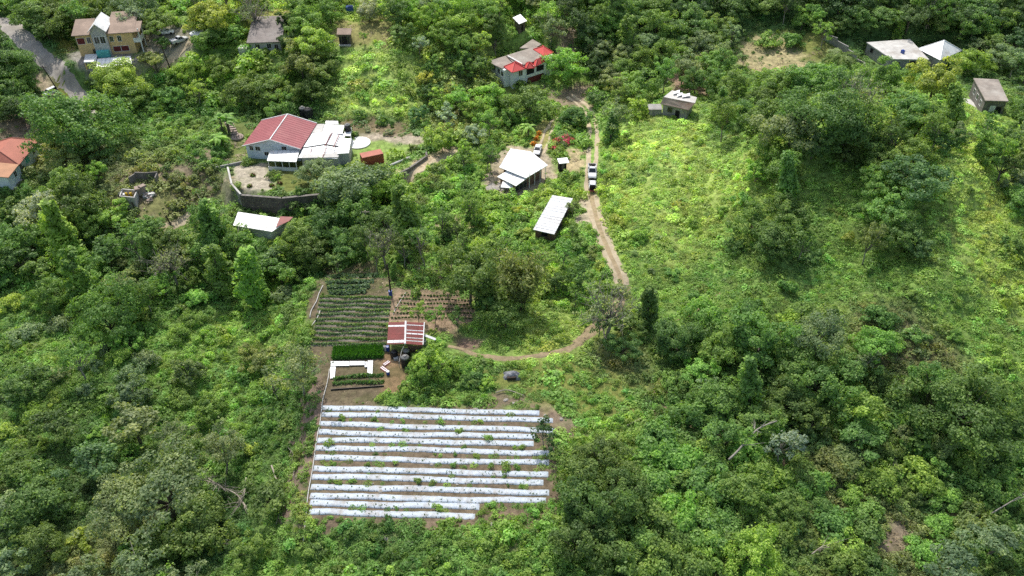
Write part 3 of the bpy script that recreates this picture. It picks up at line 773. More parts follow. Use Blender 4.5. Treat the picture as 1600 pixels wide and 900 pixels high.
# stepping stones on the left
g = at(370, 215); e = empty('round_stone_platform', g, 'round brown stone platform at the foot of the garden steps', 'platform')
mb = MB(); mb.lathe((g[0], g[1], g[2] - .5), [(1.7, 0), (1.7, .8), (1.5, .9), (.05, .9)], 20); mb.build('base', 'paving_stone', e)
mb = MB()
for k in range(-2, 3): mb.box((g[0] + k * .6, g[1], g[2] + .43), (.12, 2.4 - abs(k) * .5, .06), .35)
mb.build('joints', 'wood_dark', e)
e = empty('garden_steps', at(358, 205), 'flight of grey brown stone steps left of the pink-roofed house', 'steps')
for k in range(9):
    q = at(366 - k * 1.6, 210 - k * 3.4); MB().box((q[0], q[1], q[2] + .1), (2.0, .7, .5), .25).build('step', 'paving_stone', e)
    NOCOVER.append((np.array([[q[0] - .8, q[1]], [q[0] + .8, q[1]]]), .8))
NOCOVER.append((np.array([[g[0] - 1, g[1]], [g[0] + 1, g[1]]]), 1.3))

# ================= yellow two-storey house (upper left)
zb = zat(158, 80); ZE = zb + 6.0
o, u, v, W, D = parallelogram(P(116, 55, ZE), P(205, 49.5, ZE), P(117, 36, ZE))
D = 9.5
yh = empty('house', (*(o + u * W / 2 + v * D / 2)[:2], zb), 'yellow two-storey house with brown roofs and pale grey gabled centre', 'house')
def yp(s, t, z): return o + u * s + v * t + np.array([0, 0, z - ZE])
base = [yp(0, 0, ZE), yp(W, 0, ZE), yp(W, D, ZE), yp(0, D, ZE)]
walls(yh, base, zb - 3, 'cream_wall')
s1, s2 = W * .30, W * .56
slab_part('roof', yh, [yp(-.6, -.7, ZE + .12), yp(s1, -.7, ZE + .12), yp(s1, D * .7, ZE + 1.9), yp(-.6, D * .7, ZE + 1.9)], .2, 'brown_roof')
slab_part('roof', yh, [yp(s2, -.7, ZE + .12), yp(W + .8, -.7, ZE + .12), yp(W + .8, D + .5, ZE + 2.2), yp(s2, D + .5, ZE + 2.2)], .2, 'brown_roof')
MB().box(yp(W * .14, D * .85, ZE + .3), (W * .2, D * .28, .7), math.atan2(u[1], u[0])).build('roof_block', 'brown_roof', yh)
sm = (s1 + s2) / 2; gr = MB()
gr.slab([yp(s1 - .5, -1.6, ZE + 1.0), yp(sm, -1.6, ZE + 3.2), yp(sm, D * .8, ZE + 3.2), yp(s1 - .5, D * .8, ZE + 1.0)], .2)
gr.slab([yp(sm, -1.6, ZE + 3.2), yp(s2 + .5, -1.6, ZE + 1.0), yp(s2 + .5, D * .8, ZE + 1.0), yp(sm, D * .8, ZE + 3.2)], .2)
gr.build('gable_roof', 'zinc_roof', yh)
ct = [yp(s1, -.9, ZE), yp(s2, -.9, ZE), yp(s2, .02, ZE), yp(s1, .02, ZE)]
MB().prism([(*p[:2], ZE + 1.0) for p in ct], [(*p[:2], zb - 3) for p in ct]).build('centre_bay', 'concrete_pale', yh)
MB().add([yp(s1, -.9, ZE + 1.0), yp(s2, -.9, ZE + 1.0), yp(sm, -.9, ZE + 2.95), yp(s1, -.6, ZE + 1.0), yp(s2, -.6, ZE + 1.0), yp(sm, -.6, ZE + 2.95)],
         [(0, 1, 2), (5, 4, 3), (1, 4, 5, 2), (0, 2, 5, 3)]).build('gable', 'concrete_pale', yh)
for t_, z_, w_, h_, fr, fi in ((.08, 3.4, 2.0, 1.7, 'white_paint', 'maroon'), (.22, 3.6, 1.0, 1.5, 'white_paint', 'glass_dark'), (.26, .6, .9, 1.3, 'cream_wall', 'glass_dark'),
                     (.62, 3.6, 1.0, 1.5, 'white_paint', 'glass_dark'), (.76, 3.6, 1.0, 1.5, 'white_paint', 'glass_dark'),
                     (.67, .8, 2.0, 1.5, 'white_paint', 'maroon'), (.81, .8, 2.0, 1.5, 'white_paint', 'maroon')):
    opening(yh, base[0], base[1], t_, zb + z_, w_, h_, fr, fi, bars=1 if fi == 'glass_dark' else 0)
for t_ in (.3, .7): opening(yh, ct[0], ct[1], t_, zb + 3.6, 1.3, 1.9, 'white_paint', 'glass_dark')
q = (ct[0] + ct[1]) / 2
MB().box((*(q - v * .5)[:2], zb + .9), (W * .22, 1.0, 1.9), math.atan2(u[1], u[0])).build('entrance', 'teal_paint', yh)
mb = MB()
mb.box(yp(W + .9, D * .25, zb + 3.1), (1.9, D * .5, .25), math.atan2(u[1], u[0])); mb.box(yp(W + 1.75, D * .25, zb + 3.7), (.12, D * .5, 1.0), math.atan2(u[1], u[0]))
mb.box(yp(W + .9, 0.05, zb + 3.7), (1.9, .12, 1.0), math.atan2(u[1], u[0]))
for t_ in (.02, .48): mb.box(yp(W + 1.7, D * t_, zb + 3.4), (.25, .25, 6.6), math.atan2(u[1], u[0]))
mb.build('balcony', 'white_paint', yh)
mb = MB().slab([yp(W + .6, -.5, ZE + .13), yp(W + 2.3, -.5, ZE + .13), yp(W + 2.3, D * .5, ZE + 1.1), yp(W + .6, D * .5, ZE + 1.1)], .18); mb.build('balcony_roof', 'brown_roof', yh)
for k, (s_, nm) in enumerate(((.17, 'black water tank at the left end of the row behind the yellow house'), (.27, 'black water tank second from the left in the row behind the yellow house'),
                              (.60, 'black water tank third from the left in the row behind the yellow house'), (.70, 'black water tank at the right end of the row behind the yellow house'))):
    q = yp(W * s_, D + 2.0, zb); tank((q[0], q[1], zb + 3.4), 1.0, 2.9 + .35 * (k > 1), nm, 'tanks behind the yellow house', top='white_paint')
    FOOT.append(([(q[0] - .8, q[1] - .8), (q[0] + .8, q[1] - .8), (q[0] + .8, q[1] + .8), (q[0] - .8, q[1] + .8)], .3))
    tag(MB().box((q[0], q[1], zb + 1.2), (2.2, 2.2, 4.35)).build('tank_plinth', 'block_wall', origin=(q[0], q[1], zb)), 'block plinth under the ' + nm.split(' in the')[0].split(' of the')[0], 'plinth', 'plinths behind the yellow house')
# low white shed and flat roofs below the yellow house
zb2 = zat(170, 110)
ls = empty('low_shed', at(180, 108), 'long low outbuilding with white sheet roof below the yellow house', 'shed')
r_ = quad([(150, 106), (206, 99), (204, 87.5), (152, 92)], [zb2 + 2.0, zb2 + 2.0, zb2 + 2.7, zb2 + 2.7])
slab_part('roof', ls, r_, .12, 'white_roof'); walls(ls, inset(r_, .5), zb2 - 3, 'block_wall', 'wall', .3)
ls = empty('carport', at(140, 108), 'small open shelter with pale roof below the yellow house', 'shelter')
r_ = quad([(131, 97), (150, 96), (152, 84), (133, 85)], [zb2 + 2.6, zb2 + 2.6, zb2 + 3.0, zb2 + 3.0])
slab_part('roof', ls, r_, .3, 'zinc_roof'); foot(r_)
for k, q in enumerate(inset(r_, .3)): MB().box((q[0], q[1], zb2 + .9), (.3, .3, 3.2)).build('post', 'cream_wall', ls)
bw = inset(r_, .5); MB().prism([bw[3] - [0, .3, .4], bw[2] - [0, .3, .4], bw[2] - [0, 0, .4], bw[3] - [0, 0, .4]], [(*(bw[3] - [0, .3, 0])[:2], zb2 - 2), (*(bw[2] - [0, .3, 0])[:2], zb2 - 2), (*bw[2][:2], zb2 - 2), (*bw[3][:2], zb2 - 2)]).build('back_wall', 'block_wall', ls)
q_ = [P(118, 83, zb), P(165, 84, zb), P(208, 79, zb)]
wall_run('terrace_wall', q_, zb - .3, .4, 'block_wall', 'grey block terrace wall along the foot of the yellow house', zb=zb - 5)
wall_run('stair_wall', [P(200, 76, zb), P(208, 92, zb - 1), P(214, 104, zb - 2)], zb - .2, .8, 'concrete_grey', 'stepped concrete wall at the right end of the yellow house', zb=zb - 6)

# ================= grey-roofed house
zb = zat(412, 83); ZE = zb + 3.2
o, u, v, W, D = parallelogram(P(385, 67, ZE), P(440, 65, ZE), P(388, 37, ZE)); D = min(D, 15)
h = empty('house', (*(o + u * W / 2 + v * D / 2)[:2], zb), 'small grey house with a plain weathered grey roof on the slope', 'house')
a_ = [o, o + u * W, o + u * W + v * D, o + v * D]
slab_part('roof', h, [a_[0], a_[1], a_[2] + [0, 0, 2.0], a_[3] + [0, 0, 2.0]], .18, 'grey_roof')
b_ = [o + u * .5 + v * .7, o + u * (W - .5) + v * .7, o + u * (W - .5) + v * (D - .5), o + u * .5 + v * (D - .5)]
walls(h, [b_[0] - [0, 0, .2], b_[1] - [0, 0, .2], b_[2] + [0, 0, 1.6], b_[3] + [0, 0, 1.6]], zb - 3, 'concrete_pale')
opening(h, b_[0], b_[1], .25, zb + 1.2, 1.3, 1.3); opening(h, b_[0], b_[1], .62, zb + 1.2, 1.2, 1.3); opening(h, b_[0], b_[1], .85, zb + .1, 1.1, 2.1, name='door', fill='wood_dark')
q = o - u * 1.2 + v * 1; MB().box((q[0], q[1], zb + .6), (2.4, 2.4, 2.4)).build('side_block', 'concrete_pale', h)

# ================= little box shed uphill
zb = zat(538, 69); ZE = zb + 3.0
r_ = quad([(526, 54), (548, 54), (550, 44), (527, 44)], [ZE, ZE, ZE + .7, ZE + .7])
h = empty('hut', (*np.mean(r_, 0)[:2], zb), 'small square grey hut with dark open front high on the slope', 'hut')
slab_part('roof', h, r_, .15, 'brown_roof'); w_ = inset(r_, .45)
walls(h, w_, zb - 2, 'wood_grey', 'wall', .2)
opening(h, w_[0], w_[1], .5, zb + .2, 1.6, 2.2, 'wood_grey', 'opening_dark', 'doorway', bars=0)
opening(h, w_[0], w_[1], .14, zb + .3, .5, 2.0, 'wood_grey', 'glass_dark', bars=0); opening(h, w_[0], w_[1], .86, zb + .3, .5, 2.0, 'wood_grey', 'glass_dark', bars=0)
MB().box((*((w_[0] + w_[1]) / 2)[:2], zb), (3.2, 1.3, .3)).build('step', 'concrete_pale', h)
q = at(515, 68); tag(MB().box((q[0], q[1], q[2] + .5), (1.0, 2.6, .5), -.9, tilt=Matrix.Rotation(.35, 3, 'X')).build('roofing_sheet', 'white_roof', origin=q), 'loose white sheet lying on the slope left of the small hut', 'sheet')

# ================= white house with red hipped roofs
zb = zat(806, 134); ZE = zb + 4.9
rt = quad([(800, 107), (858, 92), (830, 62), (762, 94)], ZE)
h = empty('house', (*np.mean(rt, 0)[:2], zb), 'white house with flat stained concrete roof and red tiled hipped roofs', 'house')
blk = quad([(788, 110), (862, 90), (834, 74), (767, 96)], ZE)
walls(h, blk, zb - 4, 'white_paint')
slab_part('roof', h, quad([(762, 96), (790, 87), (797, 95), (800, 101), (784, 107)], ZE + .2), .25, 'concrete_roof')
slab_part('roof', h, quad([(791, 86.5), (838, 72), (852, 90), (818, 101), (801, 97)], ZE + .45), .3, 'concrete_roof')
slab_part('roof', h, quad([(812, 75), (832, 61), (846, 69), (836, 75)], ZE + .3), .3, 'concrete_roof')
MB().tube([P(794, 87.5, ZE + .8), P(816, 100, ZE + .8)], .22, 5).build('parapet', 'white_paint', h)
hip_roof(h, quad([(800, 113.5), (822, 107), (807, 97), (787, 104)], ZE + .35), ZE + .35, 1.5, 'red_tile', trim='red_tile')
hip_roof(h, quad([(850, 87.5), (865, 82), (848, 71), (833, 77)], ZE + .6), ZE + .6, 1.3, 'red_tile', trim='red_tile')
hip_roof(h, quad([(822, 107.5), (836, 106), (832, 99), (817, 101)], ZE - .1), ZE - .1, 1.2, 'red_tile', trim='red_tile')
hip_roof(h, quad([(836.5, 104), (852, 96), (847, 91), (832, 98)], ZE - .1), ZE - .1, 1.2, 'red_tile', ridge=.3, trim='red_tile')
fr = [P(803, 118, ZE - 1), P(822, 113, ZE - 1), P(850, 101, ZE - 1)]
pts_ = quad([(801, 112), (820, 107.5), (818, 101), (795, 106)], ZE)
walls(h, pts_, zb - 4, 'white_paint', 'wing')
opening(h, pts_[0], pts_[1], .65, zb + 3.2, 1.3, 1.5); opening(h, pts_[0], pts_[1], .6, zb - .3, 2.6, 2.0, 'white_paint', 'opening_dark', 'garage_opening', bars=0)
po = quad([(820, 107.5), (854, 96.5), (849, 92), (816, 102)], ZE - .3)
b0, b1 = po[0], po[1]
walls(h, po, zb - 4, 'white_paint', 'veranda')
for t_ in (.25, .7): opening(h, b0, b1, t_, zb + 2.6, 2.7, 1.7, 'white_paint', 'opening_dark', 'veranda_opening', bars=0)
opening(h, b0, b1, .5, zb - .2, 5.5, 1.9, 'brown_wall', 'maroon', 'lower_opening', bars=2)
for t_, z_ in ((.25, 2.9), (.6, 3.0), (.85, 2.9)): opening(h, blk[3], blk[0], t_, zb + z_, 1.3, 1.4)
wb_ = quad([(848, 91), (864, 85), (860, 78), (845, 84)], ZE + .4); walls(h, wb_, zb - 4, 'white_paint', 'wing')
opening(h, wb_[0], wb_[1], .5, zb + 3.2, 1.2, 1.4)

# small white shed further back
zb = zat(813, 47); ZE = zb + 2.8
r_ = quad([(811, 37.5), (823.5, 32.5), (813, 22), (801, 27.5)], [ZE, ZE, ZE + .6, ZE + .6])
h = empty('shed', (*np.mean(r_, 0)[:2], zb), 'small plank shed with bright white roof among the trees behind the red-roofed house', 'shed')
slab_part('roof', h, r_, .12, 'white_roof'); w_ = inset(r_, .5); walls(h, w_, zb - 2, 'wood_grey', 'wall', .2)
opening(h, w_[0], w_[1], .5, zb, 1.0, 2.0, 'wood_grey', 'opening_dark', 'door', bars=0)

# ================= old house with patched roof
zb = zat(1058, 182); ZE = zb + 3.0
r_ = quad([(1032, 162), (1076, 172), (1086, 152), (1048, 146)], [ZE, ZE, ZE + .9, ZE + .9])
mid = quad([(1037, 151.5), (1086, 161)], ZE + 1.5)
h = empty('house', (*np.mean(r_, 0)[:2], zb), 'old grey house with rusty roof patched in white sheets beside the hill', 'house')
slab_part('roof', h, [r_[0], r_[1], mid[1], mid[0]], .15, 'rust_roof')
slab_part('roof', h, [mid[0] + [0, .02, 0], mid[1] + [0, .02, 0], P(1089, 152, ZE + .8), P(1050, 141, ZE + .8)], .15, 'concrete_pale')
mb = MB()
for a_, b_ in (((1052, 147), (1062, 144)), ((1066, 152), (1078, 149)), ((1058, 151), (1066, 148))):
    p_, q_ = quad([a_, b_], ZE + 1.6); mb.slab([p_, q_, q_ + [.3, 1.6, -.1], p_ + [.3, 1.6, -.1]], .06)
mb.build('patch_sheet', 'white_roof', h)
w_ = inset(quad([(1033, 162), (1076, 172), (1087, 154), (1048, 145)], ZE), .6); walls(h, w_, zb - 3, 'concrete_grey', 'wall', .1)
opening(h, w_[0], w_[1], .3, zb + 1.1, 1.2, 1.2, 'wood_grey'); opening(h, w_[0], w_[1], .62, zb, 1.1, 2.0, 'wood_grey', 'opening_dark', 'door', bars=0)
q = at(1022, 178); tag(MB().box((q[0], q[1], q[2] + .8), (3, 2.4, 2.0), .2).add([(q[0] - 1.7, q[1] - 1.3, q[2] + 1.85), (q[0] + 1.7, q[1] - 1.3, q[2] + 1.85), (q[0] + 1.7, q[1] + 1.3, q[2] + 2.1), (q[0] - 1.7, q[1] + 1.3, q[2] + 2.1)], [(0, 1, 2, 3)]).build('lean_to', 'concrete_grey', origin=q), 'low grey lean-to at the left of the old patched house', 'shed')

# ================= unfinished concrete house and hipped white roof (upper right)
zb = zat(1410, 100); ZE = zb + 3.6
r_ = quad([(1375, 80), (1393, 92), (1452, 93), (1422, 61), (1354, 66)], ZE)
h = empty('house', (*np.mean(r_, 0)[:2], zb), 'unfinished house with broad bare concrete slab roof at the upper right', 'house')
slab_part('roof', h, r_, .3, 'concrete_pale'); w_ = inset(r_, .35); walls(h, w_, zb - 4, 'concrete_grey', 'wall', .3)
opening(h, w_[1], w_[2], .62, zb + .8, 2.2, 2.2, 'concrete_grey', 'opening_dark', 'doorway', bars=0); opening(h, w_[1], w_[2], .2, zb + 1.2, 1.4, 1.4, 'concrete_grey', 'opening_dark', 'window', bars=0)
opening(h, w_[4], w_[0], .4, zb + 1.5, 1.4, 1.4, 'concrete_grey', 'opening_dark', 'window', bars=0)
q = P(1410, 83, ZE); tag(MB().box((q[0], q[1], q[2] + .45), (.8, .8, .85), .3).lathe((q[0], q[1], q[2] + .87), [(.3, 0), (.3, .12), (.02, .15)], 10).build('blue_drum', 'blue_plastic', origin=q), 'small blue drum standing on the bare concrete slab roof', 'drum')
zb = zat(1410, 100); ZE = zb + 3.2
r_ = quad([(1469, 94), (1503, 79), (1474, 66), (1434, 76)], ZE)
h = empty('house', (*np.mean(r_, 0)[:2], zb), 'square house with pale grey hipped metal roof at the upper right', 'house')
hip_roof(h, r_, ZE, 3.0, 'zinc_roof', trim='white_roof'); walls(h, inset(r_, .9), zb - 4, 'concrete_pale', 'wall', .1)
w_ = inset(r_, .9); opening(h, w_[0], w_[1], .4, zb + 1.2, 1.6, 1.4)
pts_ = [at(1287, 62), at(1305, 72), at(1322, 86), at(1335, 98)]
wall_run('boundary_wall', pts_, [p[2] + 2.2 for p in pts_], .3, 'concrete_grey', 'stained grey boundary wall running down beside the unfinished house', zb=None)
wall_run('boundary_wall', [at(1337, 102), at(1347, 108), at(1352, 118)], [p[2] + 2.0 for p in (at(1337, 102), at(1347, 108), at(1352, 118))], .3, 'block_wall', 'broken piece of grey wall below the end of the boundary wall', zb=None)

# ================= grey two-storey block house at the right edge
zb = zat(1545, 174); ZE = zb + 4.6
r_ = quad([(1540, 157), (1576, 158), (1560, 124), (1521, 122)], ZE)
h = empty('house', (*np.mean(r_, 0)[:2], zb), 'narrow grey block house with slab roof and white door at the right edge', 'house')
slab_part('roof', h, r_, .25, 'concrete_roof'); w_ = inset(r_, .5); walls(h, w_, zb - 4, 'block_wall', 'wall', .25)
opening(h, w_[0], w_[1], .45, zb + .6, 1.3, 2.4, 'white_paint', 'white_paint', 'door', bars=0); opening(h, w_[0], w_[1], .75, zb + .6, 1.3, 2.2, 'wood_grey', 'opening_dark', 'doorway', bars=0)
for t_ in (.25, .5, .78): opening(h, w_[3], w_[0], t_, zb + 1.8, 1.5, 1.4, 'white_paint', 'glass_dark')
q = w_[3] * .5 + w_[0] * .5; slab_part('terrace', h, [np.array([*(q + d)[:2], zb + .4]) for d in (np.array([-3.5, -4, 0]), np.array([0, -5, 0]), np.array([0.3, 3, 0]), np.array([-3, 4, 0]))], 2.0, 'concrete_pale')

# ================= salmon-roofed house at the left edge
zb = zat(40, 283); ZE = zb + 3.9
FR_ = P(58, 220, ZE); FL_ = P(12, 277, ZE)     # eave above the long pale wall
u = FR_ - FL_; u[2] = 0; Lh = np.linalg.norm(u); u /= Lh; nl = np.array([-u[1], u[0], 0])
if nl[0] > 0: nl = -nl
Wd = 9.0
h = empty('house', (*(FL_ + u * Lh / 2 + nl * 4)[:2], zb), 'long white house with salmon red hipped roof at the left edge', 'house')
c4 = [FL_ - u * .3 - nl * .3, FR_ + u * .3 - nl * .3, FR_ + u * .3 + nl * Wd, FL_ - u * .3 + nl * Wd]
w_ = [FL_ + nl * .5 + u * .5, FR_ + nl * .5 - u * .5, FR_ + nl * (Wd - .6) - u * .5, FL_ + nl * (Wd - .6) + u * .5]
walls(h, w_, zb - 4, 'blue_white_wall', 'wall', .1)
k_ = FL_ + u * Lh * .33
hip_roof(h, [k_ - nl * .3, FR_ + u * .3 - nl * .3, FR_ + u * .3 + nl * Wd, k_ + nl * Wd], ZE, 2.2, 'salmon_roof', ridge=.55, trim='salmon_roof')
slab_part('porch_roof', h, [FL_ - u * .3 - nl * .3 + [0, 0, .1], k_ - nl * .3 - u * .03 + [0, 0, .1], k_ + nl * Wd * .55 - u * .03 + [0, 0, .9], FL_ - u * .3 + nl * Wd * .55 + [0, 0, .9]], .14, 'orange_roof')
a_, b_ = (w_[0], w_[1]) if np.cross((w_[1] - w_[0])[:2], (np.mean(w_, 0) - w_[0])[:2]) > 0 else (w_[1], w_[0])
for t_ in (.22, .42, .88): opening(h, a_, b_, t_, zb + 1.7, 1.2, 1.4)
opening(h, a_, b_, .64, zb + 1.5, 1.9, 1.9, 'blue_white_wall', 'teal_paint')
MB().box(((a_ + b_) / 2)[:2].tolist() + [zb + .1], (Lh * .96, 1.0, .5), math.atan2(u[1], u[0])).build('plinth', 'concrete_pale', h)

# ================= ruined hut with scrap
zb = zat(202, 325); ZE = zb + 3.2
r_ = quad([(187, 306), (208, 308), (213, 297), (191, 295)], ZE)
h = empty('ruined_hut', (*np.mean(r_, 0)[:2], zb), 'roofless grey concrete hut with yellow and white junk inside its walls', 'hut')
mb = MB()
for i in range(4):
    a = r_[i]; b = r_[(i + 1) % 4]; d = b - a
    mb.box(((a + b)[0] / 2, (a + b)[1] / 2, zb + .6), (np.linalg.norm(d[:2]), .25, 5.2 - (.5 if i == 1 else 0)), math.atan2(d[1], d[0]))
mb.build('wall', 'concrete_pale', h); foot(r_)
c = np.mean(r_, 0)
MB().box((c[0], c[1], zb + 1.6), (3.0, 2.0, .2)).build('floor', 'wood_dark', h)
opening(h, r_[0], r_[1], .4, zb + 1.0, 1.6, 1.3, 'concrete_pale', 'concrete_grey', proud=.2)
slab_part('lean_roof', h, [c + [-3.2, -.5, -1.2], c + [-1.9, -.8, .2], c + [-1.7, 1.6, .2], c + [-3.0, 1.7, -1.2]], .06, 'zinc_roof')
for k, (dx, dy, sz, mt, lb) in enumerate(((-.5, .2, (.5, .3, 1.5), 'yellow_cloth', 'yellow sheet standing among the junk in the roofless hut'), (.4, .35, (.5, .3, 1.3), 'yellow_cloth', 'second yellow sheet right of the first in the roofless hut'), (-1.0, 0, (.4, .6, 1.2), 'paper_white', 'white board leaning inside the roofless hut'))):
    q = c + [dx, dy, -1.0]; tag(MB().box((q[0], q[1], zb + 2.45), sz, .2 * k, tilt=Matrix.Rotation(.22, 3, 'X')).build('sheet', mt, origin=(q[0], q[1], zb + 1.7)), lb, 'junk')
g = at(221, 303); tag(MB().box((g[0], g[1], g[2] + .9), (2.2, 1.6, 1.8), .4).box((g[0] + .6, g[1] + .2, g[2] + 1.9), (1.4, 1.2, .5), .9).build('rusty_cabinet', 'rust_roof', origin=g), 'rust brown metal cabinet heap beside the roofless hut', 'scrap')
names = ('white', 'grey', 'pale', 'blue')
for k in range(10):
    g = at(226 + rnd.uniform(-4, 18), 309 + rnd.uniform(-5, 6)); s = rnd.uniform(.5, 1.1)
    ob = MB().box((0, 0, s * .3), (s * 1.5, s * .7, s * .3), 0, tilt=Matrix.Rotation(rnd.uniform(-.5, .5), 3, 'Y')).box((s * .3, s * .2, s * .6), (s * .9, s * .5, s * .15), rnd.uniform(0, 3)).build('scrap_board', rnd.choice(['paper_white', 'wood_grey', 'concrete_pale', 'rust_roof']), origin=(0, 0, 0))
    ob.location = g; ob.rotation_euler.z = rnd.uniform(0, 6); tag(ob, 'broken board in the scrap heap right of the roofless hut', 'scrap', 'scrap heap by the roofless hut')
pts_ = [at(205, 290), at(214, 280), at(232, 281), at(248, 279), at(246, 290)]
wall_run('ruined_wall', pts_, [p[2] + 1.9 for p in pts_], .25, 'block_wall', 'low dark broken block wall behind the roofless hut', zb=None)
g = at(265, 350); 
for (px, py, L_, lb) in ((268, 352, 3.0, 'leaning wooden post beside the pale dirt lane'), (215, 332, 3.2, 'grey plank ramp sloping down from the roofless hut')):
    g = at(px, py); tag(MB().tube([(g[0], g[1], g[2] - .3), (g[0] - .8, g[1] + .3, g[2] + L_ * .8)], .16, 6).build('wooden_post', 'wood_dark', origin=g), lb, 'post')

# ================= low house with white sheet roof below the retaining wall
zb = -4.6; ZE = zb + 2.4
r_ = quad([(364, 352), (425, 362), (452, 343), (372, 331)], [ZE, ZE, ZE + .8, ZE + .8])
h = empty('house', (*np.mean(r_, 0)[:2], zb), 'low house with white sheet roof and red patch half hidden by trees', 'house')
slab_part('roof', h, r_, .12, 'white_roof'); walls(h, inset(r_, .6), zb - 3, 'concrete_pale', 'wall', .3)
slab_part('roof_patch', h, [P(431, 355, ZE + .45), P(452, 345, ZE + .8), P(458, 339, ZE + 1.0), P(438, 338, ZE + 1.0)], .08, 'red_zinc')

# ================= white-roofed house in the middle
zb = 0.6; ZE = zb + 3.2
h = empty('house', (*P(812, 262, ZE)[:2], zb), 'house with bright white sheet roof and brown walls in the middle of the picture', 'house')
back = quad([(779, 258), (800, 232), (838, 239), (855, 257), (828, 275)], [ZE, ZE + .5, ZE + .6, ZE, ZE])
top_ = quad([(780, 261), (822, 278), (856, 258), (830, 237), (798, 232)], [ZE, ZE - .1, ZE - .1, ZE + .9, ZE + .9])
slab_part('roof', h, top_, .12, 'white_roof')
fr_ = quad([(777, 276), (806, 290.5), (828, 275), (797, 264)], [ZE - 1.1, ZE - 1.1, ZE - .3, ZE - .3])
slab_part('front_roof', h, fr_, .12, 'white_roof')
walls(h, inset(quad([(782, 262), (822, 276), (852, 258), (828, 240), (800, 235)], ZE), .8), zb - 4, 'brown_wall', 'wall', .3)
wf = inset(fr_, .7); walls(h, wf, zb - 4.5, 'brown_wall', 'front_wall', .25)
opening(h, wf[0], wf[1], .6, zb + .2, 1.2, 1.3, 'white_paint', 'opening_dark', bars=0)
opening(h, wf[1], wf[2], .5, zb + .1, 3.4, 1.6, 'concrete_grey', 'glass_dark', bars=2)
aw = wf[0] * .55 + wf[1] * .45
slab_part('awning', h, [aw + [-1.4, -1.5, -.9], aw + [1.2, -1.9, -.9], aw + [1.6, -.2, -.35], aw + [-1.0, .1, -.35]], .06, 'zinc_roof')
for t_ in (.15, .4, .65, .9):
    q = top_[1] * (1 - t_) + top_[2] * t_; MB().box((q[0], q[1] + .15, zb + .8), (.12, .12, 6.0)).build('post', 'white_paint', h)
for k, (px, py) in enumerate(((768, 292), (774, 296), (781, 293), (787, 297), (783, 288), (794, 294), (764, 297))):
    g = at(px, py); s = rnd.uniform(.7, 1.3)
    ob = MB().lathe((0, 0, -s * .3), [(s * .75, 0), (s * .95, s * .35), (s * .7, s * .8), (s * .2, s * .95)], 7).build('boulder', 'rock', origin=(0, 0, 0))
    ob.location = g; ob.rotation_euler = (rnd.uniform(-.3, .3), rnd.uniform(-.3, .3), rnd.uniform(0, 6)); ob.scale = (1.2, .9, .8)
    tag(ob, 'pale boulder in the row below the white-roofed house', 'boulder', 'boulders below the white-roofed house')

# ================= long white shed beside the track
zb = zat(852, 372); ZE = zb + 2.5
r_ = quad([(833, 358.5), (866, 366), (895, 310), (863, 305)], [ZE, ZE - .2, ZE, ZE + .2])
h = empty('shed', (*np.mean(r_, 0)[:2], zb), 'long shed with plain pale metal roof beside the dirt track', 'shed')
ro = slab_part('roof', h, r_, .14, 'zinc_roof')
mb = MB()
for k in range(1, 24):
    f = k / 24; a = r_[0] + (r_[3] - r_[0]) * f; b = r_[1] + (r_[2] - r_[1]) * f; mb.tube([a + [0, 0, .02], b + [0, 0, .02]], .03, 4)
mb.build('seams', 'white_roof', ro)
w_ = inset(r_, .8); walls(h, w_, zb - 3, 'brown_wall', 'wall', .35)
opening(h, w_[1], w_[2], .3, zb + .2, 2.6, 2.0, 'wood_grey', 'opening_dark', 'doorway', bars=0); opening(h, w_[1], w_[2], .7, zb + .2, 2.6, 2.0, 'wood_grey', 'opening_dark', 'doorway', bars=0)
opening(h, w_[0], w_[1], .5, zb + .8, 1.4, 1.3, 'wood_grey', 'opening_dark', bars=0)

# outhouse
c = at(878, 267) + [0, 0, .7]; zb = float(c[2])
h = empty('outhouse', c, 'tiny dark outhouse with white roof beside the dirt track', 'outhouse')
MB().box((c[0], c[1], zb + .7), (1.7, 1.5, 2.2), .2).build('wall', 'opening_dark', h)
MB().box((c[0] + .2, c[1] + .1, zb + 1.93), (2.4, 2.1, .12), .2, tilt=Matrix.Rotation(.1, 3, 'X')).build('roof', 'white_roof', h)
MB().box((c[0] + .15, c[1] - .78, zb + .85), (.7, .06, 1.7), .2).build('door', 'wood_grey', h); foot([c + [-1, -1, 0], c + [1, -1, 0], c + [1, 1, 0], c + [-1, 1, 0]])

# ================= farm shed with red and white roof
zb = 0.0; ZE = 2.7
c4 = quad([(605, 538), (661, 539), (663, 504), (607, 503)], ZE)
h = empty('farm_shed', (*np.mean(c4, 0)[:2], zb), 'farm shed with striped rusty red and white zinc roof beside the crop rows', 'shed')
rf, rb = quad([(633, 537), (634, 502.5)], ZE + .55)
L4 = [c4[0], rf, rb, c4[3]]; R4 = [rf, c4[1], c4[2], rb]
def strips(a, b, c, d, cuts, mats_):
    """sheets laid across a roof slope: from front edge a-b to back edge d-c"""
    for i in range(len(cuts) - 1):
        f0, f1 = cuts[i], cuts[i + 1] - .012
        z = np.array([0, 0, .012 * (i % 2)])
        ro = slab_part('roof_sheet', h, [a + (d - a) * f0 + z, b + (c - b) * f0 + z, b + (c - b) * f1 + z, a + (d - a) * f1 + z], .05, mats_[i])
        mb = MB(); n = max(2, int((f1 - f0) * np.linalg.norm(d - a) / .18))
        for k in range(1, n):
            f = f0 + (f1 - f0) * k / n; mb.tube([a + (d - a) * f + z + [0, 0, .01], b + (c - b) * f + z + [0, 0, .01]], .018, 4)
        mb.build('corrugation', mats_[i], ro)
strips(*L4, [0, .06, .18, .42, .78, .86, 1.0], ['red_zinc', 'white_roof', 'red_zinc', 'red_zinc', 'white_roof', 'red_zinc'])
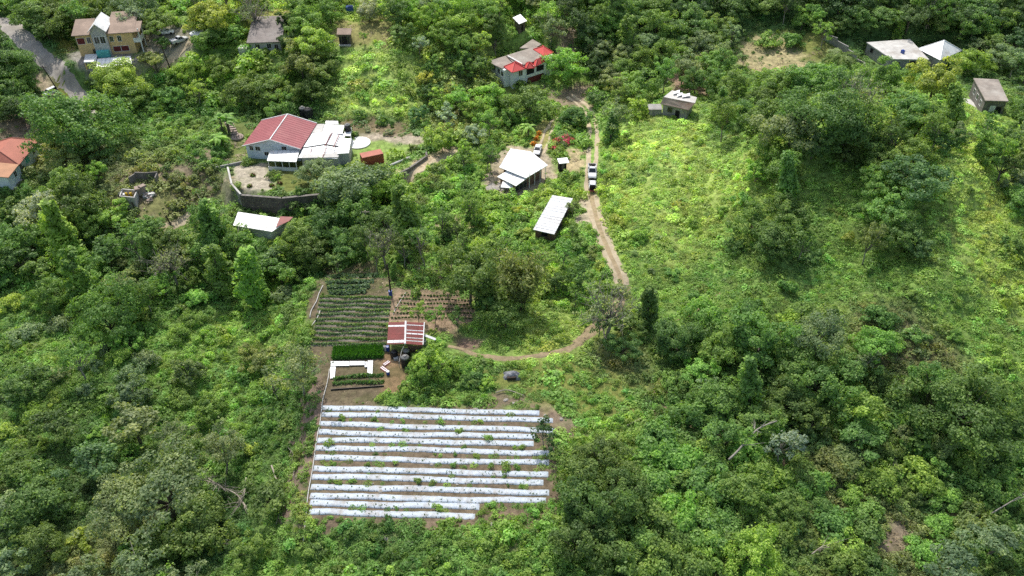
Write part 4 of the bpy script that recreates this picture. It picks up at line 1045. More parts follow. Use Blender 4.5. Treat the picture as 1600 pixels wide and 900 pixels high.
strips(*R4, [0, .13, .17, .26, .30, .44, .50, .60, .64, .84, .88, 1.0], ['red_zinc', 'white_roof', 'red_zinc', 'white_roof', 'red_zinc', 'white_roof', 'red_zinc', 'white_roof', 'red_zinc', 'white_roof', 'red_zinc'])
mb = MB(); mb.tube([rf + [0, -.1, .06], rb + [0, 0, .06]], .17, 6); mb.build('ridge_cap', 'white_roof', h)
mb = MB(); mb.tube([c4[1] + [0, 0, .05], c4[2] + [0, 0, .05]], .09, 5); mb.build('edge_trim', 'white_roof', h)
w_ = inset(c4, .4); foot(c4, .3)
for q in w_: MB().box((q[0], q[1], 1.2), (.16, .16, 2.7)).build('post', 'wood_grey', h)
a, b = w_[3], w_[2]; MB().box((*((a + b) / 2)[:2], 1.2), (np.linalg.norm(b - a) - .2, .08, 2.4), math.atan2(b[1] - a[1], b[0] - a[0])).build('back_wall', 'brown_wall', h)
a, b = w_[0], w_[1]; q = a * .22 + b * .78; MB().box((q[0], q[1] + .1, 1.1), (2.4, .08, 2.2), .02).build('front_wall', 'brown_wall', h)
pz = P(670, 527, 1.4); ob = MB().box((0, 0, 0), (2.2, .75, .06), 0).build('roofing_sheet', 'zinc_roof', origin=(0, 0, 0)); ob.location = P(672, 527, 1.5); ob.rotation_euler = (-.25, .22, -.28)
tag(ob, 'loose grey metal sheet jutting out right of the farm shed', 'sheet')
mb = MB()
for dx in (-.85, .85): mb.tube([(ob.location.x + dx, ob.location.y, -.2), (ob.location.x + dx, ob.location.y, 1.5 - dx * .2)], .05, 5)
tag(mb.build('trestle', 'wood_grey', origin=(ob.location.x, ob.location.y, 0)), 'two thin wooden posts under the loose metal sheet', 'trestle')
q = P(662, 532, .9); tag(MB().lathe((q[0], q[1], 0), [(.42, 0), (.45, .9), (.42, .95), (.1, 1.0)], 14).build('drum', 'concrete_pale', origin=q * [1, 1, 0]), 'pale round drum at the right front corner of the farm shed', 'drum')
def tk(px, py, r, hh, lb, top='black_plastic'):
    p = P(px, py, hh); return tank((p[0], p[1], gz(p[0], p[1]) - .02), r, hh, lb, 'tanks in front of the farm shed', top=top)
tk(632.5, 556, .78, 2.3, 'tall black water tank with grey dome, nearest of the tanks before the farm shed', 'grey_plastic')
tk(634.5, 546, .62, 1.9, 'black water tank with dark grey dome close under the farm shed roof', 'grey_plastic')
tk(615.5, 548, .62, 1.5, 'all-black water tank at the left of the tanks before the farm shed')
def drum(px, py, r, hh, lb, body='blue_plastic', lid='blue_plastic', nm='drum', cat='drum'):
    p = at(px, py); e = empty(nm, p, lb, cat)
    MB().lathe(p, [(r * .92, 0), (r, .08), (r, hh * .3), (r * 1.04, hh * .33), (r, hh * .36), (r, hh * .63), (r * 1.04, hh * .66), (r, hh * .69), (r * .97, hh)], 16).build('body', body, e)
    MB().lathe((p[0], p[1], p[2] + hh + .003), [(r, 0), (r, .05), (r * .3, .07)], 16).build('lid', lid, e)
drum(606.5, 548, .32, 1.0, 'blue drum at the left front corner of the farm shed'); drum(602, 547.5, .3, .95, 'white drum just left of the blue drum by the farm shed', 'paper_white', 'grey_plastic')
drum(606.5, 585, .3, .7, 'blue bucket with white lid beside the fallen red zinc', 'blue_plastic', 'paper_white', 'bucket', 'bucket')
drum(610.5, 462, .36, 1.15, 'blue drum under the pole at the top of the crop rows')
for k, (px, py, rz, lb) in enumerate(((604, 568, .9, 'fallen red and white zinc sheet, upper one by the blue bucket'), (600, 577, -.7, 'fallen red and white zinc sheet, lower one by the blue bucket'))):
    p = at(px, py); mb = MB()
    for j in range(5): mb.box((0, (j - 2) * .16, .02 * (j % 2)), (1.3, .15, .03), 0, mi=j % 2)
    ob = mb.build('roofing_sheet', ['red_zinc', 'white_roof'], origin=(0, 0, 0)); ob.location = p + [0, 0, .12]; ob.rotation_euler = (.05, .08, rz); tag(ob, lb, 'sheet')
p = at(619, 562); tag(MB().box((p[0], p[1], .22), (.8, .5, .45), .2).box((p[0], p[1], .46), (.86, .56, .05), .2).build('crate', 'concrete_pale', origin=p), 'small pale box at the foot of the black tanks', 'box')
p, q = P(624, 574, 0), P(631, 541, 2.9); tag(MB().tube([p, (p[0] + .05, p[1] + .1, 1.2), (q[0] - .4, q[1] - .4, 2.2), q], .05, 6).build('downpipe', 'pvc', origin=p), 'thin white pipe from the farm shed roof down past the tanks', 'pipe')

# tarpaulin over a heap
p = at(800, 588); mb = MB(); n = 14
vs = []; fs = []
for i in range(n):
    for j in range(10):
        a = i / (n - 1) * 2 - 1; b = j / 9 * 2 - 1
        z = 1.0 * (1 - abs(a) ** 4) * (1 - abs(b) ** 3.5) * (.85 + .25 * math.sin(3 * a + 1) * math.cos(2.4 * b)) + .06 * math.sin(9 * a + 5 * b)
        vs.append((p[0] + a * 1.45 + .08 * math.sin(7 * b), p[1] + b * .95 + .06 * math.sin(6 * a), p[2] + z - .02))
for i in range(n - 1):
    for j in range(9): fs.append((i * 10 + j, (i + 1) * 10 + j, (i + 1) * 10 + j + 1, i * 10 + j + 1))
tp = empty('covered_heap', p, 'heap covered by a crumpled grey tarpaulin on the grass below the path', 'tarpaulin')
mb.add(vs, fs).build('tarpaulin', 'tarp', tp)
MB().box((p[0] - .1, p[1] - .75, p[2] + .3), (1.5, .5, .6), .1).build('stack', 'wood_dark', tp); foot([p + [-1.4, -1, 0], p + [1.4, -1, 0], p + [1.4, 1, 0], p + [-1.4, 1, 0]], .2)
# ================= leaf geometry
def leaf_quads(pts, nrm, size, r, aspect=1.7, jit=0.55, droop=0.0):
    """bent diamond leaves at pts, facing about nrm; returns verts, faces"""
    n = len(pts)
    d = nrm + r.normal(0, jit, (n, 3)); d /= np.linalg.norm(d, axis=1)[:, None] + 1e-9
    t = r.normal(0, 1, (n, 3)); t[:, 2] -= droop
    a = t - d * (t * d).sum(1)[:, None]; a /= np.linalg.norm(a, axis=1)[:, None] + 1e-9
    b = np.cross(d, a)
    s = (size * r.uniform(.65, 1.35, n))[:, None]
    L_, W_ = s * .5 * math.sqrt(aspect), s * .5 / math.sqrt(aspect)
    v0 = pts - a * L_; v2 = pts + a * L_
    bend = d * s * .10
    v1 = pts + b * W_ - a * L_ * .1 - bend; v3 = pts - b * W_ - a * L_ * .1 - bend
    v = np.stack([v0, v1, v2, v3], 1).reshape(-1, 3)
    f = np.arange(n * 4).reshape(n, 4)
    return v, f

def leaf_mesh(name, v, f, tone, material='leaf'):
    """tone: one value per leaf"""
    me = bpy.data.meshes.new(name)
    np_mesh(me, v, f)
    t = np.repeat(tone, 4)
    col = np.stack([t * (1 + .25 * (t - 1)), t, t * (1 - .2 * (t - 1)), np.ones_like(t)], 1).clip(0, 4)
    a = me.attributes.new('tone', 'FLOAT_COLOR', 'POINT'); a.data.foreach_set('color', col.astype(np.float32).ravel())
    me.materials.append(MATS[material])
    return me

def dirs(n, r, zmin=-1.0):
    z = r.uniform(zmin, 1, n); p = r.uniform(0, 2 * PI, n); q = np.sqrt(1 - z * z)
    return np.stack([q * np.cos(p), q * np.sin(p), z], 1)

def plant_mesh(name, pts, nrm, size, tone, r, **k):
    v, f = leaf_quads(np.asarray(pts), np.asarray(nrm), size, r, **k)
    return leaf_mesh(name, v, f, tone)

# ================= plastic mulch beds
BED_L = [(503, 636.7), (502, 647.7), (499, 662), (496, 675.5), (494, 687.3), (492.5, 699.7), (491, 714.7), (489, 731.5), (487.5, 744.5), (485.5, 760.4), (484, 774.2), (483, 786.4), (482.5, 800)]
BED_R = [(843, 646), (864, 657.8), (868, 673), (836, 682), (834, 694), (863, 709), (858, 723.5), (857, 741.5), (849, 755), (858, 770), (854, 783), (749, 792), (742, 808)]
ORD = ['first', 'second', 'third', 'fourth', 'fifth', 'sixth', 'seventh', 'eighth', 'ninth', 'tenth', 'eleventh', 'twelfth', 'last']
for bi, (l, rr_) in enumerate(zip(BED_L, BED_R)):
    r = np.random.default_rng(100 + bi)
    a = at(*l); b = at(*rr_); d = (b - a)[:2]; Lb = np.linalg.norm(d); d /= Lb; nv = np.array([-d[1], d[0]])
    n = int(Lb / .18); ts = np.linspace(0, 1, n)
    amp = .17; mid = amp * np.sin(ts * 9 + r.uniform(0, 6)) * .5 + amp * np.sin(ts * 21 + r.uniform(0, 6)) * .25
    px_mid = .12 * math.sin(bi * 1.7) * np.sin(ts * PI)
    prof = [(-.50, -.12), (-.46, .06), (-.32, .135), (-.1, .165), (.12, .165), (.34, .13), (.46, .05), (.50, -.12)]
    kx = len(prof); vs = []
    en = np.convolve(r.normal(0, .022, n + 8), np.ones(5) / 2.2, 'same')[4:-4]; en2 = np.convolve(r.normal(0, .022, n + 8), np.ones(5) / 2.2, 'same')[4:-4]
    cr = r.normal(0, .016, n) + .03 * np.sin(ts * Lb * 1.1 + r.uniform(0, 6))
    for i, t in enumerate(ts):
        c = a[:2] + d * Lb * t + nv * (mid[i] + px_mid[i])
        g = gz(*c); endf = min(1, t * Lb / .4 + .02, (1 - t) * Lb / .4 + .02)
        for j, (o_, z_) in enumerate(prof):
            oo = o_ * 1.02 + (en[i] if o_ < 0 else en2[i]) * (abs(o_) * 2) ** 2
            q = c + nv * oo * 1.14
            vs.append((q[0], q[1], g + (z_ * endf if z_ > 0 else z_) + cr[i] * (z_ > .1)))
    fs = [(i * kx + j, (i + 1) * kx + j, (i + 1) * kx + j + 1, i * kx + j + 1) for i in range(n - 1) for j in range(kx - 1)]
    e = empty('mulch_bed', (*((a + b) / 2)[:2], gz(*((a + b) / 2)[:2])), f'white plastic mulch bed, {ORD[bi]} row counted from the farm shed downhill', 'crop bed', 'white plastic mulch beds')
    mb = MB().add(vs, fs)
    # creases and planting slits across the film
    nslit = int(Lb / .95)
    for k in range(1, nslit):
        i = int(k / nslit * n + r.integers(-1, 2)); i = min(max(i, 2), n - 3)
        if r.random() < .15: continue
        # the near shoulder of the bed faces the camera side
        j0 = 1 if nv[1] > 0 else kx - 3
        p0 = np.array(vs[i * kx + j0]); p1 = np.array(vs[i * kx + j0 + 1]); up = np.array([0, -.012, .014])
        w = d * (.035 + .03 * r.random()); w = np.array([w[0], w[1], 0]); sh = np.array([d[0], d[1], 0]) * r.uniform(-.12, .12)
        mb.add([p0 - w + up, p0 + w + up, p1 + w + sh + up, p1 - w + sh + up], [(0, 1, 2, 3)], 1)
    film = mb.build('film', ['mulch_film', 'slit'], e, smooth=True)
    # seedlings pushed through the film
    m_ = int(Lb / .5); pts = []; nn = []
    for k in range(m_):
        if r.random() < .6: continue
        i = int((k + .5) / m_ * (n - 1)); c = np.array(vs[i * kx + 3]) + [r.normal(0, .08), r.normal(0, .12), .05]
        for _ in range(5): pts.append(c + r.normal(0, .07, 3)); nn.append((0, -.2, 1))
    me = plant_mesh('seedlings', np.array(pts) - np.array(wloc(e)), nn, .15, r.uniform(.6, 1.2, len(pts)), r)
    ob = bpy.data.objects.new('seedlings', me); COL.objects.link(ob); ob.parent = e; ob.color = (.12, .2, .06, 1); ob['kind'] = 'stuff'
    NOCOVER.append((np.array([a[:2], b[:2]]), .42))

# ================= crop rows (dark green) by the farm shed
def crop_row(name, l, rpt, label, group, tint, w=.45, hgt=.4, dens=16, size=.22, gap=0.0, soil=None, seed=0, cat='crop row'):
    r = np.random.default_rng(500 + seed)
    a = at(*l); b = at(*rpt); d = (b - a)[:2]; Lb = np.linalg.norm(d); d /= Lb; nv = np.array([-d[1], d[0]])
    n = int(Lb * dens)
    t = np.sort(r.uniform(0, 1, n))
    if gap: t = np.round(t * Lb / gap) * gap / Lb + r.normal(0, .10, n) / Lb
    cl = .7 + .5 * np.sin(t * Lb * 1.3 + seed) * np.sin(t * Lb * .37 + seed * 2)
    off = r.normal(0, w * .33, n); z = hgt * (1 - (off / w) ** 2).clip(.1, 1) * r.uniform(.3, 1, n) * (0.6 + .4 * cl)
    p = a[:2] + d * (t * Lb)[:, None] + nv * (off + .12 * np.sin(t * Lb * .8 + seed))[:, None]
    pts = np.column_stack([p, HM(p[:, 0], p[:, 1]) + z])
    e = empty(name, (*((a + b) / 2)[:2], gz(*((a + b) / 2)[:2])), label, cat, group)
    me = plant_mesh('plants', pts - np.array(wloc(e)), np.column_stack([nv[0] * off, nv[1] * off, np.ones(n) * .6]), size, r.uniform(.6, 1.35, n) * (0.7 + .3 * cl), r)
    ob = bpy.data.objects.new('plants', me); COL.objects.link(ob); ob.parent = e; ob.color = (*tint, 1); ob['kind'] = 'stuff'
    if soil:
        vs = []; fs = []
        k = int(Lb / .6)
        for i in range(k + 1):
            c = a[:2] + d * Lb * i / k
            for o_, zz in ((-.62, -.08), (-.3, .14), (.3, .14), (.62, -.08)):
                q = c + nv * (o_ + r.normal(0, .04)); vs.append((q[0], q[1], gz(*q) + zz + r.normal(0, .015)))
        for i in range(k):
            for j in range(3): fs.append((i * 4 + j, (i + 1) * 4 + j, (i + 1) * 4 + j + 1, i * 4 + j + 1))
        so = MB().add(vs, fs).build('ridge', soil, e, smooth=True)
    return e
mat('ridge_soil', (0.27, 0.23, 0.185), rough=.95, var=.4, scale=1.5, dirt=(.30, .27, .235), dirt_amt=.6, bump=.5)
mat('sandy_soil', (0.31, 0.22, 0.15), rough=.95, var=.35, scale=1.2, dirt=(.20, .14, .09), dirt_amt=.6, bump=.5)
CY = [465, 472, 478.5, 485, 492, 500, 507.5, 515, 522, 530, 538]
for k, y in enumerate(CY):
    x0 = 500 - 13 * k / 10; w_ = 612 - 9 * k / 10
    crop_row('crop_row', (x0, y), (w_, y + .8), f'dark green crop row on raised soil left of the farm shed, {ORD[k]} from the top', 'crop rows left of the farm shed', (.22, .33, .14) if k % 3 else (.25, .37, .12), w=.5, hgt=.5, dens=95, size=.25, soil='ridge_soil', seed=k)
for k, y in enumerate((432, 440, 448, 456)):
    crop_row('leafy_crop_row', (508 + 2 * k, y + 3), (590 - 6 * k, y), f'patchy bluish leafy row above the crop rows, {ORD[k]} from the top', 'leafy rows above the crop rows', (.20, .30, .16), w=.9, hgt=.7, dens=80, size=.4, seed=30 + k)
for k, y in enumerate((462, 468.5, 475, 482, 489.5, 497)):
    crop_row('seedling_row', (628 - 3 * k, y), (738 + 0 * k, y + 1.5), f'row of small seedlings on sandy soil behind the farm shed, {ORD[k]} from the top', 'seedling rows behind the farm shed', (.15, .23, .08), w=.3, hgt=.38, dens=60, size=.25, gap=.62, soil='sandy_soil', seed=50 + k)
# lush scallion bed
r = np.random.default_rng(77)
c4 = [at(520, 562), at(598, 559.5), at(598, 545), at(523, 546.5)]
n = 5200; s = r.uniform(0, 1, n); t = r.uniform(0, 1, n)
p = np.outer((1 - s) * (1 - t), c4[0]) + np.outer(s * (1 - t), c4[1]) + np.outer(s * t, c4[2]) + np.outer((1 - s) * t, c4[3])
p[:, 2] += r.uniform(.1, .75, n)
e = empty('grassy_crop_bed', np.mean(c4, 0), 'block of tall bright green grassy crop between the crop rows and white sheets', 'crop bed')
v, f = leaf_quads(p - np.array(wloc(e)), np.tile([0, -.8, .45], (n, 1)), .5, r, aspect=5, jit=.5, droop=-2.0)
ob = bpy.data.objects.new('plants', leaf_mesh('plants', v, f, r.uniform(.6, 1.3, n))); COL.objects.link(ob); ob.parent = e; ob.color = (.075, .22, .025, 1); ob['kind'] = 'stuff'
for k, (l, rr_) in enumerate((((521, 592), (600, 586)), ((520, 600), (600, 597)))):
    crop_row('vegetable_row', l, rr_, ('bushy vegetable row just below the white zinc sheets', 'bushy vegetable row along the black netting strip')[k], 'vegetable rows', (.16, .29, .08), w=.6, hgt=.6, dens=60, size=.3, seed=80 + k)
a, b = at(517, 610), at(600, 604)
mb = MB(); d = (b - a); 
for k in range(12):
    q = a + d * k / 12; q2 = a + d * (k + 1) / 12; mb.box(((q + q2)[0] / 2, (q + q2)[1] / 2, gz(*q[:2]) + .14), (np.linalg.norm((q2 - q)[:2]) * 1.02, .06, .3), math.atan2(d[1], d[0]) + rnd.uniform(-.04, .04))
tag(mb.build('black_netting', 'black_plastic', origin=a), 'low strip of black netting below the vegetable rows', 'netting')
for (p4, lb) in (([(517, 573.5), (546, 573), (546, 566), (517, 566)], 'white zinc sheet, left half of the top side of the U beside the scallions'), ([(546.5, 572.5), (572, 572), (570, 566), (546.5, 566)], 'white zinc sheet, right half of the top side of the U'),
              ([(516, 593), (523, 592), (525, 574.5), (516.5, 574.5)], 'white zinc sheet forming the left arm of the U'), ([(574, 589), (582, 588), (583, 565), (575, 565)], 'white zinc sheet forming the right arm of the U'), ([(570, 575.5), (575.5, 575), (574, 566.5), (570, 567)], 'short white zinc piece at the right corner of the U')):
    q = [at(*c) + [0, 0, .25] for c in p4]; zz = max(c[2] for c in q); q = [np.array([c[0], c[1], zz + .03 * ('right' in lb)]) for c in q]
    mb = MB().slab(q, .04)
    for k in range(1, 5):
        f = k / 5; s0 = q[0] + (q[3] - q[0]) * f; s1 = q[1] + (q[2] - q[1]) * f
        if 'arm' in lb: s0 = q[0] + (q[1] - q[0]) * f; s1 = q[3] + (q[2] - q[3]) * f
        mb.tube([s0 + [0, 0, .015], s1 + [0, 0, .015]], .02, 4)
    tag(mb.build('zinc_sheet', 'white_roof', origin=np.mean(q, 0)), lb, 'sheet', 'white sheets laid in a U'); foot(q, .3)

# ================= pipes, logs, stones
def ground_tube(name, pts, rad, material, label, cat, lift=.1, step=1.2):
    c = rough_line([at(*p) for p in pts], step); c[:, 2] = HM(c[:, 0], c[:, 1]) + lift
    c[:, 0] += .06 * np.sin(np.arange(len(c)) * .9)
    return tag(MB().tube(c, rad, 6).build(name, material, origin=c[len(c) // 2], smooth=True), label, cat)
ground_tube('irrigation_pipe', [(515, 578), (510, 605), (504, 632), (497, 680), (488, 735), (480, 790), (476, 830), (473, 862)], .07, 'pvc', 'long pale pipe running down the left ends of the white mulch beds', 'pipe', .22)
ground_tube('irrigation_pipe', [(505, 447), (498, 460), (495, 472), (487, 486), (484, 497)], .08, 'pvc', 'pale pipe bending along the top left corner of the crop rows', 'pipe', .2)
ground_tube('irrigation_pipe', [(501, 485), (496, 497), (489, 508), (484, 518)], .08, 'pvc', 'short pale pipe beside the left ends of the crop rows', 'pipe', .2)
ground_tube('water_hose', [(634, 458), (627, 468), (620, 480), (615, 492)], .07, 'pvc', 'thin pale hose beside the seedling patch', 'hose', .12)
def log(pts, r0, r1, label, heights=(0.25,), material='log_pale', cat='log', limbs=0, seed=0):
    r = np.random.default_rng(900 + seed)
    g = [at(*p) for p in pts]; hs = np.interp(np.linspace(0, 1, len(g)), np.linspace(0, 1, len(heights)), heights)
    g = [q + [0, 0, h_] for q, h_ in zip(g, hs)]
    c = rough_line(g, .6); mb = MB(); mb.tube(c, list(np.linspace(r0, r1, len(c))), 7)
    for k in range(limbs):
        i = r.integers(len(c) // 4, len(c) - 1); d = c[min(i + 1, len(c) - 1)] - c[i - 1]; d /= np.linalg.norm(d)
        s = r.normal(0, 1, 3); s[2] = abs(s[2]) * .5; q = c[i]; L_ = r.uniform(1.2, 3.2)
        pts2 = [q, q + (d * .6 + s * .35) * L_ * .5, q + (d * .9 + s * .5) * L_]
        mb.tube(pts2, [r0 * .45, r0 * .3, r0 * .12], 5)
        mb.tube([pts2[1], pts2[1] + (s * .6 - d * .1) * L_ * .4], [r0 * .25, r0 * .08], 4)
    return tag(mb.build('fallen_log', material, origin=c[0], smooth=True), label, cat)
log([(1133, 741), (1146, 731), (1166, 712), (1180, 700), (1204, 692)], .17, .09, 'pale bare tree trunk leaning out of the vine thicket', (3.4, 4.0, 5.0, 4.9, 5.2), 'bark_pale', 'tree trunk', 6, 1)
log([(1540, 818), (1562, 806), (1582, 795), (1606, 782)], .11, .06, 'thin pale dead trunk at the lower right edge', (2.5, 3, 3), 'bark_pale', 'tree trunk', 5, 2)
log([(330, 762), (352, 774), (372, 782), (388, 800)], .15, .06, 'bleached fallen branches left of the mulch field, upper bundle', (2.4, 1.8, 1.2), 'log_pale', 'branch', 18, 3)
log([(388, 758), (384, 785), (372, 805)], .13, .05, 'bleached fallen branches left of the mulch field, crossing the upper bundle', (1.8, 1.4), 'log_pale', 'branch', 13, 4)
log([(300, 768), (326, 770), (352, 778)], .15, .07, 'bleached dead branches reaching left above the dark bush', (3.4, 3.0), 'log_pale', 'branch', 14, 5)
log([(425, 730), (432, 750), (438, 772)], .15, .10, 'split log lying in the brown litter left of the mulch beds', (.4,), 'log_pale', 'log', 3, 6)
log([(452, 700), (462, 722), (458, 748)], .1, .05, 'pale forked branch lying near the middle of the bare strip beside the long pipe', (.4,), 'log_pale', 'branch', 9, 21)
log([(430, 745), (440, 780), (436, 812)], .13, .08, 'long broken limb lying down the brown strip left of the mulch beds', (.35,), 'log_pale', 'log', 4, 7)
log([(980, 667), (1000, 657), (1022, 644)], .12, .07, 'thin pale stick lying in the grass right of the mulch field', (.4,), 'log_pale', 'log', 2, 8)
log([(775, 616), (792, 612), (818, 620)], .10, .08, 'loose pale poles lying across the rubble above the mulch beds', (.4,), 'log_pale', 'log', 3, 9)
log([(325, 845), (345, 855), (362, 858)], .12, .06, 'pale dead branches near the bottom left of the mulch field', (1.2,), 'log_pale', 'branch', 7, 10)
log([(940, 520), (944, 535), (948, 548)], .16, .1, 'pale broken trunk at the foot of the bare grey tree', (2.4, 1.2, .2), 'log_pale', 'log', 2, 11)
log([(1012, 735), (1018, 752)], .1, .08, 'short pale stick standing in the thicket right of the mulch field', (1.2,), 'log_pale', 'log', 0, 12)
log([(1265, 875), (1285, 862), (1300, 872)], .1, .05, 'pale twisted dead branches near the lower right thicket', (1.5,), 'log_pale', 'branch', 8, 13)
log([(1375, 700), (1395, 712), (1385, 770)], .1, .05, 'brown dead brush on the lower right slope', (1.0,), 'bark', 'branch', 9, 14)
ROCKS = [(790, 625), (800, 630), (808, 627), (815, 634), (770, 632), (640, 628), (655, 633), (712, 630), (850, 650), (875, 655), (560, 835), (600, 842), (700, 832), (770, 760 + 60), (580, 756), (713, 757), (600, 620), (690, 610), (530, 640), (745, 640), (672, 726), (598, 768), (820, 812), (800, 838), (540, 842), (640, 848), (460, 655), (452, 700), (470, 640), (465, 745), (450, 668), (443, 780), (700, 425), (690, 428), (720, 430), (660, 420), (1330, 845), (1370, 868), (1395, 880)]
for k, (px, py) in enumerate(ROCKS):
    g = at(px + rnd.uniform(-3, 3), py); s = rnd.uniform(.16, .42)
    ob = MB().lathe((0, 0, -s * .3), [(s * .75, 0), (s * .95, s * .35), (s * .7, s * .8), (s * .2, s * .95)], 7).build('rock', 'rock', origin=(0, 0, 0))
    ob.location = g; ob.rotation_euler = (rnd.uniform(-.4, .4), rnd.uniform(-.4, .4), rnd.uniform(0, 6)); ob.scale = (rnd.uniform(.9, 1.6), 1, rnd.uniform(.6, .9))
    tag(ob, 'small pale rock on the bare soil around the fields', 'rock', 'pale rocks around the fields')

# ================= vehicles
def vehicle(loc, head, kind, paint, label, group=None, scale=1.0):
    """kind: suv, pickup, sedan, van; local +X is the front"""
    e = empty({'suv': 'suv', 'pickup': 'pickup_truck', 'sedan': 'parked_car', 'van': 'parked_van', 'wagon': 'suv'}[kind], loc, label, {'suv': 'suv', 'pickup': 'pickup', 'sedan': 'car', 'van': 'van', 'wagon': 'suv'}[kind], group)
    e.rotation_euler.z = head; e.scale = (scale,) * 3
    L_, W_, H_ = {'suv': (4.6, 1.85, 1.75), 'pickup': (5.2, 1.85, 1.75), 'sedan': (4.4, 1.72, 1.42), 'van': (4.6, 1.75, 1.9), 'wagon': (3.7, 1.7, 1.8)}[kind]
    x0 = -L_ / 2; hw = W_ / 2
    hood = {'suv': .95, 'pickup': 1.0, 'sedan': .86, 'van': 1.05, 'wagon': 1.0}[kind]
    # body: lofted cross sections front to back
    secs = [(-L_ / 2, .5, .92, .86), (-L_ / 2 + .12, .36, 1.0, .95), (-L_ * .28, .30, 1.02, 1.0), (L_ * .1, .30, 1.02, 1.0), (L_ * .2, .30, hood + .06, 1.0), (L_ / 2 - .25, .32, hood - .04, .95), (L_ / 2, .42, hood - .22, .82)]
    vs = []; fs = []
    for (x, zl, zh, wf) in secs:
        w = hw * wf
        vs += [(x, -w * .92, zl), (x, -w, (zl + zh) / 2), (x, -w * .95, zh - .06), (x, -w * .84, zh), (x, w * .84, zh), (x, w * .95, zh - .06), (x, w, (zl + zh) / 2), (x, w * .92, zl)]
    for i in range(len(secs) - 1):
        for k in range(8):
            k2 = (k + 1) % 8; fs.append((i * 8 + k, (i + 1) * 8 + k, (i + 1) * 8 + k2, i * 8 + k2))
    fs.append(tuple(range(8))); fs.append(tuple((len(secs) - 1) * 8 + k for k in range(7, -1, -1)))
    bd = MB().add(vs, fs)
    if kind == 'pickup':
        bd.box((-L_ * .32, hw * .92, 1.1), (L_ * .32, .08, .3)); bd.box((-L_ * .32, -hw * .92, 1.1), (L_ * .32, .08, .3)); bd.box((-L_ / 2 + .08, 0, 1.1), (.08, W_ * .9, .3))
    o0 = (0, 0, 0)
    bd.build('body', paint, e, origin=o0)
    # cabin
    if kind == 'pickup': cab = (-L_ * .14, L_ * .22, -L_ * .10, L_ * .08)
    elif kind == 'sedan': cab = (-L_ * .36, L_ * .2, -L_ * .2, L_ * .03)
    elif kind == 'van': cab = (-L_ * .47, L_ * .36, -L_ * .45, L_ * .2)
    else: cab = (-L_ * .47, L_ * .22, -L_ * .42, L_ * .09)
    b0, b1, t0, t1 = cab; zc = 1.0
    lo = [(b0, -hw * .86), (b1, -hw * .86), (b1, hw * .86), (b0, hw * .86)]; hi = [(t0, -hw * .7), (t1, -hw * .7), (t1, hw * .7), (t0, hw * .7)]
    MB().prism([(x, y, H_ - .08) for x, y in hi], [(x, y, zc - .03) for x, y in lo]).build('window', 'glass_dark', e, origin=o0)
    MB().prism([(t0 + .1, -hw * .62, H_), (t1 - .1, -hw * .62, H_), (t1 - .1, hw * .62, H_), (t0 + .1, hw * .62, H_)], [(x * 1.0, y * 1.03, H_ - .1) for x, y in hi]).build('roof', paint, e, origin=o0)
    pl = MB()
    for (lx, ly), (tx, ty) in zip(lo, hi): pl.tube([(lx, ly * 1.01, zc), (tx, ty * 1.02, H_ - .07)], .06, 5)
    for s in (-1, 1): pl.tube([((b0 + b1) / 2, s * hw * .87, zc), ((t0 + t1) / 2, s * hw * .71, H_ - .07)], .05, 4)
    pl.build('pillars', paint, e, origin=o0)
    for sx in (-L_ * .31, L_ * .31):
        for s in (-1, 1):
            w = empty('wheel', (sx, s * hw * .9, .34)); w.parent = e
            mb = MB(); pr = [(.20, -.1), (.31, -.11), (.34, -.07), (.34, .07), (.31, .11), (.20, .1)]
            m2 = MB().lathe((0, 0, 0), pr, 16); mb.add([(x, z, y) for x, y, z in m2.v], [tuple(reversed(f)) for f in m2.f]); t = mb.build('tyre', 'rubber', w, origin=o0)
            m2 = MB().lathe((0, 0, 0), [(.2, -.085), (.06, -.095), (.06, .095), (.2, .085)], 12); t = MB().add([(x, z, y) for x, y, z in m2.v], [tuple(reversed(f)) for f in m2.f]).build('rim', 'grey_plastic', w, origin=o0)
    for s in (-1, 1):
        MB().box((L_ / 2 - .08, s * hw * .62, hood - .3), (.14, .36, .18)).build('headlight', 'lamp_clear', e, origin=o0)
        MB().box((-L_ / 2 + .03, s * hw * .72, .85), (.12, .2, .22)).build('tail_light', 'lamp_red', e, origin=o0)
        MB().box((cab[1] - .25, s * (hw + .1), 1.05), (.12, .22, .16)).build('mirror', 'black_plastic', e, origin=o0)
    MB().box((L_ / 2 + .02, 0, .45), (.18, W_ * .86, .24)).build('bumper', 'black_plastic', e, origin=o0)
    MB().box((-L_ / 2 - .02, 0, .48), (.16, W_ * .86, .22)).build('bumper', 'black_plastic', e, origin=o0)
    MB().box((L_ / 2 - .02, 0, hood - .34), (.1, W_ * .45, .16)).build('grille', 'black_plastic', e, origin=o0)
    return e
def head(a, b):
    a = at(*a); b = at(*b); return math.atan2(b[1] - a[1], b[0] - a[0])
p = at(925, 273); hd = head((924.5, 250), (925, 285))
vehicle(p + [0, 0, .08], hd, 'pickup', 'car_silver', 'silver pickup truck facing the camera on the dirt track', scale=1.08)
q = p + np.array([math.cos(hd), math.sin(hd), 0]) * -1.9
MB_ = MB().box((0, 0, 0), (1.3, 1.4, .5)); 
cg = MB_.box((.1, .2, .35), (.7, .6, .25), .3).build('cargo', 'opening_dark', origin=(0, 0, 0)); cg.location = (q[0], q[1], q[2] + 1.25); cg.rotation_euler.z = hd; tag(cg, 'dark load in the bed of the silver pickup', 'load')
p = at(925.5, 294)
sv = vehicle(p + [0, 0, .08], hd + PI, 'wagon', 'car_white', 'white suv with open dark rear door, right behind the bumper of the silver pickup')
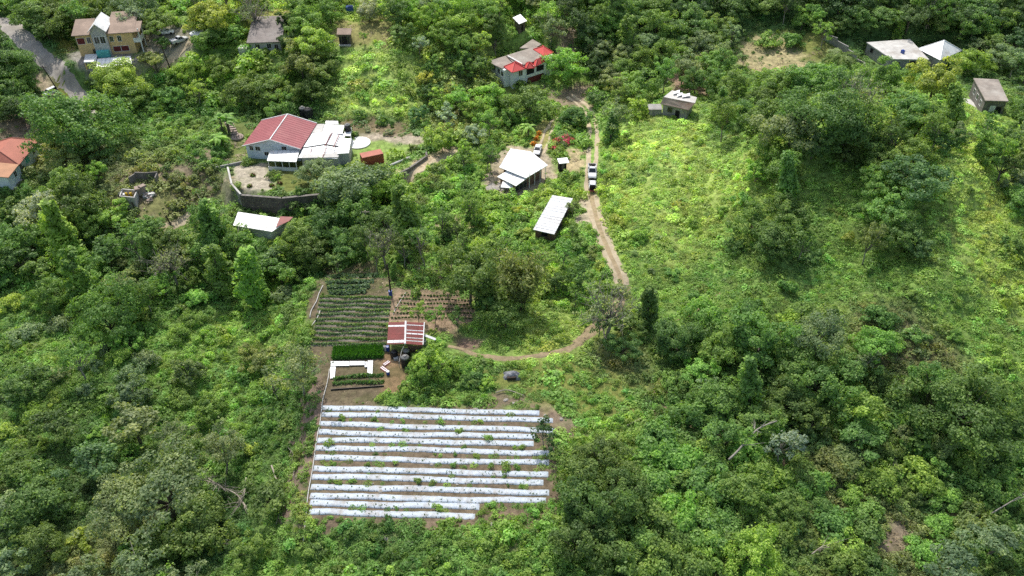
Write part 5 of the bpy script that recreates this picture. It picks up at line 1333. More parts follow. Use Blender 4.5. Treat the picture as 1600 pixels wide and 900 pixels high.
MB().box((-1.80, 0, 1.15), (.12, 1.35, 1.0)).build('cargo_opening', 'opening_dark', sv, origin=(0, 0, 0)); MB().box((-2.15, 0, .62), (.75, 1.4, .06)).build('tailgate', 'maroon', sv, origin=(0, 0, 0))
vehicle(at(80, 147), head((88, 150), (76, 143)) + 1.6, 'van', 'car_white', 'white van parked on bare ground below the road', scale=.85)
vehicle(at(840, 238) + [0, 0, .08], head((842, 232), (838, 244)), 'sedan', 'car_white', 'white car parked at the back corner of the white-roofed house')
vehicle(at(260, 53), head((250, 54), (270, 50)), 'sedan', 'car_white', 'pale car parked in the yard right of the yellow house')
vehicle(at(281, 66), head((274, 72), (288, 60)), 'pickup', 'car_silver', 'grey pickup parked on the lane right of the yellow house')
g = at(312, 66); MB_ = empty('water_tank', g, 'squat white tank with conical lid beside the lane right of the yellow house', 'water tank')
MB().lathe(g, [(2.0, 0), (2.0, 2.6)], 18).build('body', 'grey_plastic', MB_); MB().lathe((g[0], g[1], g[2] + 2.605), [(2.15, 0), (2.1, .2), (.5, .8), (.45, .95)], 18).build('lid', 'white_paint', MB_)
g = at(218, 62); tag(MB().box((g[0], g[1], g[2] + .8), (1.7, 1.4, 1.6), .3).box((g[0], g[1], g[2] + 1.68), (1.3, 1.0, .14), .3).build('blue_bin', 'blue_plastic', origin=g), 'blue bin in the yard at the right end of the yellow house', 'bin')
g = at(547, 18); tag(MB().box((g[0], g[1], g[2] + .8), (2.0, 1.5, 1.3), .1).box((g[0], g[1], g[2] + 1.55), (1.6, 1.2, .2), .1).build('blue_bin', 'blue_plastic', origin=g), 'blue tub at the top edge above the small hut', 'bin')

# ================= poles
def pole(px, py, h_, label, arm=True, lean=0.0, mt='wood_dark'):
    g = at(px, py); e = empty('utility_pole', g, label, 'pole')
    MB().tube([(g[0], g[1], g[2] - .3), (g[0] - lean, g[1], g[2] + h_)], [.18, .12], 8).build('shaft', mt, e)
    if arm:
        MB().box((g[0] - lean * .95, g[1], g[2] + h_ * .95), (1.8, .1, .1)).build('crossarm', mt, e)
        for s in (-.8, 0, .8): MB().lathe((g[0] - lean * .95 + s, g[1], g[2] + h_ * .95 + .05), [(.05, 0), (.07, .08), (.04, .2)], 8).build('insulator', 'grey_plastic', e)
    return e
pole(96, 150, 8.5, 'dark utility pole beside the road next to the white van', lean=2.2)
pole(268, 112, 7.5, 'thin leaning pole by the small tree right of the yellow house', lean=.9)
pole(576, 372, 7.0, 'pale utility pole with crossarm among the trees below the pink-roofed house', mt='log_pale')
pole(611, 462, 7.5, 'dark post wrapped in green vines beside the blue drum', arm=False, mt='wood_dark')
# fence of thin posts below the red-roofed house
for k in range(13):
    f = k / 12; g = at(872 + 50 * f, 141 - 4 * f + 3 * math.sin(f * 5)); MBp = MB().tube([(g[0], g[1], g[2] - .2), (g[0] + rnd.uniform(-.1, .1), g[1], g[2] + 1.7)], .07, 5)
    tag(MBp.build('fence_post', 'wood_grey', origin=g), 'thin grey post of the stick fence below the bright green tree', 'post', 'stick fence below the bright green tree')
# ================= plant prototypes
TONE = {'dark': (.060, .098, .020), 'deep': (.033, .060, .015), 'mid': (.074, .124, .023), 'bright': (.100, .165, .026), 'yellow': (.135, .178, .028), 'gold': (.150, .172, .030),
        'grey': (.092, .124, .042), 'silver': (.128, .158, .078), 'olive': (.084, .112, .028), 'blue': (.058, .102, .029), 'red': (.25, .03, .055), 'orange': (.28, .11, .012)}
TONE = {k: (v[0] * LEAF_GAIN * 1.0, v[1] * LEAF_GAIN * .97, v[2] * LEAF_GAIN * 1.4) for k, v in TONE.items()}
WORD = {'dark': 'dark green', 'deep': 'very dark green', 'mid': 'mid green', 'bright': 'bright green', 'yellow': 'yellow green', 'gold': 'golden yellow', 'grey': 'greyish green', 'silver': 'silvery green', 'olive': 'olive green', 'blue': 'bluish green'}

def crown_mesh(name, R, squash, ncl, rc, leaf, nleaf, seed, zmin=-.3, lobes=.3, hollow=.5, flat=.65, extra=0.12):
    """clusters of leaves spread through an uneven crown; also returns cluster centres for the limbs"""
    r = np.random.default_rng(seed)
    d = dirs(ncl, r, zmin)
    lob = 1 + lobes * (np.sin(d[:, 0] * 3.1 + seed) * np.sin(d[:, 1] * 2.7 + seed * 2) + .6 * np.sin(d[:, 2] * 4 + d[:, 0] * 3 + seed))
    rad = R * lob * r.uniform(hollow, 1.0, ncl) ** .6
    c = d * rad[:, None] * [1, 1, squash]
    cr = rc * r.uniform(.6, 1.35, ncl)
    w = cr ** 2; k = r.choice(ncl, nleaf, p=w / w.sum())
    dd = dirs(nleaf, r, -.45)
    p = c[k] + dd * (cr[k] * r.uniform(.75, 1.08, nleaf))[:, None] * [1, 1, flat]
    ne = int(nleaf * extra); p[:ne] += r.normal(0, rc * .35, (ne, 3))
    nr = dd * .8 + d[k] * .35 + [0, 0, .45]
    tone = (r.uniform(.72, 1.25, ncl)[k]) * r.uniform(.72, 1.28, nleaf)
    v, f = leaf_quads(p, nr, leaf, r)
    return leaf_mesh(name, v, f, tone), c, cr

def limb_mesh(name, centres, top, seed, r0=.3, n=9, base=-1.0, bare=False, spread=.5):
    """tapered trunk with limbs that reach the leaf clusters; z=0 is the ground, crown centre at z=top"""
    r = np.random.default_rng(seed); mb = MB()
    fork = top * spread
    bend = r.normal(0, .25, 2)
    mb.tube([(0, 0, base), (bend[0] * .4, bend[1] * .4, fork * .5), (bend[0], bend[1], fork), (bend[0] * 1.2, bend[1] * 1.2, top * .95)], [r0 * 1.15, r0, r0 * .85, r0 * .45], 8)
    idx = r.choice(len(centres), min(n, len(centres)), replace=False)
    for i in idx:
        c = np.array(centres[i]) + [0, 0, top]; s = np.array([bend[0], bend[1], fork * r.uniform(.85, 1.35)])
        m = s * .45 + c * .55 + [r.normal(0, .25), r.normal(0, .25), r.uniform(0, .4)]
        mb.tube([s, m, c], [r0 * .5, r0 * .32, r0 * .12], 5)
        if bare:
            for _ in range(4):
                e = c + r.normal(0, .9, 3) + [0, 0, .4]; mb.tube([m * .4 + c * .6, (m + c + e * 2) / 4 + r.normal(0, .1, 3), e], [r0 * .2, r0 * .12, r0 * .04], 4)
                for _ in range(2):
                    e2 = e + r.normal(0, .6, 3); mb.tube([e * .7 + c * .3, e2], [r0 * .08, r0 * .025], 3)
    return mb

PROTO = {}
def add_proto(kind, R, crown, limbs_mb, name, bark='bark', top=None):
    me = bpy.data.meshes.new('trunk'); me.from_pydata(limbs_mb.v, [], limbs_mb.f); me.materials.append(MATS[bark]); me.polygons.foreach_set('use_smooth', [True] * len(limbs_mb.f)); me.update()
    PROTO.setdefault(kind, []).append(dict(R=R * (1.0 if kind in ('tower', 'bamboo', 'palm', 'banana') else 1.17), crown=crown, trunk=me, name=name, top=top))

for s in range(4):
    for R, leaf, nl, ncl in ((2.4, .28, 3000, 46), (4.2, .34, 6200, 84), (6.8, .40, 11500, 150)):
        me, c, cr = crown_mesh('crown', R, .80, ncl, R * .20, leaf * .92, int(nl * 1.15), 10 * s + int(R), zmin=-.55, lobes=.46)
        add_proto('round', R, me, limb_mesh('trunk', c, R * .9, s, r0=R * .05), 'broadleaf_tree', top=R * .9)
for s in range(3):
    for R, leaf, nl, ncl in ((3.4, .32, 2600, 34), (6.0, .38, 6200, 66)):
        me, c, cr = crown_mesh('crown', R, .50, ncl, R * .2, leaf, nl, 40 + 7 * s + int(R), zmin=-.15, lobes=.35, hollow=.25)
        add_proto('wide', R, me, limb_mesh('trunk', c, R * 1.15, 20 + s, r0=R * .06, n=14), 'spreading_tree', top=R * 1.15)
for s in range(3):
    for R, leaf, nl, ncl in ((2.2, .26, 1000, 22), (4.0, .32, 2300, 42)):
        me, c, cr = crown_mesh('crown', R, .85, ncl, R * .19, leaf, nl, 70 + 5 * s + int(R), zmin=-.6, lobes=.4, hollow=.2, extra=.3)
        add_proto('airy', R, me, limb_mesh('trunk', c, R * 1.7, 30 + s, r0=R * .045, n=18, spread=.45), 'slender_tree', 'bark_pale', top=R * 1.7)
for s in range(2):
    me, c, cr = crown_mesh('crown', 3.2, .95, 40, .5, .26, 700, 90 + s, zmin=-.4, lobes=.4, hollow=.2, extra=.5)
    add_proto('bare', 3.2, me, limb_mesh('trunk', c, 4.6, 40 + s, r0=.22, n=22, bare=True, spread=.5), 'half_bare_tree', 'bark_pale', top=4.6)
for s in range(4):   # vine-hung trees: heaped curtains of leaves down a leaning trunk
    r = np.random.default_rng(120 + s); hh = 8.0; P_ = []; N_ = []; T_ = []
    lean = r.normal(0, .09, 2)
    for k in range(46):
        z = r.uniform(0, 1) ** .9; a = r.uniform(0, 2 * PI); rr = (1.55 - .95 * z) * r.uniform(.35, 1.15); c = np.array([rr * math.cos(a) + lean[0] * z * hh, rr * math.sin(a) + lean[1] * z * hh, z * hh * .95 + .2])
        m_ = int(r.uniform(50, 120)); q = r.uniform(.35, .8); d = dirs(m_, r, -.6); st = r.uniform(1.0, 1.9)
        P_.append(c + d * q * [1, 1, st] * r.uniform(.7, 1.08, m_)[:, None]); N_.append(d + [0, 0, .4]); T_.append(np.full(m_, r.uniform(.7, 1.3)) * r.uniform(.75, 1.25, m_))
    p = np.concatenate(P_); p[:, 2] -= hh * .5
    v, f = leaf_quads(p, np.concatenate(N_), .33, r, jit=.5); me = leaf_mesh('crown', v, f, np.concatenate(T_))
    add_proto('tower', 1.9, me, MB().tube([(0, 0, -1), (lean[0] * 3, lean[1] * 3, 3), (lean[0] * 8, lean[1] * 8, 7.6)], [.25, .2, .08], 7), 'vine_covered_tree', top=hh * .5)
for s in range(2):   # bamboo clump
    r = np.random.default_rng(140 + s); mb = MB(); P_ = []; N_ = []
    for k in range(46):
        a = r.uniform(0, 2 * PI); hgt = r.uniform(7, 10.5); out = r.uniform(.8, 3.4); b0 = r.uniform(0, .7)
        d = np.array([math.cos(a), math.sin(a), 0])
        pts = [d * b0 + d * out * t ** 2.2 + np.array([0, 0, hgt * (t - .18 * t ** 3)]) for t in np.linspace(0, 1, 7)]
        mb.tube(pts, list(np.linspace(.06, .02, 7)), 4)
        for t in r.uniform(.25, 1, 95):
            q = d * b0 + d * out * t ** 2.2 + np.array([0, 0, hgt * (t - .18 * t ** 3)]); P_.append(q + r.normal(0, .30, 3) * (.6 + t)); N_.append(d * .5 + [0, 0, .7])
    P_ = np.array(P_); P_[:, 2] -= 5
    v, f = leaf_quads(P_, np.array(N_), .34, r, aspect=3.5, jit=.6, droop=.8); me = leaf_mesh('crown', v, f, r.uniform(.6, 1.35, len(P_)))
    add_proto('bamboo', 3.6, me, mb, 'bamboo_clump', top=5.0)
for s in range(2):   # coconut palm
    r = np.random.default_rng(160 + s); mb = MB(); P_ = []; N_ = []
    mb.tube([(0, 0, -.5), (.25, 0, 3), (.9, 0, 6), (1.2, 0, 7.4)], [.22, .17, .14, .13], 8)
    for k in range(20):
        a = 2 * PI * k / 20 + r.uniform(-.15, .15); el = r.uniform(-.1, 1.0); L_ = r.uniform(2.6, 3.3); d = np.array([math.cos(a), math.sin(a), 0]); sd = np.array([-d[1], d[0], 0])
        sp = [d * L_ * t * math.cos(el * (1 - t)) + np.array([0, 0, L_ * (math.sin(el) * t - (.75) * t * t)]) for t in np.linspace(0, 1, 8)]
        for t in np.linspace(.12, 1, 30):
            q = np.array([np.interp(t, np.linspace(0, 1, 8), [w[j] for w in sp]) for j in range(3)])
            for sg in (-1, 1):
                for w_ in (.2, .5): P_.append(q + sd * sg * w_ * (1 - t * .6) - [0, 0, w_ * .45]); N_.append(sd * sg * .5 + [0, 0, .8])
    v, f = leaf_quads(np.array(P_), np.array(N_), .34, r, aspect=3, jit=.12); me = leaf_mesh('crown', v + [1.2, 0, .1], f, r.uniform(.7, 1.25, len(P_)))
    add_proto('palm', 3.0, me, mb, 'palm_tree', top=7.3)
for s in range(3):   # banana plants
    r = np.random.default_rng(180 + s); mb = MB(); V_ = []; F_ = []; T_ = []
    for st in range(3):
        ox, oy = r.uniform(-.9, .9, 2); hh = r.uniform(1.6, 2.8)
        mb.tube([(ox, oy, -.4), (ox, oy, hh)], [.16, .1], 7)
        for k in range(8):
            a = r.uniform(0, 2 * PI); el = r.uniform(.3, 1.25); L_ = r.uniform(1.6, 2.6); d = np.array([math.cos(a), math.sin(a), 0]); sd = np.array([-d[1], d[0], 0])
            base = np.array([ox, oy, hh - .1]); ln = []
            for t in np.linspace(0, 1, 7):
                ln.append(base + d * L_ * t * math.cos(el) * (1 + .15 * t) + np.array([0, 0, L_ * (math.sin(el) * t - .75 * t * t)]))
            tv = r.uniform(.75, 1.25)
            for j in range(6):
                w0 = .38 * math.sin(PI * (j / 6) ** .7 * .96 + .05); w1 = .38 * math.sin(PI * ((j + 1) / 6) ** .7 * .96 + .05)
                for sg in (-1, 1):
                    o = len(V_); V_ += [ln[j], ln[j + 1], ln[j + 1] + sd * sg * w1 - [0, 0, w1 * .3], ln[j] + sd * sg * w0 - [0, 0, w0 * .3]]; F_.append((o, o + 1, o + 2, o + 3)); T_.append(tv * r.uniform(.9, 1.1))
    me = leaf_mesh('crown', np.array(V_) - [0, 0, 2.2], np.array(F_), np.array(T_)); me.name = 'leaves'
    add_proto('banana', 2.2, me, mb, 'banana_plant', top=2.2)
for s in range(5):   # vine mounds and shrubs
    for R, leaf, nl, ncl in ((1.5, .25, 1100, 20), (2.6, .31, 2600, 38)):
        me, c, cr = crown_mesh('foliage', R, .72, ncl, R * .27, leaf, nl, 200 + 9 * s + int(R * 2), zmin=-.1, lobes=.3, hollow=.45, flat=.75, extra=.15)
        add_proto('shrub', R, me, limb_mesh('stems', c, R * .35, 60 + s, r0=R * .04, n=7, base=-.6), 'shrub', top=R * .30)

HEADS = {}
def place_plant(kind, px, py, w, tone, label, cat, group=None, lift=1.0, name=None, dark=1.0):
    """px, py: middle of the crown in the survey picture; w: its width there"""
    pr = PROTO[kind]
    g = at(px, py, 2.0); R = w / 2 / pxm(g)
    best = sorted(pr, key=lambda p: abs(math.log(p['R'] / R)))
    best = [p for p in best if abs(p['R'] - best[0]['R']) < .01]
    p = best[rnd.randrange(len(best))]
    s = R / p['R']
    hc = (p['top'] + (0 if kind in ('palm', 'banana') else .1 * p['R'])) * s * lift
    g = at(px, py, hc)
    if kind in ('tower', 'bamboo'): sz = max(.5, s) * lift
    else: sz = s * rnd.uniform(.9, 1.1)
    key = (id(p['crown']),)
    if key not in HEADS:
        e = empty(name or p['name'], (0, 0, 0)); c = bpy.data.objects.new(p['crown'].name.split('.')[0], p['crown']); COL.objects.link(c); c.parent = e
        t = bpy.data.objects.new('stems' if kind == 'shrub' else 'trunk', p['trunk']); COL.objects.link(t); t.parent = e
        HEADS[key] = e
    else: e = copy_tree(HEADS[key])
    if name or e.name.split('.')[0] != p['name']: e.name = name or p['name']
    e.location = g; tl = .10 if kind in ('round', 'airy', 'wide', 'tower') else 0
    e.rotation_euler = (rnd.uniform(-tl, tl), rnd.uniform(-tl, tl), rnd.uniform(0, 6.28)); e.scale = (s * rnd.uniform(.86, 1.14), s * rnd.uniform(.86, 1.14), sz * rnd.uniform(.88, 1.12))
    e['label'] = label; e['category'] = cat
    if group: e['group'] = group
    elif 'group' in e: del e['group']
    j = rnd.uniform(.85, 1.18) * dark; h = rnd.uniform(-.12, .12)
    col = TONE[tone]
    for c in e.children:
        if c.name.startswith(('crown', 'foliage', 'leaves')):
            c.location.z = p['top'] * lift if kind not in ('palm',) else 0
            if kind == 'palm': c.location.z = p['top']
            c.color = (col[0] * j * (1 + h), col[1] * j, col[2] * j * (1 - h * .5), 1)
        elif kind not in ('shrub', 'palm', 'banana', 'bamboo'): c.scale.z = lift
    return e

def region(px, py):
    if py < 75 and px > 870: return 'in the dark forest along the top edge'
    if px > 1480 and py < 330: return 'in the woods at the right edge'
    if px > 1090 and py < 250: return 'on the wooded crest of the right hill'
    if px > 880 and py < 200: return 'in the woods between the red-roofed house and the hill'
    if px > 1090 and py < 480: return 'in the thickets on the right hill'
    if px > 960 and py > 640: return 'on the lower right slope'
    if px > 960 and py > 470: return 'in the vine thicket below the right hill'
    if px < 300 and py < 250: return 'around the road at the upper left'
    if px < 640 and py < 200: return 'on the slope above the pink-roofed house'
    if px < 360 and py < 440: return 'around the roofless hut on the left'
    if px < 660 and py < 440: return 'below the retaining wall of the pink-roofed house'
    if px < 900 and py < 260: return 'below and left of the red-roofed house'
    if px < 960 and py < 420: return 'around the white-roofed house and long shed'
    if px < 500: return 'on the vine-covered slope at the lower left' if py < 640 else 'at the bottom left'
    if py > 640: return 'beside the right end of the mulch beds'
    return 'between the farm shed and the track'
KW = {'round': 'broad leafy tree', 'wide': 'spreading flat-topped tree', 'airy': 'slender open-crowned tree', 'bare': 'half bare tree with thin twigs', 'tower': 'tree draped in vines', 'bamboo': 'bamboo clump', 'palm': 'coconut palm', 'banana': 'banana plants', 'shrub': 'rounded shrub'}
CAT = {'bamboo': 'bamboo', 'palm': 'palm', 'banana': 'banana plant', 'shrub': 'shrub'}
NT = {'tree': 0, 'shrub': 0}
def plant(px, py, w, kind, tone, label=None, group=None, **k):
    sh = label or f'{WORD[tone]} {KW[kind]} {region(px, py)}'
    NT['shrub' if kind == 'shrub' else 'tree'] += 1
    return place_plant(kind, px, py, w, tone, sh, CAT.get(kind, 'tree'), group or (None if label else sh), **k)

TREES = [
 # upper left, road and yellow house
 (20, 100, 75, 'round', 'dark'), (12, 150, 60, 'round', 'dark'), (35, 130, 50, 'round', 'mid'), (30, 168, 56, 'round', 'deep'), (85, 22, 70, 'round', 'dark'), (50, 18, 60, 'round', 'dark'), (72, 45, 40, 'round', 'dark'),
 (120, 15, 60, 'airy', 'mid'), (160, 12, 60, 'round', 'dark'), (215, 12, 70, 'round', 'grey'), (205, 30, 45, 'airy', 'silver'), (245, 30, 50, 'round', 'dark'),
 (110, 195, 115, 'round', 'dark', 'largest dark green tree left of the slope, in front of the road end'), (150, 222, 60, 'round', 'dark'), (85, 212, 36, 'round', 'olive'),
 (180, 122, 80, 'round', 'yellow', 'yellow green tree in front of the long low white shed'), (205, 150, 50, 'round', 'mid'), (155, 165, 50, 'round', 'dark'),
 (330, 22, 66, 'round', 'yellow', 'largest light yellow green tree right of the yellow house'), (330, 55, 50, 'round', 'mid'), (240, 88, 46, 'wide', 'olive', 'small spreading tree with reddish tinge in the yard below the parked cars'), (255, 65, 28, 'round', 'dark', 'small round dark tree between the parked cars'),
 (292, 108, 46, 'round', 'bright'), (305, 135, 40, 'airy', 'yellow'), (270, 150, 40, 'round', 'mid'), (345, 105, 45, 'round', 'mid'), (365, 50, 36, 'round', 'mid'), (395, 14, 56, 'bare', 'grey', 'bare branching tree with visible trunk above the grey-roofed house'),
 (443, 35, 36, 'round', 'deep'), (470, 25, 62, 'round', 'mid'), (487, 62, 66, 'round', 'yellow', 'large yellow green tree right of the grey-roofed house'), (470, 95, 70, 'round', 'olive'), (505, 100, 50, 'round', 'dark'), (455, 62, 40, 'round', 'deep'), (515, 20, 44, 'round', 'mid'), (515, 2, 40, 'round', 'dark'),
 (575, 14, 44, 'round', 'silver', 'round grey green bush-like tree beside the blue tub at the top edge'), (569, 56, 17, 'airy', 'bright', 'thin upright young tree standing alone right of the small hut'),
 (625, 20, 50, 'round', 'dark'), (628, 48, 40, 'round', 'dark'), (665, 30, 46, 'round', 'bright'), (640, 5, 50, 'round', 'bright'), (690, 12, 50, 'round', 'mid'), (695, 50, 50, 'round', 'mid'), (655, 65, 36, 'airy', 'silver'), (720, 30, 56, 'round', 'bright'), (745, 62, 38, 'round', 'yellow'), (720, 70, 46, 'round', 'mid'), (765, 30, 44, 'round', 'dark'), (775, 62, 36, 'airy', 'mid'), (750, 8, 50, 'round', 'mid'),
 (665, 120, 34, 'round', 'gold', 'golden yellow topped tree at the right end of the bright slope'), (675, 100, 36, 'round', 'mid'), (690, 158, 44, 'round', 'yellow'), (668, 145, 34, 'round', 'dark'), (655, 178, 30, 'round', 'blue'), (720, 105, 40, 'round', 'mid'), (715, 145, 46, 'airy', 'bright'), (750, 100, 40, 'round', 'dark'), (762, 148, 50, 'round', 'bright'), (740, 170, 46, 'round', 'bright'), (420, 140, 60, 'round', 'dark'), (380, 140, 60, 'round', 'dark'), (440, 170, 50, 'round', 'mid'), (485, 140, 50, 'round', 'dark'), 
 # red-roofed house and woods
 (882, 102, 58, 'round', 'bright', 'bright green tree with two trunks right of the red-roofed house'), (933, 100, 48, 'round', 'deep', 'dense very dark conical tree right of the bright green one'), (835, 160, 62, 'round', 'dark', 'dark glossy leafed tree in front of the red-roofed house'), (897, 178, 48, 'round', 'dark'), (933, 152, 32, 'round', 'blue'), (995, 166, 42, 'round', 'yellow', 'bright yellow green tree at the left of the old patched house'), (960, 180, 50, 'airy', 'grey'), (955, 198, 26, 'tower', 'dark'),
 (862, 38, 50, 'airy', 'grey'), (918, 50, 50, 'round', 'deep'), (950, 40, 46, 'round', 'mid'), (978, 50, 30, 'tower', 'mid'), (1010, 60, 46, 'round', 'grey'), (1040, 80, 50, 'round', 'mid'), (1000, 95, 50, 'round', 'mid'), (1070, 95, 50, 'airy', 'grey'), (1040, 115, 46, 'airy', 'mid'), (1000, 130, 60, 'round', 'mid'), (965, 130, 40, 'airy', 'olive'), (1100, 70, 50, 'round', 'grey'), (1120, 100, 50, 'round', 'mid'), (1145, 45, 40, 'airy', 'grey', 'feathery pale tree at the left edge of the bare yellowish clearing'), (1090, 130, 50, 'round', 'dark'), (1145, 130, 50, 'round', 'dark'), (1085, 35, 60, 'round', 'dark'),
 # middle
 (740, 205, 46, 'round', 'silver', 'silvery grey green tree left of the red flowering bush'), (690, 216, 52, 'round', 'yellow', 'bright yellow green tree at the right corner of the lawn'), (765, 188, 44, 'airy', 'bright'), (760, 240, 40, 'airy', 'mid'), (725, 240, 40, 'airy', 'mid'), (795, 182, 36, 'round', 'mid'), (700, 180, 40, 'airy', 'silver'),
 (825, 198, 34, 'banana', 'bright', 'banana plants beside the orange flowers'), (350, 190, 40, 'banana', 'mid', 'banana plants left of the garden steps'), (340, 215, 36, 'banana', 'bright'), (895, 190, 40, 'shrub', 'dark'),
 (550, 278, 118, 'wide', 'grey', 'big spreading grey green tree in front of the pink-roofed house'), (492, 262, 52, 'round', 'grey', 'small tree at the porch of the pink-roofed house'), (612, 300, 66, 'round', 'bright'), (516, 302, 46, 'round', 'grey'), (585, 305, 50, 'round', 'grey'), (555, 330, 80, 'round', 'mid'), (515, 345, 70, 'round', 'dark'), (470, 365, 60, 'round', 'mid'), (595, 345, 56, 'round', 'dark'), (570, 365, 60, 'airy', 'dark'), (625, 325, 50, 'round', 'mid'), (540, 385, 60, 'round', 'dark'), (495, 395, 60, 'round', 'dark'),
 (328, 335, 72, 'airy', 'mid', 'tall open tree with pale trunk beside the low white-roofed house'), (265, 408, 76, 'bare', 'grey', 'greyish half bare tree among the dark woods on the left'), (120, 312, 80, 'round', 'dark'), (65, 332, 78, 'round', 'silver', 'silvery leaved tree below the salmon-roofed house'), (130, 345, 62, 'round', 'mid'), (50, 375, 66, 'round', 'mid'), (152, 268, 36, 'round', 'bright'), (100, 250, 50, 'round', 'olive'), (80, 275, 30, 'shrub', 'olive'), (105, 285, 60, 'round', 'mid'), (175, 335, 50, 'round', 'bright'), (210, 375, 60, 'airy', 'mid'), (165, 388, 70, 'wide', 'dark'), (105, 398, 56, 'round', 'bright'), (20, 400, 70, 'wide', 'dark'), (15, 330, 50, 'round', 'dark'), (300, 380, 50, 'wide', 'mid'), (365, 372, 56, 'airy', 'mid'), (400, 395, 54, 'round', 'mid'), (345, 418, 44, 'tower', 'mid'), (435, 415, 66, 'wide', 'mid'), (235, 350, 46, 'round', 'mid'), (60, 420, 60, 'wide', 'mid'), (150, 430, 60, 'round', 'mid'),
 (660, 352, 44, 'airy', 'mid', 'slim tree with long bare trunk at the edge of the seedling patch', dict(lift=2.2)), (704, 362, 30, 'airy', 'deep'), (735, 320, 50, 'airy', 'mid'), (690, 330, 40, 'airy', 'mid'), (745, 345, 40, 'round', 'mid'), (600, 385, 60, 'bare', 'grey'), (610, 425, 14, 'tower', 'mid', 'vine-wrapped post at the top of the crop rows'), (780, 375, 46, 'airy', 'mid', None, dict(lift=1.3)), (828, 392, 46, 'airy', 'bright'),
 (733, 428, 90, 'round', 'dark', 'dark broad tree with tall bare trunk at the right end of the seedling rows', dict(lift=1.5)), (775, 455, 56, 'round', 'mid', None, dict(lift=1.3)), (705, 395, 36, 'airy', 'mid', None, dict(lift=1.2)), (640, 372, 34, 'airy', 'bright'), (720, 372, 34, 'airy', 'dark', None, dict(lift=1.2)), (685, 400, 30, 'airy', 'mid'), (812, 432, 84, 'bamboo', 'olive', 'tall olive plumed clump behind the dark trees right of the seedling rows', dict(lift=1.0)), (790, 492, 66, 'round', 'mid'), (760, 470, 50, 'round', 'dark'), (880, 392, 44, 'airy', 'mid'), (905, 428, 56, 'airy', 'dark'), (896, 318, 28, 'airy', 'olive', 'small tree at the upper right corner of the long white shed'), (895, 355, 26, 'airy', 'mid'),
 (952, 478, 96, 'bare', 'grey', 'half bare grey tree standing over the end of the dirt track'), (1014, 478, 34, 'tower', 'dark', 'dense dark columnar tree right of the half bare grey tree'), (985, 505, 50, 'round', 'dark'), (938, 500, 46, 'airy', 'mid'), (975, 540, 50, 'round', 'dark'), (968, 455, 44, 'airy', 'grey'), (870, 440, 44, 'round', 'dark'), (900, 455, 40, 'airy', 'mid'),
 (653, 487, 32, 'airy', 'bright', 'small bright green tree at the left behind the farm shed'), (678, 486, 36, 'airy', 'bright', 'small bright green tree at the right behind the farm shed'), (715, 497, 36, 'airy', 'dark'), (672, 566, 66, 'round', 'bright', 'dense bright green bush-like tree beside the black tanks'), (632, 608, 38, 'shrub', 'bright', 'round bright green shrub below the black tanks'),
 # right hill
 (1222, 262, 66, 'round', 'mid'), (1180, 268, 48, 'round', 'bright'), (1240, 285, 40, 'tower', 'mid'), (1172, 345, 62, 'round', 'mid'), (1232, 330, 70, 'round', 'dark'), (1205, 372, 70, 'round', 'dark'), (1255, 375, 50, 'airy', 'mid'), (1150, 380, 36, 'round', 'mid'), (1130, 330, 26, 'shrub', 'bright'), (1270, 400, 36, 'shrub', 'mid'), (1295, 185, 110, 'round', 'dark'), (1240, 200, 86, 'round', 'grey'), (1345, 155, 72, 'bare', 'grey', 'half bare tree with pale bent branches on the crest of the hill'), (1200, 180, 60, 'round', 'dark'), (1330, 212, 80, 'round', 'dark'), (1160, 175, 50, 'round', 'dark'), (1125, 160, 26, 'tower', 'mid'), (1440, 275, 84, 'round', 'blue'), (1400, 320, 80, 'round', 'mid'), (1370, 285, 60, 'round', 'mid'), (1410, 365, 70, 'round', 'dark'), (1440, 385, 50, 'round', 'blue'), (1360, 375, 60, 'airy', 'olive'), (1385, 240, 60, 'round', 'mid'), (1420, 165, 70, 'round', 'mid'), (1462, 128, 60, 'round', 'gold', 'yellow flowering tree below the hipped grey roof'), (1390, 120, 60, 'round', 'mid'), (1345, 120, 50, 'round', 'mid'), (1500, 180, 34, 'tower', 'mid'), (1310, 84, 40, 'palm', 'dark', 'coconut palm beside the boundary wall'), (1164, 88, 16, 'palm', 'dark', 'small palm at the left of the bare clearing'), (1520, 95, 50, 'round', 'bright'), (1270, 120, 70, 'round', 'mid'), (1215, 130, 60, 'round', 'mid'), (1200, 65, 40, 'shrub', 'mid'), (1235, 65, 44, 'shrub', 'mid'), (1290, 45, 40, 'airy', 'bright'), (1312, 35, 40, 'round', 'dark'), (1405, 45, 18, 'tower', 'bright'), (1255, 30, 40, 'round', 'mid'),
 # below the hill and lower right
 (1285, 515, 100, 'wide', 'grey', 'spreading greyish leaved tree at the top of the vine thicket below the hill'), (1190, 530, 90, 'round', 'mid'), (1240, 570, 90, 'round', 'mid'), (1130, 540, 70, 'round', 'mid'), (1090, 575, 64, 'round', 'bright'), (1120, 620, 80, 'round', 'mid'), (1180, 600, 46, 'tower', 'mid'), (1230, 625, 80, 'round', 'dark'), (1290, 600, 90, 'round', 'mid'), (1340, 570, 70, 'wide', 'mid'), (1180, 655, 70, 'round', 'mid'),  (1500, 640, 130, 'round', 'dark', 'largest dark green tree on the lower right slope'), (1460, 600, 80, 'round', 'mid'), (1545, 610, 70, 'round', 'mid'), (1225, 690, 66, 'airy', 'silver', 'pale silvery tree behind the leaning bare trunk'), (1160, 760, 90, 'round', 'mid'),
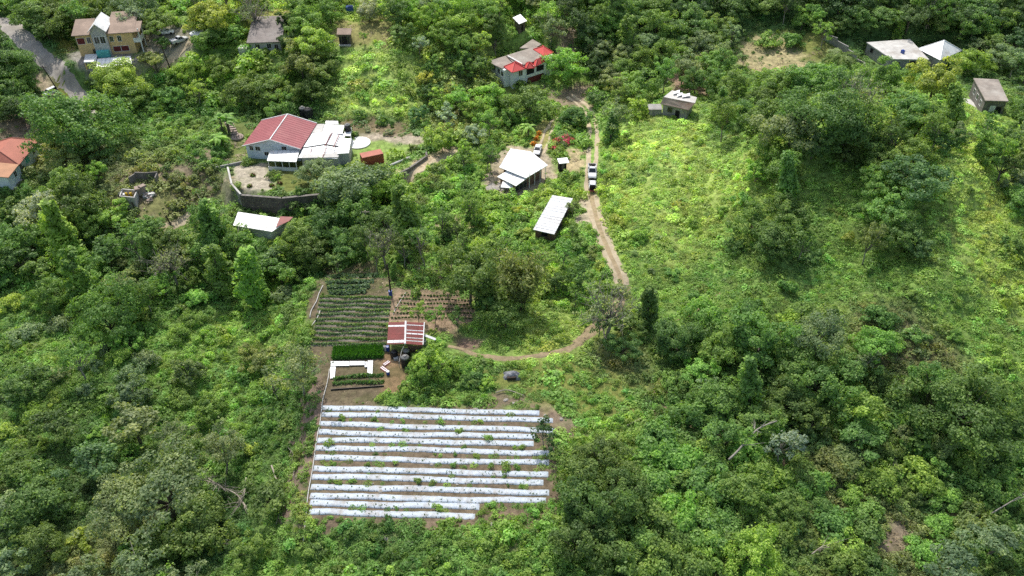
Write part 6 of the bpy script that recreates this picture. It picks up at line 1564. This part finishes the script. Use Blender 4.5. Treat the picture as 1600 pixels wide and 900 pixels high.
 (900, 745, 90, 'round', 'dark'), (945, 715, 90, 'round', 'dark'), (930, 800, 100, 'round', 'dark'), (975, 770, 80, 'round', 'dark'), (850, 672, 46, 'airy', 'deep', 'small dark tree overlapping the right ends of the upper mulch beds'), (862, 700, 36, 'airy', 'deep'), (910, 850, 90, 'round', 'dark'), (1180, 870, 90, 'round', 'bright'), (1560, 840, 90, 'wide', 'grey'), (1500, 870, 110, 'wide', 'grey'), (1230, 800, 50, 'round', 'mid'), (960, 860, 80, 'round', 'mid'),
 # left and lower left
 (170, 490, 110, 'round', 'mid', 'broad mid green tree alone in the middle of the left vine slope'), (85, 460, 60, 'round', 'mid'), (200, 530, 50, 'round', 'bright'), (225, 455, 60, 'airy', 'mid'), (250, 760, 150, 'wide', 'grey', 'biggest greyish green tree at the lower left'), (180, 790, 110, 'wide', 'grey'), (130, 720, 90, 'wide', 'blue'), (85, 660, 80, 'wide', 'dark'), (310, 820, 100, 'round', 'dark'), (250, 860, 80, 'round', 'dark'), (60, 780, 90, 'round', 'dark'), (20, 720, 80, 'wide', 'mid'), (340, 700, 80, 'airy', 'grey'), (270, 680, 70, 'airy', 'grey'), (465, 572, 84, 'airy', 'grey', 'sparse pale tree at the left of the white zinc sheets'), (430, 600, 46, 'airy', 'yellow'), (400, 560, 50, 'round', 'olive'), (330, 640, 60, 'round', 'mid'), (200, 620, 60, 'round', 'grey'), (60, 850, 80, 'round', 'dark'), (390, 860, 60, 'round', 'mid'), (120, 560, 60, 'airy', 'mid'), (290, 580, 60, 'round', 'olive'), (40, 600, 60, 'round', 'dark'),
]
TREES += [(x, y, w, 'airy', tn, None, dict(lift=lf)) for x, y, w, tn, lf in ((688, 338, 34, 'mid', 1.7), (714, 352, 30, 'dark', 1.6), (738, 312, 34, 'mid', 1.5), (628, 378, 40, 'dark', 1.6), (585, 392, 36, 'mid', 1.5), (766, 236, 32, 'mid', 1.5), (722, 232, 32, 'bright', 1.4), (760, 405, 36, 'dark', 1.6), (700, 455, 26, 'mid', 1.3), (420, 395, 44, 'grey', 1.4), (240, 345, 40, 'mid', 1.3), (1350, 560, 44, 'grey', 1.3), (1110, 600, 40, 'grey', 1.3), (360, 690, 46, 'grey', 1.2))]
for t in TREES:
    k = t[6] if len(t) > 6 else {}
    plant(*t[:5], t[5] if len(t) > 5 else None, **k)

for k, (px, py, kd) in enumerate(((388, 333, 'shrub'), (412, 337, 'banana'), (440, 333, 'banana'), (466, 332, 'shrub'), (490, 328, 'banana'), (515, 322, 'shrub'), (538, 316, 'banana'))): plant(px, py, 26, kd, 'bright' if k % 2 else 'mid', None)
# fill the woods
occ = [(t[0], t[1], t[2]) for t in TREES]
def shrub_ok(g, wm):
    q = np.array([[g[0], g[1]], [g[0], g[1] + wm * .7]]); return cover_keep(q[:, 0], q[:, 1]).min() > .5
CLEAR = [(812, 36, 20), (538, 58, 22), (412, 62, 34), (1060, 162, 30), (1548, 145, 34), (1400, 85, 44), (1470, 85, 34), (202, 305, 26), (585, 247, 20), (865, 335, 36), (160, 62, 56), (280, 62, 34), (25, 245, 50), (405, 346, 44), (815, 105, 50), (1205, 82, 50), (120, 130, 30), (80, 145, 24)]   # views left open
def fill(poly, wmin, wmax, kinds, tones, n, sep=.62, shrub=False, tries=60, ky=.75):
    xs = [p[0] for p in poly]; ys = [p[1] for p in poly]; c = 0
    for _ in range(n * tries):
        if c >= n: break
        px, py = rnd.uniform(min(xs), max(xs)), rnd.uniform(min(ys), max(ys))
        if poly_sd(poly, np.array([px]), np.array([py]))[0] > 0: continue
        w = rnd.uniform(wmin, wmax)
        if any((px - a) ** 2 + (py - b) ** 2 < (q + w * .45) ** 2 for a, b, q in CLEAR): continue
        if any(((px - a) ** 2 + ((py - b) / ky) ** 2) < (sep * (w + ww) / 2) ** 2 for a, b, ww in occ): continue
        g = at(px, py, .6)
        if not shrub_ok(g, w / pxm(g)): continue
        if any(poly_sd(f, np.array([g[0]]), np.array([g[1]]))[0] < w / 2 / pxm(g) * .8 + gr for f, gr in FOOT): continue
        if any(line_d(l, np.array([g[0]]), np.array([g[1]]))[0] < w / 2 / pxm(g) * .7 + hw for l, hw in NOCOVER): continue
        occ.append((px, py, w)); plant(px, py, w, rnd.choice(kinds), rnd.choice(tones)); c += 1
fill([(880, -25), (1640, -25), (1640, 70), (1500, 45), (1400, 30), (1280, 28), (1170, 40), (1000, 50), (890, 30)], 40, 60, ['round', 'round', 'round', 'airy', 'wide'], ['deep', 'deep', 'dark', 'dark', 'mid'], 66, .5)
fill([(1500, 60), (1640, 60), (1640, 330), (1590, 310), (1560, 250), (1480, 190), (1590, 180), (1590, 110)], 40, 62, ['round', 'round', 'wide', 'airy'], ['dark', 'mid', 'mid', 'dark', 'grey'], 26, .55)
fill([(1100, 110), (1350, 110), (1480, 160), (1500, 215), (1420, 250), (1330, 240), (1180, 220), (1110, 190)], 40, 64, ['round', 'round', 'airy'], ['dark', 'mid', 'mid', 'dark'], 16, .55)
fill([(900, 35), (1140, 40), (1160, 110), (1120, 140), (960, 150), (930, 60)], 34, 52, ['round', 'airy', 'round'], ['mid', 'grey', 'mid', 'dark'], 22, .55)
fill([(-30, -20), (60, -20), (110, 40), (60, 60), (0, 20)], 40, 60, ['round'], ['dark', 'mid'], 6)
fill([(100, -20), (640, -20), (640, 5), (380, 2), (260, 12), (110, 5)], 34, 56, ['round', 'airy'], ['mid', 'dark', 'bright'], 12)
fill([(640, -20), (880, -20), (880, 20), (780, 30), (640, 40)], 34, 52, ['round', 'airy'], ['mid', 'dark', 'bright', 'grey'], 12, .6)
fill([(-20, 300), (170, 300), (350, 350), (480, 360), (640, 330), (650, 390), (500, 430), (300, 440), (-20, 440)], 30, 72, ['round', 'round', 'airy', 'wide', 'tower', 'banana'], ['dark', 'mid', 'mid', 'bright', 'olive'], 26, .56)
fill([(-20, 640), (330, 640), (420, 760), (400, 920), (-20, 920)], 60, 100, ['round', 'wide', 'airy'], ['dark', 'mid', 'grey', 'bright'], 8, .65)
fill([(1040, 520), (1380, 520), (1380, 680), (1100, 680)], 50, 80, ['round', 'wide', 'round'], ['mid', 'bright', 'dark'], 6, .6)

# shrubs and vine mounds
def shrubs(poly, wmin, wmax, tones, n, sep=.5): fill(poly, wmin, wmax, ['shrub'], tones, n, sep, tries=25)
shrubs([(990, 680), (1280, 720), (1330, 900), (960, 900)], 44, 84, ['bright', 'mid', 'mid'], 46, .42)
shrubs([(1060, 480), (1400, 480), (1400, 690), (1060, 690)], 36, 66, ['mid', 'bright', 'dark'], 22, .42)
shrubs([(1300, 650), (1600, 650), (1600, 900), (1300, 900)], 34, 70, ['mid', 'bright', 'olive', 'dark'], 30, .5)
shrubs([(960, 220), (1640, 220), (1640, 640), (1100, 500), (980, 420)], 18, 40, ['bright', 'mid', 'mid'], 16, .6)
shrubs([(-10, 430), (480, 430), (430, 620), (420, 820), (330, 900), (-10, 900)], 22, 46, ['bright', 'bright', 'mid', 'yellow', 'bright', 'grey'], 46, .6)
shrubs([(690, 575), (740, 570), (780, 600), (700, 610)], 22, 40, ['bright', 'mid'], 6, .5)
shrubs([(480, 830), (860, 840), (880, 910), (470, 910)], 20, 46, ['bright', 'mid'], 14, .5)
shrubs([(620, 260), (780, 270), (900, 300), (940, 420), (720, 420), (640, 330)], 20, 38, ['bright', 'mid', 'olive', 'yellow'], 26, .55)
shrubs([(220, 100), (640, 60), (660, 190), (400, 190), (180, 260)], 12, 24, ['bright', 'mid', 'bright'], 8, .5)
shrubs([(640, 60), (1000, 60), (960, 240), (700, 260)], 14, 30, ['bright', 'mid', 'olive'], 22, .5)

shrubs([(372, 318), (500, 318), (600, 305), (640, 300), (640, 330), (420, 330), (372, 328)], 14, 30, ['bright', 'mid', 'grey'], 16, .45)
for k, (px, py) in enumerate(((506, 298), (520, 293), (535, 292), (550, 288), (470, 301))): plant(px, py, 17, 'shrub', 'dark' if k % 2 else 'mid', 'low dark shrub on top of the tall stone retaining wall', 'shrubs on top of the retaining wall')
# flowers
def blossom(px, py, w, hgt, tone, label, n, leafy=.35, name='flowering_bush', seed=0):
    r = np.random.default_rng(300 + seed); g = at(px, py); R = w / 2 / pxm(g)
    e = empty(name, g, label, 'flowering bush'); FOOT.append(([(g[0] - R * .6, g[1] - R * 1.1), (g[0] + R * .6, g[1] - R * 1.1), (g[0] + R * .6, g[1] + R * .5), (g[0] - R * .6, g[1] + R * .5)], .15))
    d = dirs(n, r, -.1); lump = 1 + .3 * np.sin(d[:, 0] * 5 + seed) * np.sin(d[:, 1] * 6)
    p = d * [R, R * .8, hgt] * (r.uniform(.6, 1.05, n) * lump)[:, None]; k = int(n * leafy)
    for nm, sl, tn in (('leaves', slice(0, k), 'bright'), ('blossoms', slice(k, n), tone)):
        v, f = leaf_quads(p[sl] * (.95 if nm == 'leaves' else 1.03), d[sl] + [0, 0, .3], .26, r); ob = bpy.data.objects.new(nm, leaf_mesh(nm, v, f, r.uniform(.7, 1.25, len(p[sl])))); COL.objects.link(ob); ob.parent = e; ob.color = (*TONE[tn], 1)
    return e
blossom(882, 222, 31, 1.6, 'red', 'bush covered in crimson pink blossoms beside the dirt track', 1600, .3, seed=1)
blossom(868, 232, 14, .8, 'red', 'low spray of pinkish red blossoms at the lower left of the crimson bush', 500, .5, seed=2)
for k, (px, py, w) in enumerate(((842, 210, 8), (839, 218, 9), (834, 226, 10))):
    blossom(px, py, w, .9, 'orange', 'orange flowering bush in the row above the white-roofed house', 350, .35, name='flowering_shrub', seed=5 + k)['group'] = 'orange flowering bushes in a row'
for k, (px, py, tn) in enumerate(((395, 275, 'red'), (390, 292, 'red'), (437, 288, 'red'), (443, 262, 'red'), (425, 291, 'red'))):
    e = blossom(px, py, 9, .7, tn, 'small dark red leaved bush in the yard of the pink-roofed house', 220, .5, name='ornamental_shrub', seed=20 + k); e['group'] = 'dark red bushes in the front yard'
    [setattr(c, 'color', (.12, .02, .02, 1)) for c in e.children if c.name.startswith('blossoms')]
place_plant('shrub', 575, 203, 14, 'silver', 'left of two pale round bushes at the foot of the bank above the lawn', 'shrub'); place_plant('shrub', 609, 207, 16, 'silver', 'right of two pale round bushes at the foot of the bank above the lawn', 'shrub')
place_plant('airy', 434, 275, 13, 'bright', 'young tree with white trunk on the front lawn of the pink-roofed house', 'tree')

# ================= ground cover: one sheet of vines, weeds and grass
pv, pf, pt, pk = [], [], [], []
KN = 8; voff = 0
for k in range(KN):
    r = np.random.default_rng(400 + k)
    if k < 3:      # low vine mound
        n = 105; a = r.uniform(0, 2 * PI, n); q = np.sqrt(r.uniform(0, 1, n)) * 1.0; z = .30 * (1 - q ** 2) * (1 + .4 * np.sin(a * 3 + k)) + r.uniform(0, .1, n)
        p = np.stack([q * np.cos(a), q * np.sin(a), z], 1); nr = np.stack([.7 * q * np.cos(a), .7 * q * np.sin(a), np.ones(n)], 1); v, f = leaf_quads(p, nr, .215, r, aspect=1.5, jit=.4)
    elif k < 5:    # bushier clump of several heads
        P_, N_ = [], []
        for _ in range(6):
            c = np.array([*r.uniform(-.7, .7, 2), r.uniform(.2, .75)]); m_ = 30; d = dirs(m_, r, -.2); P_.append(c + d * .42 * r.uniform(.8, 1.1, m_)[:, None]); N_.append(d + [0, 0, .5])
        v, f = leaf_quads(np.concatenate(P_), np.concatenate(N_), .26, r)
    elif k == 5:   # grass tuft
        n = 60; a = r.uniform(0, 2 * PI, n); q = r.uniform(.05, .6, n); p = np.stack([q * np.cos(a), q * np.sin(a), r.uniform(.05, .4, n)], 1)
        v, f = leaf_quads(p, np.stack([np.cos(a), np.sin(a), .5 + 0 * a], 1), .36, r, aspect=5, jit=.3, droop=-2.2)
    elif k == 7:   # dry litter: straw, chips and twigs
        n = 26; q = r.uniform(-1, 1, (n, 2)) * .9; v, f = leaf_quads(np.column_stack([q, r.uniform(.06, .14, n)]), np.tile([0, 0, 1.0], (n, 1)), .22, r, aspect=4.5, jit=.25)
    else:          # broad-leaved weed
        n = 34; d = dirs(n, r, .1); v, f = leaf_quads(d * [.5, .5, .55] * r.uniform(.6, 1, n)[:, None], d * .5 + [0, 0, 1], .44, r, aspect=1.9, jit=.3)
    tn = r.uniform(.68, 1.3, len(f)); pv.append(v); pf.append(f + voff); pt.append(np.repeat(tn, 4)); pk.append(np.full(len(v), -(k + 1))); voff += len(v)

# points
def scatter(y0, y1, cell, half):
    ys = np.arange(y0, y1, cell); out = []
    for y in ys:
        w = half(y); n = int(2 * w / cell); x = (np.arange(n) + .5) / n * 2 * w - w
        out.append(np.stack([x + rng.uniform(-.55, .55, n) * cell, y + rng.uniform(-.55, .55, n) * cell], 1))
    return np.concatenate(out)
half = lambda y: 16 + (y * CP + CAM_H * SP) * .66
bands = [(38, 100, .74, .88), (100, 146, .84, .96), (146, 205, 1.02, 1.1), (205, 280, 1.4, 1.45), (280, 400, 2.6, 2.5)]
X = []; S = []
for a, b, c, s in bands:
    q = scatter(a, b, c, half); X.append(q); S.append(np.full(len(q), s))
X = np.concatenate(X); S = np.concatenate(S)
gx_, gy_ = X[:, 0], X[:, 1]; keep = cover_keep(gx_, gy_)
for l, hw in NOCOVER:
    lo = l.min(0) - hw - 2; hi = l.max(0) + hw + 2; sel = np.where((gx_ > lo[0]) & (gx_ < hi[0]) & (gy_ > lo[1]) & (gy_ < hi[1]))[0]
    if len(sel): d = line_d(l, gx_[sel], gy_[sel]); keep[sel] = np.minimum(keep[sel], np.where(d < hw * .92 + .38 * S[sel], 0, 1))
# grass between the wheel ruts
for poly, gr in FOOT:
    a = np.array(poly); lo = a.min(0) - 3; hi = a.max(0) + 3; sel = np.where((gx_ > lo[0]) & (gx_ < hi[0]) & (gy_ > lo[1]) & (gy_ < hi[1]))[0]
    if len(sel): d = poly_sd(poly, gx_[sel], gy_[sel]); keep[sel] = np.where(d < gr + .2 * S[sel], 0, keep[sel])
den = .93 + .25 * wav(gx_, gy_, 9, 31)
sel = rng.uniform(0, 1, len(X)) < np.where(keep > .9, np.clip(den, 0, 1), keep)
# small weeds where the ground is mostly bare
X, S, keep = X[sel], S[sel], keep[sel]; n = len(X)
Z0 = HM(X[:, 0], X[:, 1]); lum = .5 + .5 * wav(X[:, 0], X[:, 1], 5.5, 33); patch = wav(X[:, 0], X[:, 1], 14, 35)
sparse = keep < .5
pxx, pyy = pix(X[:, 0], X[:, 1], Z0)
open_ = np.clip(sstep(930, 1000, pxx) * (1 - sstep(480, 640, pyy)) + sstep(500, 540, pxx) * (1 - sstep(640, 680, pxx)) * (1 - sstep(180, 200, pyy)) + .55 * (1 - sstep(450, 520, pxx)) * sstep(420, 470, pyy) + .9 * sstep(680, 720, pxx) * (1 - sstep(960, 1010, pxx)) * sstep(460, 490, pyy) * (1 - sstep(630, 650, pyy)), 0, 1)   # low open carpets
kind = np.where(rng.uniform(0, 1, n) < .58 + .38 * open_ - .3 * patch * (1 - open_), rng.integers(0, 3, n), rng.integers(3, 5, n))
kind = np.where(rng.uniform(0, 1, n) < .07, 5, kind); kind = np.where(rng.uniform(0, 1, n) < .06, 6, kind)
kind = np.where(sparse, rng.choice([0, 1, 5, 6, 7, 7, 7, 7], n), kind)
sc = S * rng.lognormal(0, .28, n) * (.72 + .55 * lum) * np.where(sparse, .55, 1)
big = wav(X[:, 0], X[:, 1], 24, 37)
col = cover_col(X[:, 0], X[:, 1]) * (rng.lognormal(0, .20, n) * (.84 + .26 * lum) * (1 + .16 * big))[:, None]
col[:, 0] *= 1 + .07 * big
sc = sc * (1 - .15 * open_)
field = poly_sd(PATCH[1][0], X[:, 0], X[:, 1]) < .5; sc[field] *= .62
stale = (wav(X[:, 0], X[:, 1], 11, 39) > .72) & (rng.uniform(0, 1, n) < .5) & (open_ > .3); col[stale] *= [1.05, .86, .9]
hue = rng.normal(0, .07, n) + .06 * patch
col[:, 0] *= 1 + hue; col[:, 2] *= 1 - hue * .5
dry = kind == 7; col[dry] = np.array([.36, .29, .21]) * rng.lognormal(0, .35, (dry.sum(), 1)); sc[dry] *= 1.6
Z = HM(X[:, 0], X[:, 1]) + (lum - .45) * .35 * np.where(sparse, 0, 1) - .05
rot = np.stack([rng.normal(0, .16, n), rng.normal(0, .16, n), rng.uniform(0, 2 * PI, n)], 1)
print('cover points', n, 'trees', NT)
V = np.concatenate(pv + [np.column_stack([X, Z])]); Fc = np.concatenate(pf)
me = bpy.data.meshes.new('ground_cover'); np_mesh(me, V, Fc)
def vattr(name, typ, prop, data):
    a = me.attributes.new(name, typ, 'POINT'); a.data.foreach_set(prop, np.ascontiguousarray(data).ravel())
npv = voff
tone = np.ones(len(V), np.float32); tone[:npv] = np.concatenate(pt)
vattr('tone', 'FLOAT_COLOR', 'color', np.stack([tone, tone, tone, np.ones_like(tone)], 1).astype(np.float32))
vattr('kind_id', 'INT', 'value', np.concatenate(pk + [kind]).astype(np.int32))
vattr('spin', 'FLOAT_VECTOR', 'vector', np.concatenate([np.zeros((npv, 3)), rot]).astype(np.float32))
vattr('grow', 'FLOAT', 'value', np.concatenate([np.ones(npv), sc]).astype(np.float32))
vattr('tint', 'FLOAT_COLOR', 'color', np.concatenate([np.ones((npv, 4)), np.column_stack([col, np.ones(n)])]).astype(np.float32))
me.materials.append(MATS['cover_leaf'])
cover = bpy.data.objects.new('ground_cover', me); COL.objects.link(cover); tag(cover, 'low sheet of vines, weeds and grass over the open ground', 'ground cover', kind='stuff')
ng = bpy.data.node_groups.new('scatter_plants', 'GeometryNodeTree')
ng.interface.new_socket('Geometry', in_out='INPUT', socket_type='NodeSocketGeometry'); ng.interface.new_socket('Geometry', in_out='OUTPUT', socket_type='NodeSocketGeometry')
N = ng.nodes.new; L = ng.links.new
gi = N('NodeGroupInput'); go = N('NodeGroupOutput'); jn = N('GeometryNodeJoinGeometry')
def named(nm, typ):
    a = N('GeometryNodeInputNamedAttribute'); a.data_type = typ; a.inputs['Name'].default_value = nm; return a.outputs['Attribute']
kid = named('kind_id', 'INT'); spin = named('spin', 'FLOAT_VECTOR'); grow = named('grow', 'FLOAT')
def pick(v):
    c = N('FunctionNodeCompare'); c.data_type = 'INT'; c.operation = 'EQUAL'; L(kid, c.inputs[2]); c.inputs[3].default_value = v
    s = N('GeometryNodeSeparateGeometry'); s.domain = 'POINT'; L(gi.outputs[0], s.inputs['Geometry']); L(c.outputs[0], s.inputs['Selection']); return s.outputs['Selection']
for k in range(KN):
    ip = N('GeometryNodeInstanceOnPoints'); L(pick(k), ip.inputs['Points']); L(pick(-(k + 1)), ip.inputs['Instance'])
    L(spin, ip.inputs['Rotation']); L(grow, ip.inputs['Scale']); L(ip.outputs[0], jn.inputs[0])
L(jn.outputs[0], go.inputs[0])
md = cover.modifiers.new('scatter', 'NODES'); md.node_group = ng
# ================= camera, sky and sun
cam = bpy.data.cameras.new('camera'); co = bpy.data.objects.new('camera', cam); COL.objects.link(co)
co.location = (0, 0, CAM_H); co.rotation_euler = (PI / 2 - PITCH, 0, 0)
cam.sensor_width = 36.0; cam.lens = F / 1600.0 * 36.0; cam.clip_end = 3000.0
scene.camera = co
SUN_EL, SUN_AZ = math.radians(56), math.radians(-17)      # azimuth from +Y, positive towards +X
sd = Vector((math.sin(SUN_AZ) * math.cos(SUN_EL), math.cos(SUN_AZ) * math.cos(SUN_EL), math.sin(SUN_EL)))
su = bpy.data.lights.new('sun', 'SUN'); su.energy = 4.9; su.angle = math.radians(.55); su.color = (1.0, .955, .88)
so = bpy.data.objects.new('sun', su); COL.objects.link(so); so.rotation_euler = (-sd).to_track_quat('-Z', 'Y').to_euler(); so.location = (0, 0, 120)
# a broken cloud high over the valley: it dims the sun on the near fields
m, nt, b, out = nodes('cloud_vapour')
N = nt.nodes.new; L = nt.links.new
tc = N('ShaderNodeTexCoord'); sx = N('ShaderNodeAttribute'); sx.attribute_name = 'thick'
nz = N('ShaderNodeTexNoise'); nz.inputs['Scale'].default_value = .022; nz.inputs['Detail'].default_value = 4; L(tc.outputs['Object'], nz.inputs['Vector'])
ad = N('ShaderNodeMath'); ad.operation = 'MULTIPLY_ADD'; L(nz.outputs['Fac'], ad.inputs[0]); ad.inputs[1].default_value = .8; ad.inputs[2].default_value = -.4
a2 = N('ShaderNodeMath'); a2.operation = 'ADD'; L(sx.outputs['Fac'], a2.inputs[0]); L(ad.outputs[0], a2.inputs[1])
mr = N('ShaderNodeMapRange'); mr.interpolation_type = 'SMOOTHSTEP'; mr.inputs['From Min'].default_value = .1; mr.inputs['From Max'].default_value = .9; mr.inputs['To Max'].default_value = .31; L(a2.outputs[0], mr.inputs['Value'])
tl = N('ShaderNodeBsdfTranslucent'); tl.inputs['Color'].default_value = (.95, .95, .95, 1); tp = N('ShaderNodeBsdfTransparent'); mx = N('ShaderNodeMixShader')
L(mr.outputs[0], mx.inputs[0]); L(tp.outputs[0], mx.inputs[1]); L(tl.outputs[0], mx.inputs[2]); L(mx.outputs[0], out.inputs[0])
CZ = 360.0; off = np.array([sd.x / sd.z * CZ, sd.y / sd.z * CZ])
cx = np.linspace(-330, 330, 90); cy = np.linspace(-190, 250, 70); CX, CY_ = np.meshgrid(cx, cy)
th = (1 - sstep(112, 182, CY_ + 14 * wav(CX, CY_, 80, 61) + .10 * np.abs(CX))) * sstep(-190, -120, CY_) * (1 - sstep(240, 320, np.abs(CX)))
v = np.column_stack([CX.ravel() + off[0], CY_.ravel() + off[1], CZ + 14 * wav(CX, CY_, 60, 62).ravel() * th.ravel()])
ii = np.arange(89 * 69); q = (ii // 89) * 90 + ii % 89
me = bpy.data.meshes.new('cloud'); np_mesh(me, v, np.stack([q, q + 1, q + 91, q + 90], 1)); me.polygons.foreach_set('use_smooth', [True] * len(me.polygons))
a = me.attributes.new('thick', 'FLOAT', 'POINT'); a.data.foreach_set('value', th.ravel().astype(np.float32)); me.materials.append(m)
tag((lambda o: (COL.objects.link(o), o)[1])(bpy.data.objects.new('cloud', me)), kind='structure')
w = bpy.data.worlds.new('World'); scene.world = w; w.use_nodes = True
nt = w.node_tree; nt.nodes.clear()
o = nt.nodes.new('ShaderNodeOutputWorld'); bg = nt.nodes.new('ShaderNodeBackground'); sk = nt.nodes.new('ShaderNodeTexSky')
sk.sky_type = 'NISHITA'; sk.sun_disc = False; sk.sun_elevation = SUN_EL; sk.sun_rotation = SUN_AZ; sk.dust_density = 3.0; sk.air_density = 1.5
bg.inputs['Strength'].default_value = 0.15
nt.links.new(sk.outputs[0], bg.inputs['Color']); nt.links.new(bg.outputs[0], o.inputs['Surface'])
scene.render.engine = 'CYCLES'
scene.view_settings.view_transform = 'Standard'; scene.view_settings.look = 'None'; scene.view_settings.exposure = 0; scene.view_settings.gamma = 1
scene.cycles.max_bounces = 5; scene.cycles.diffuse_bounces = 3; scene.cycles.glossy_bounces = 2; scene.cycles.transmission_bounces = 3; scene.cycles.transparent_max_bounces = 6
scene.cycles.sample_clamp_indirect = 6.0
scene.cycles.caustics_reflective = False; scene.cycles.caustics_refractive = False
scene.cycles.use_denoising = False
scene.cycles.denoising_prefilter = 'ACCURATE'
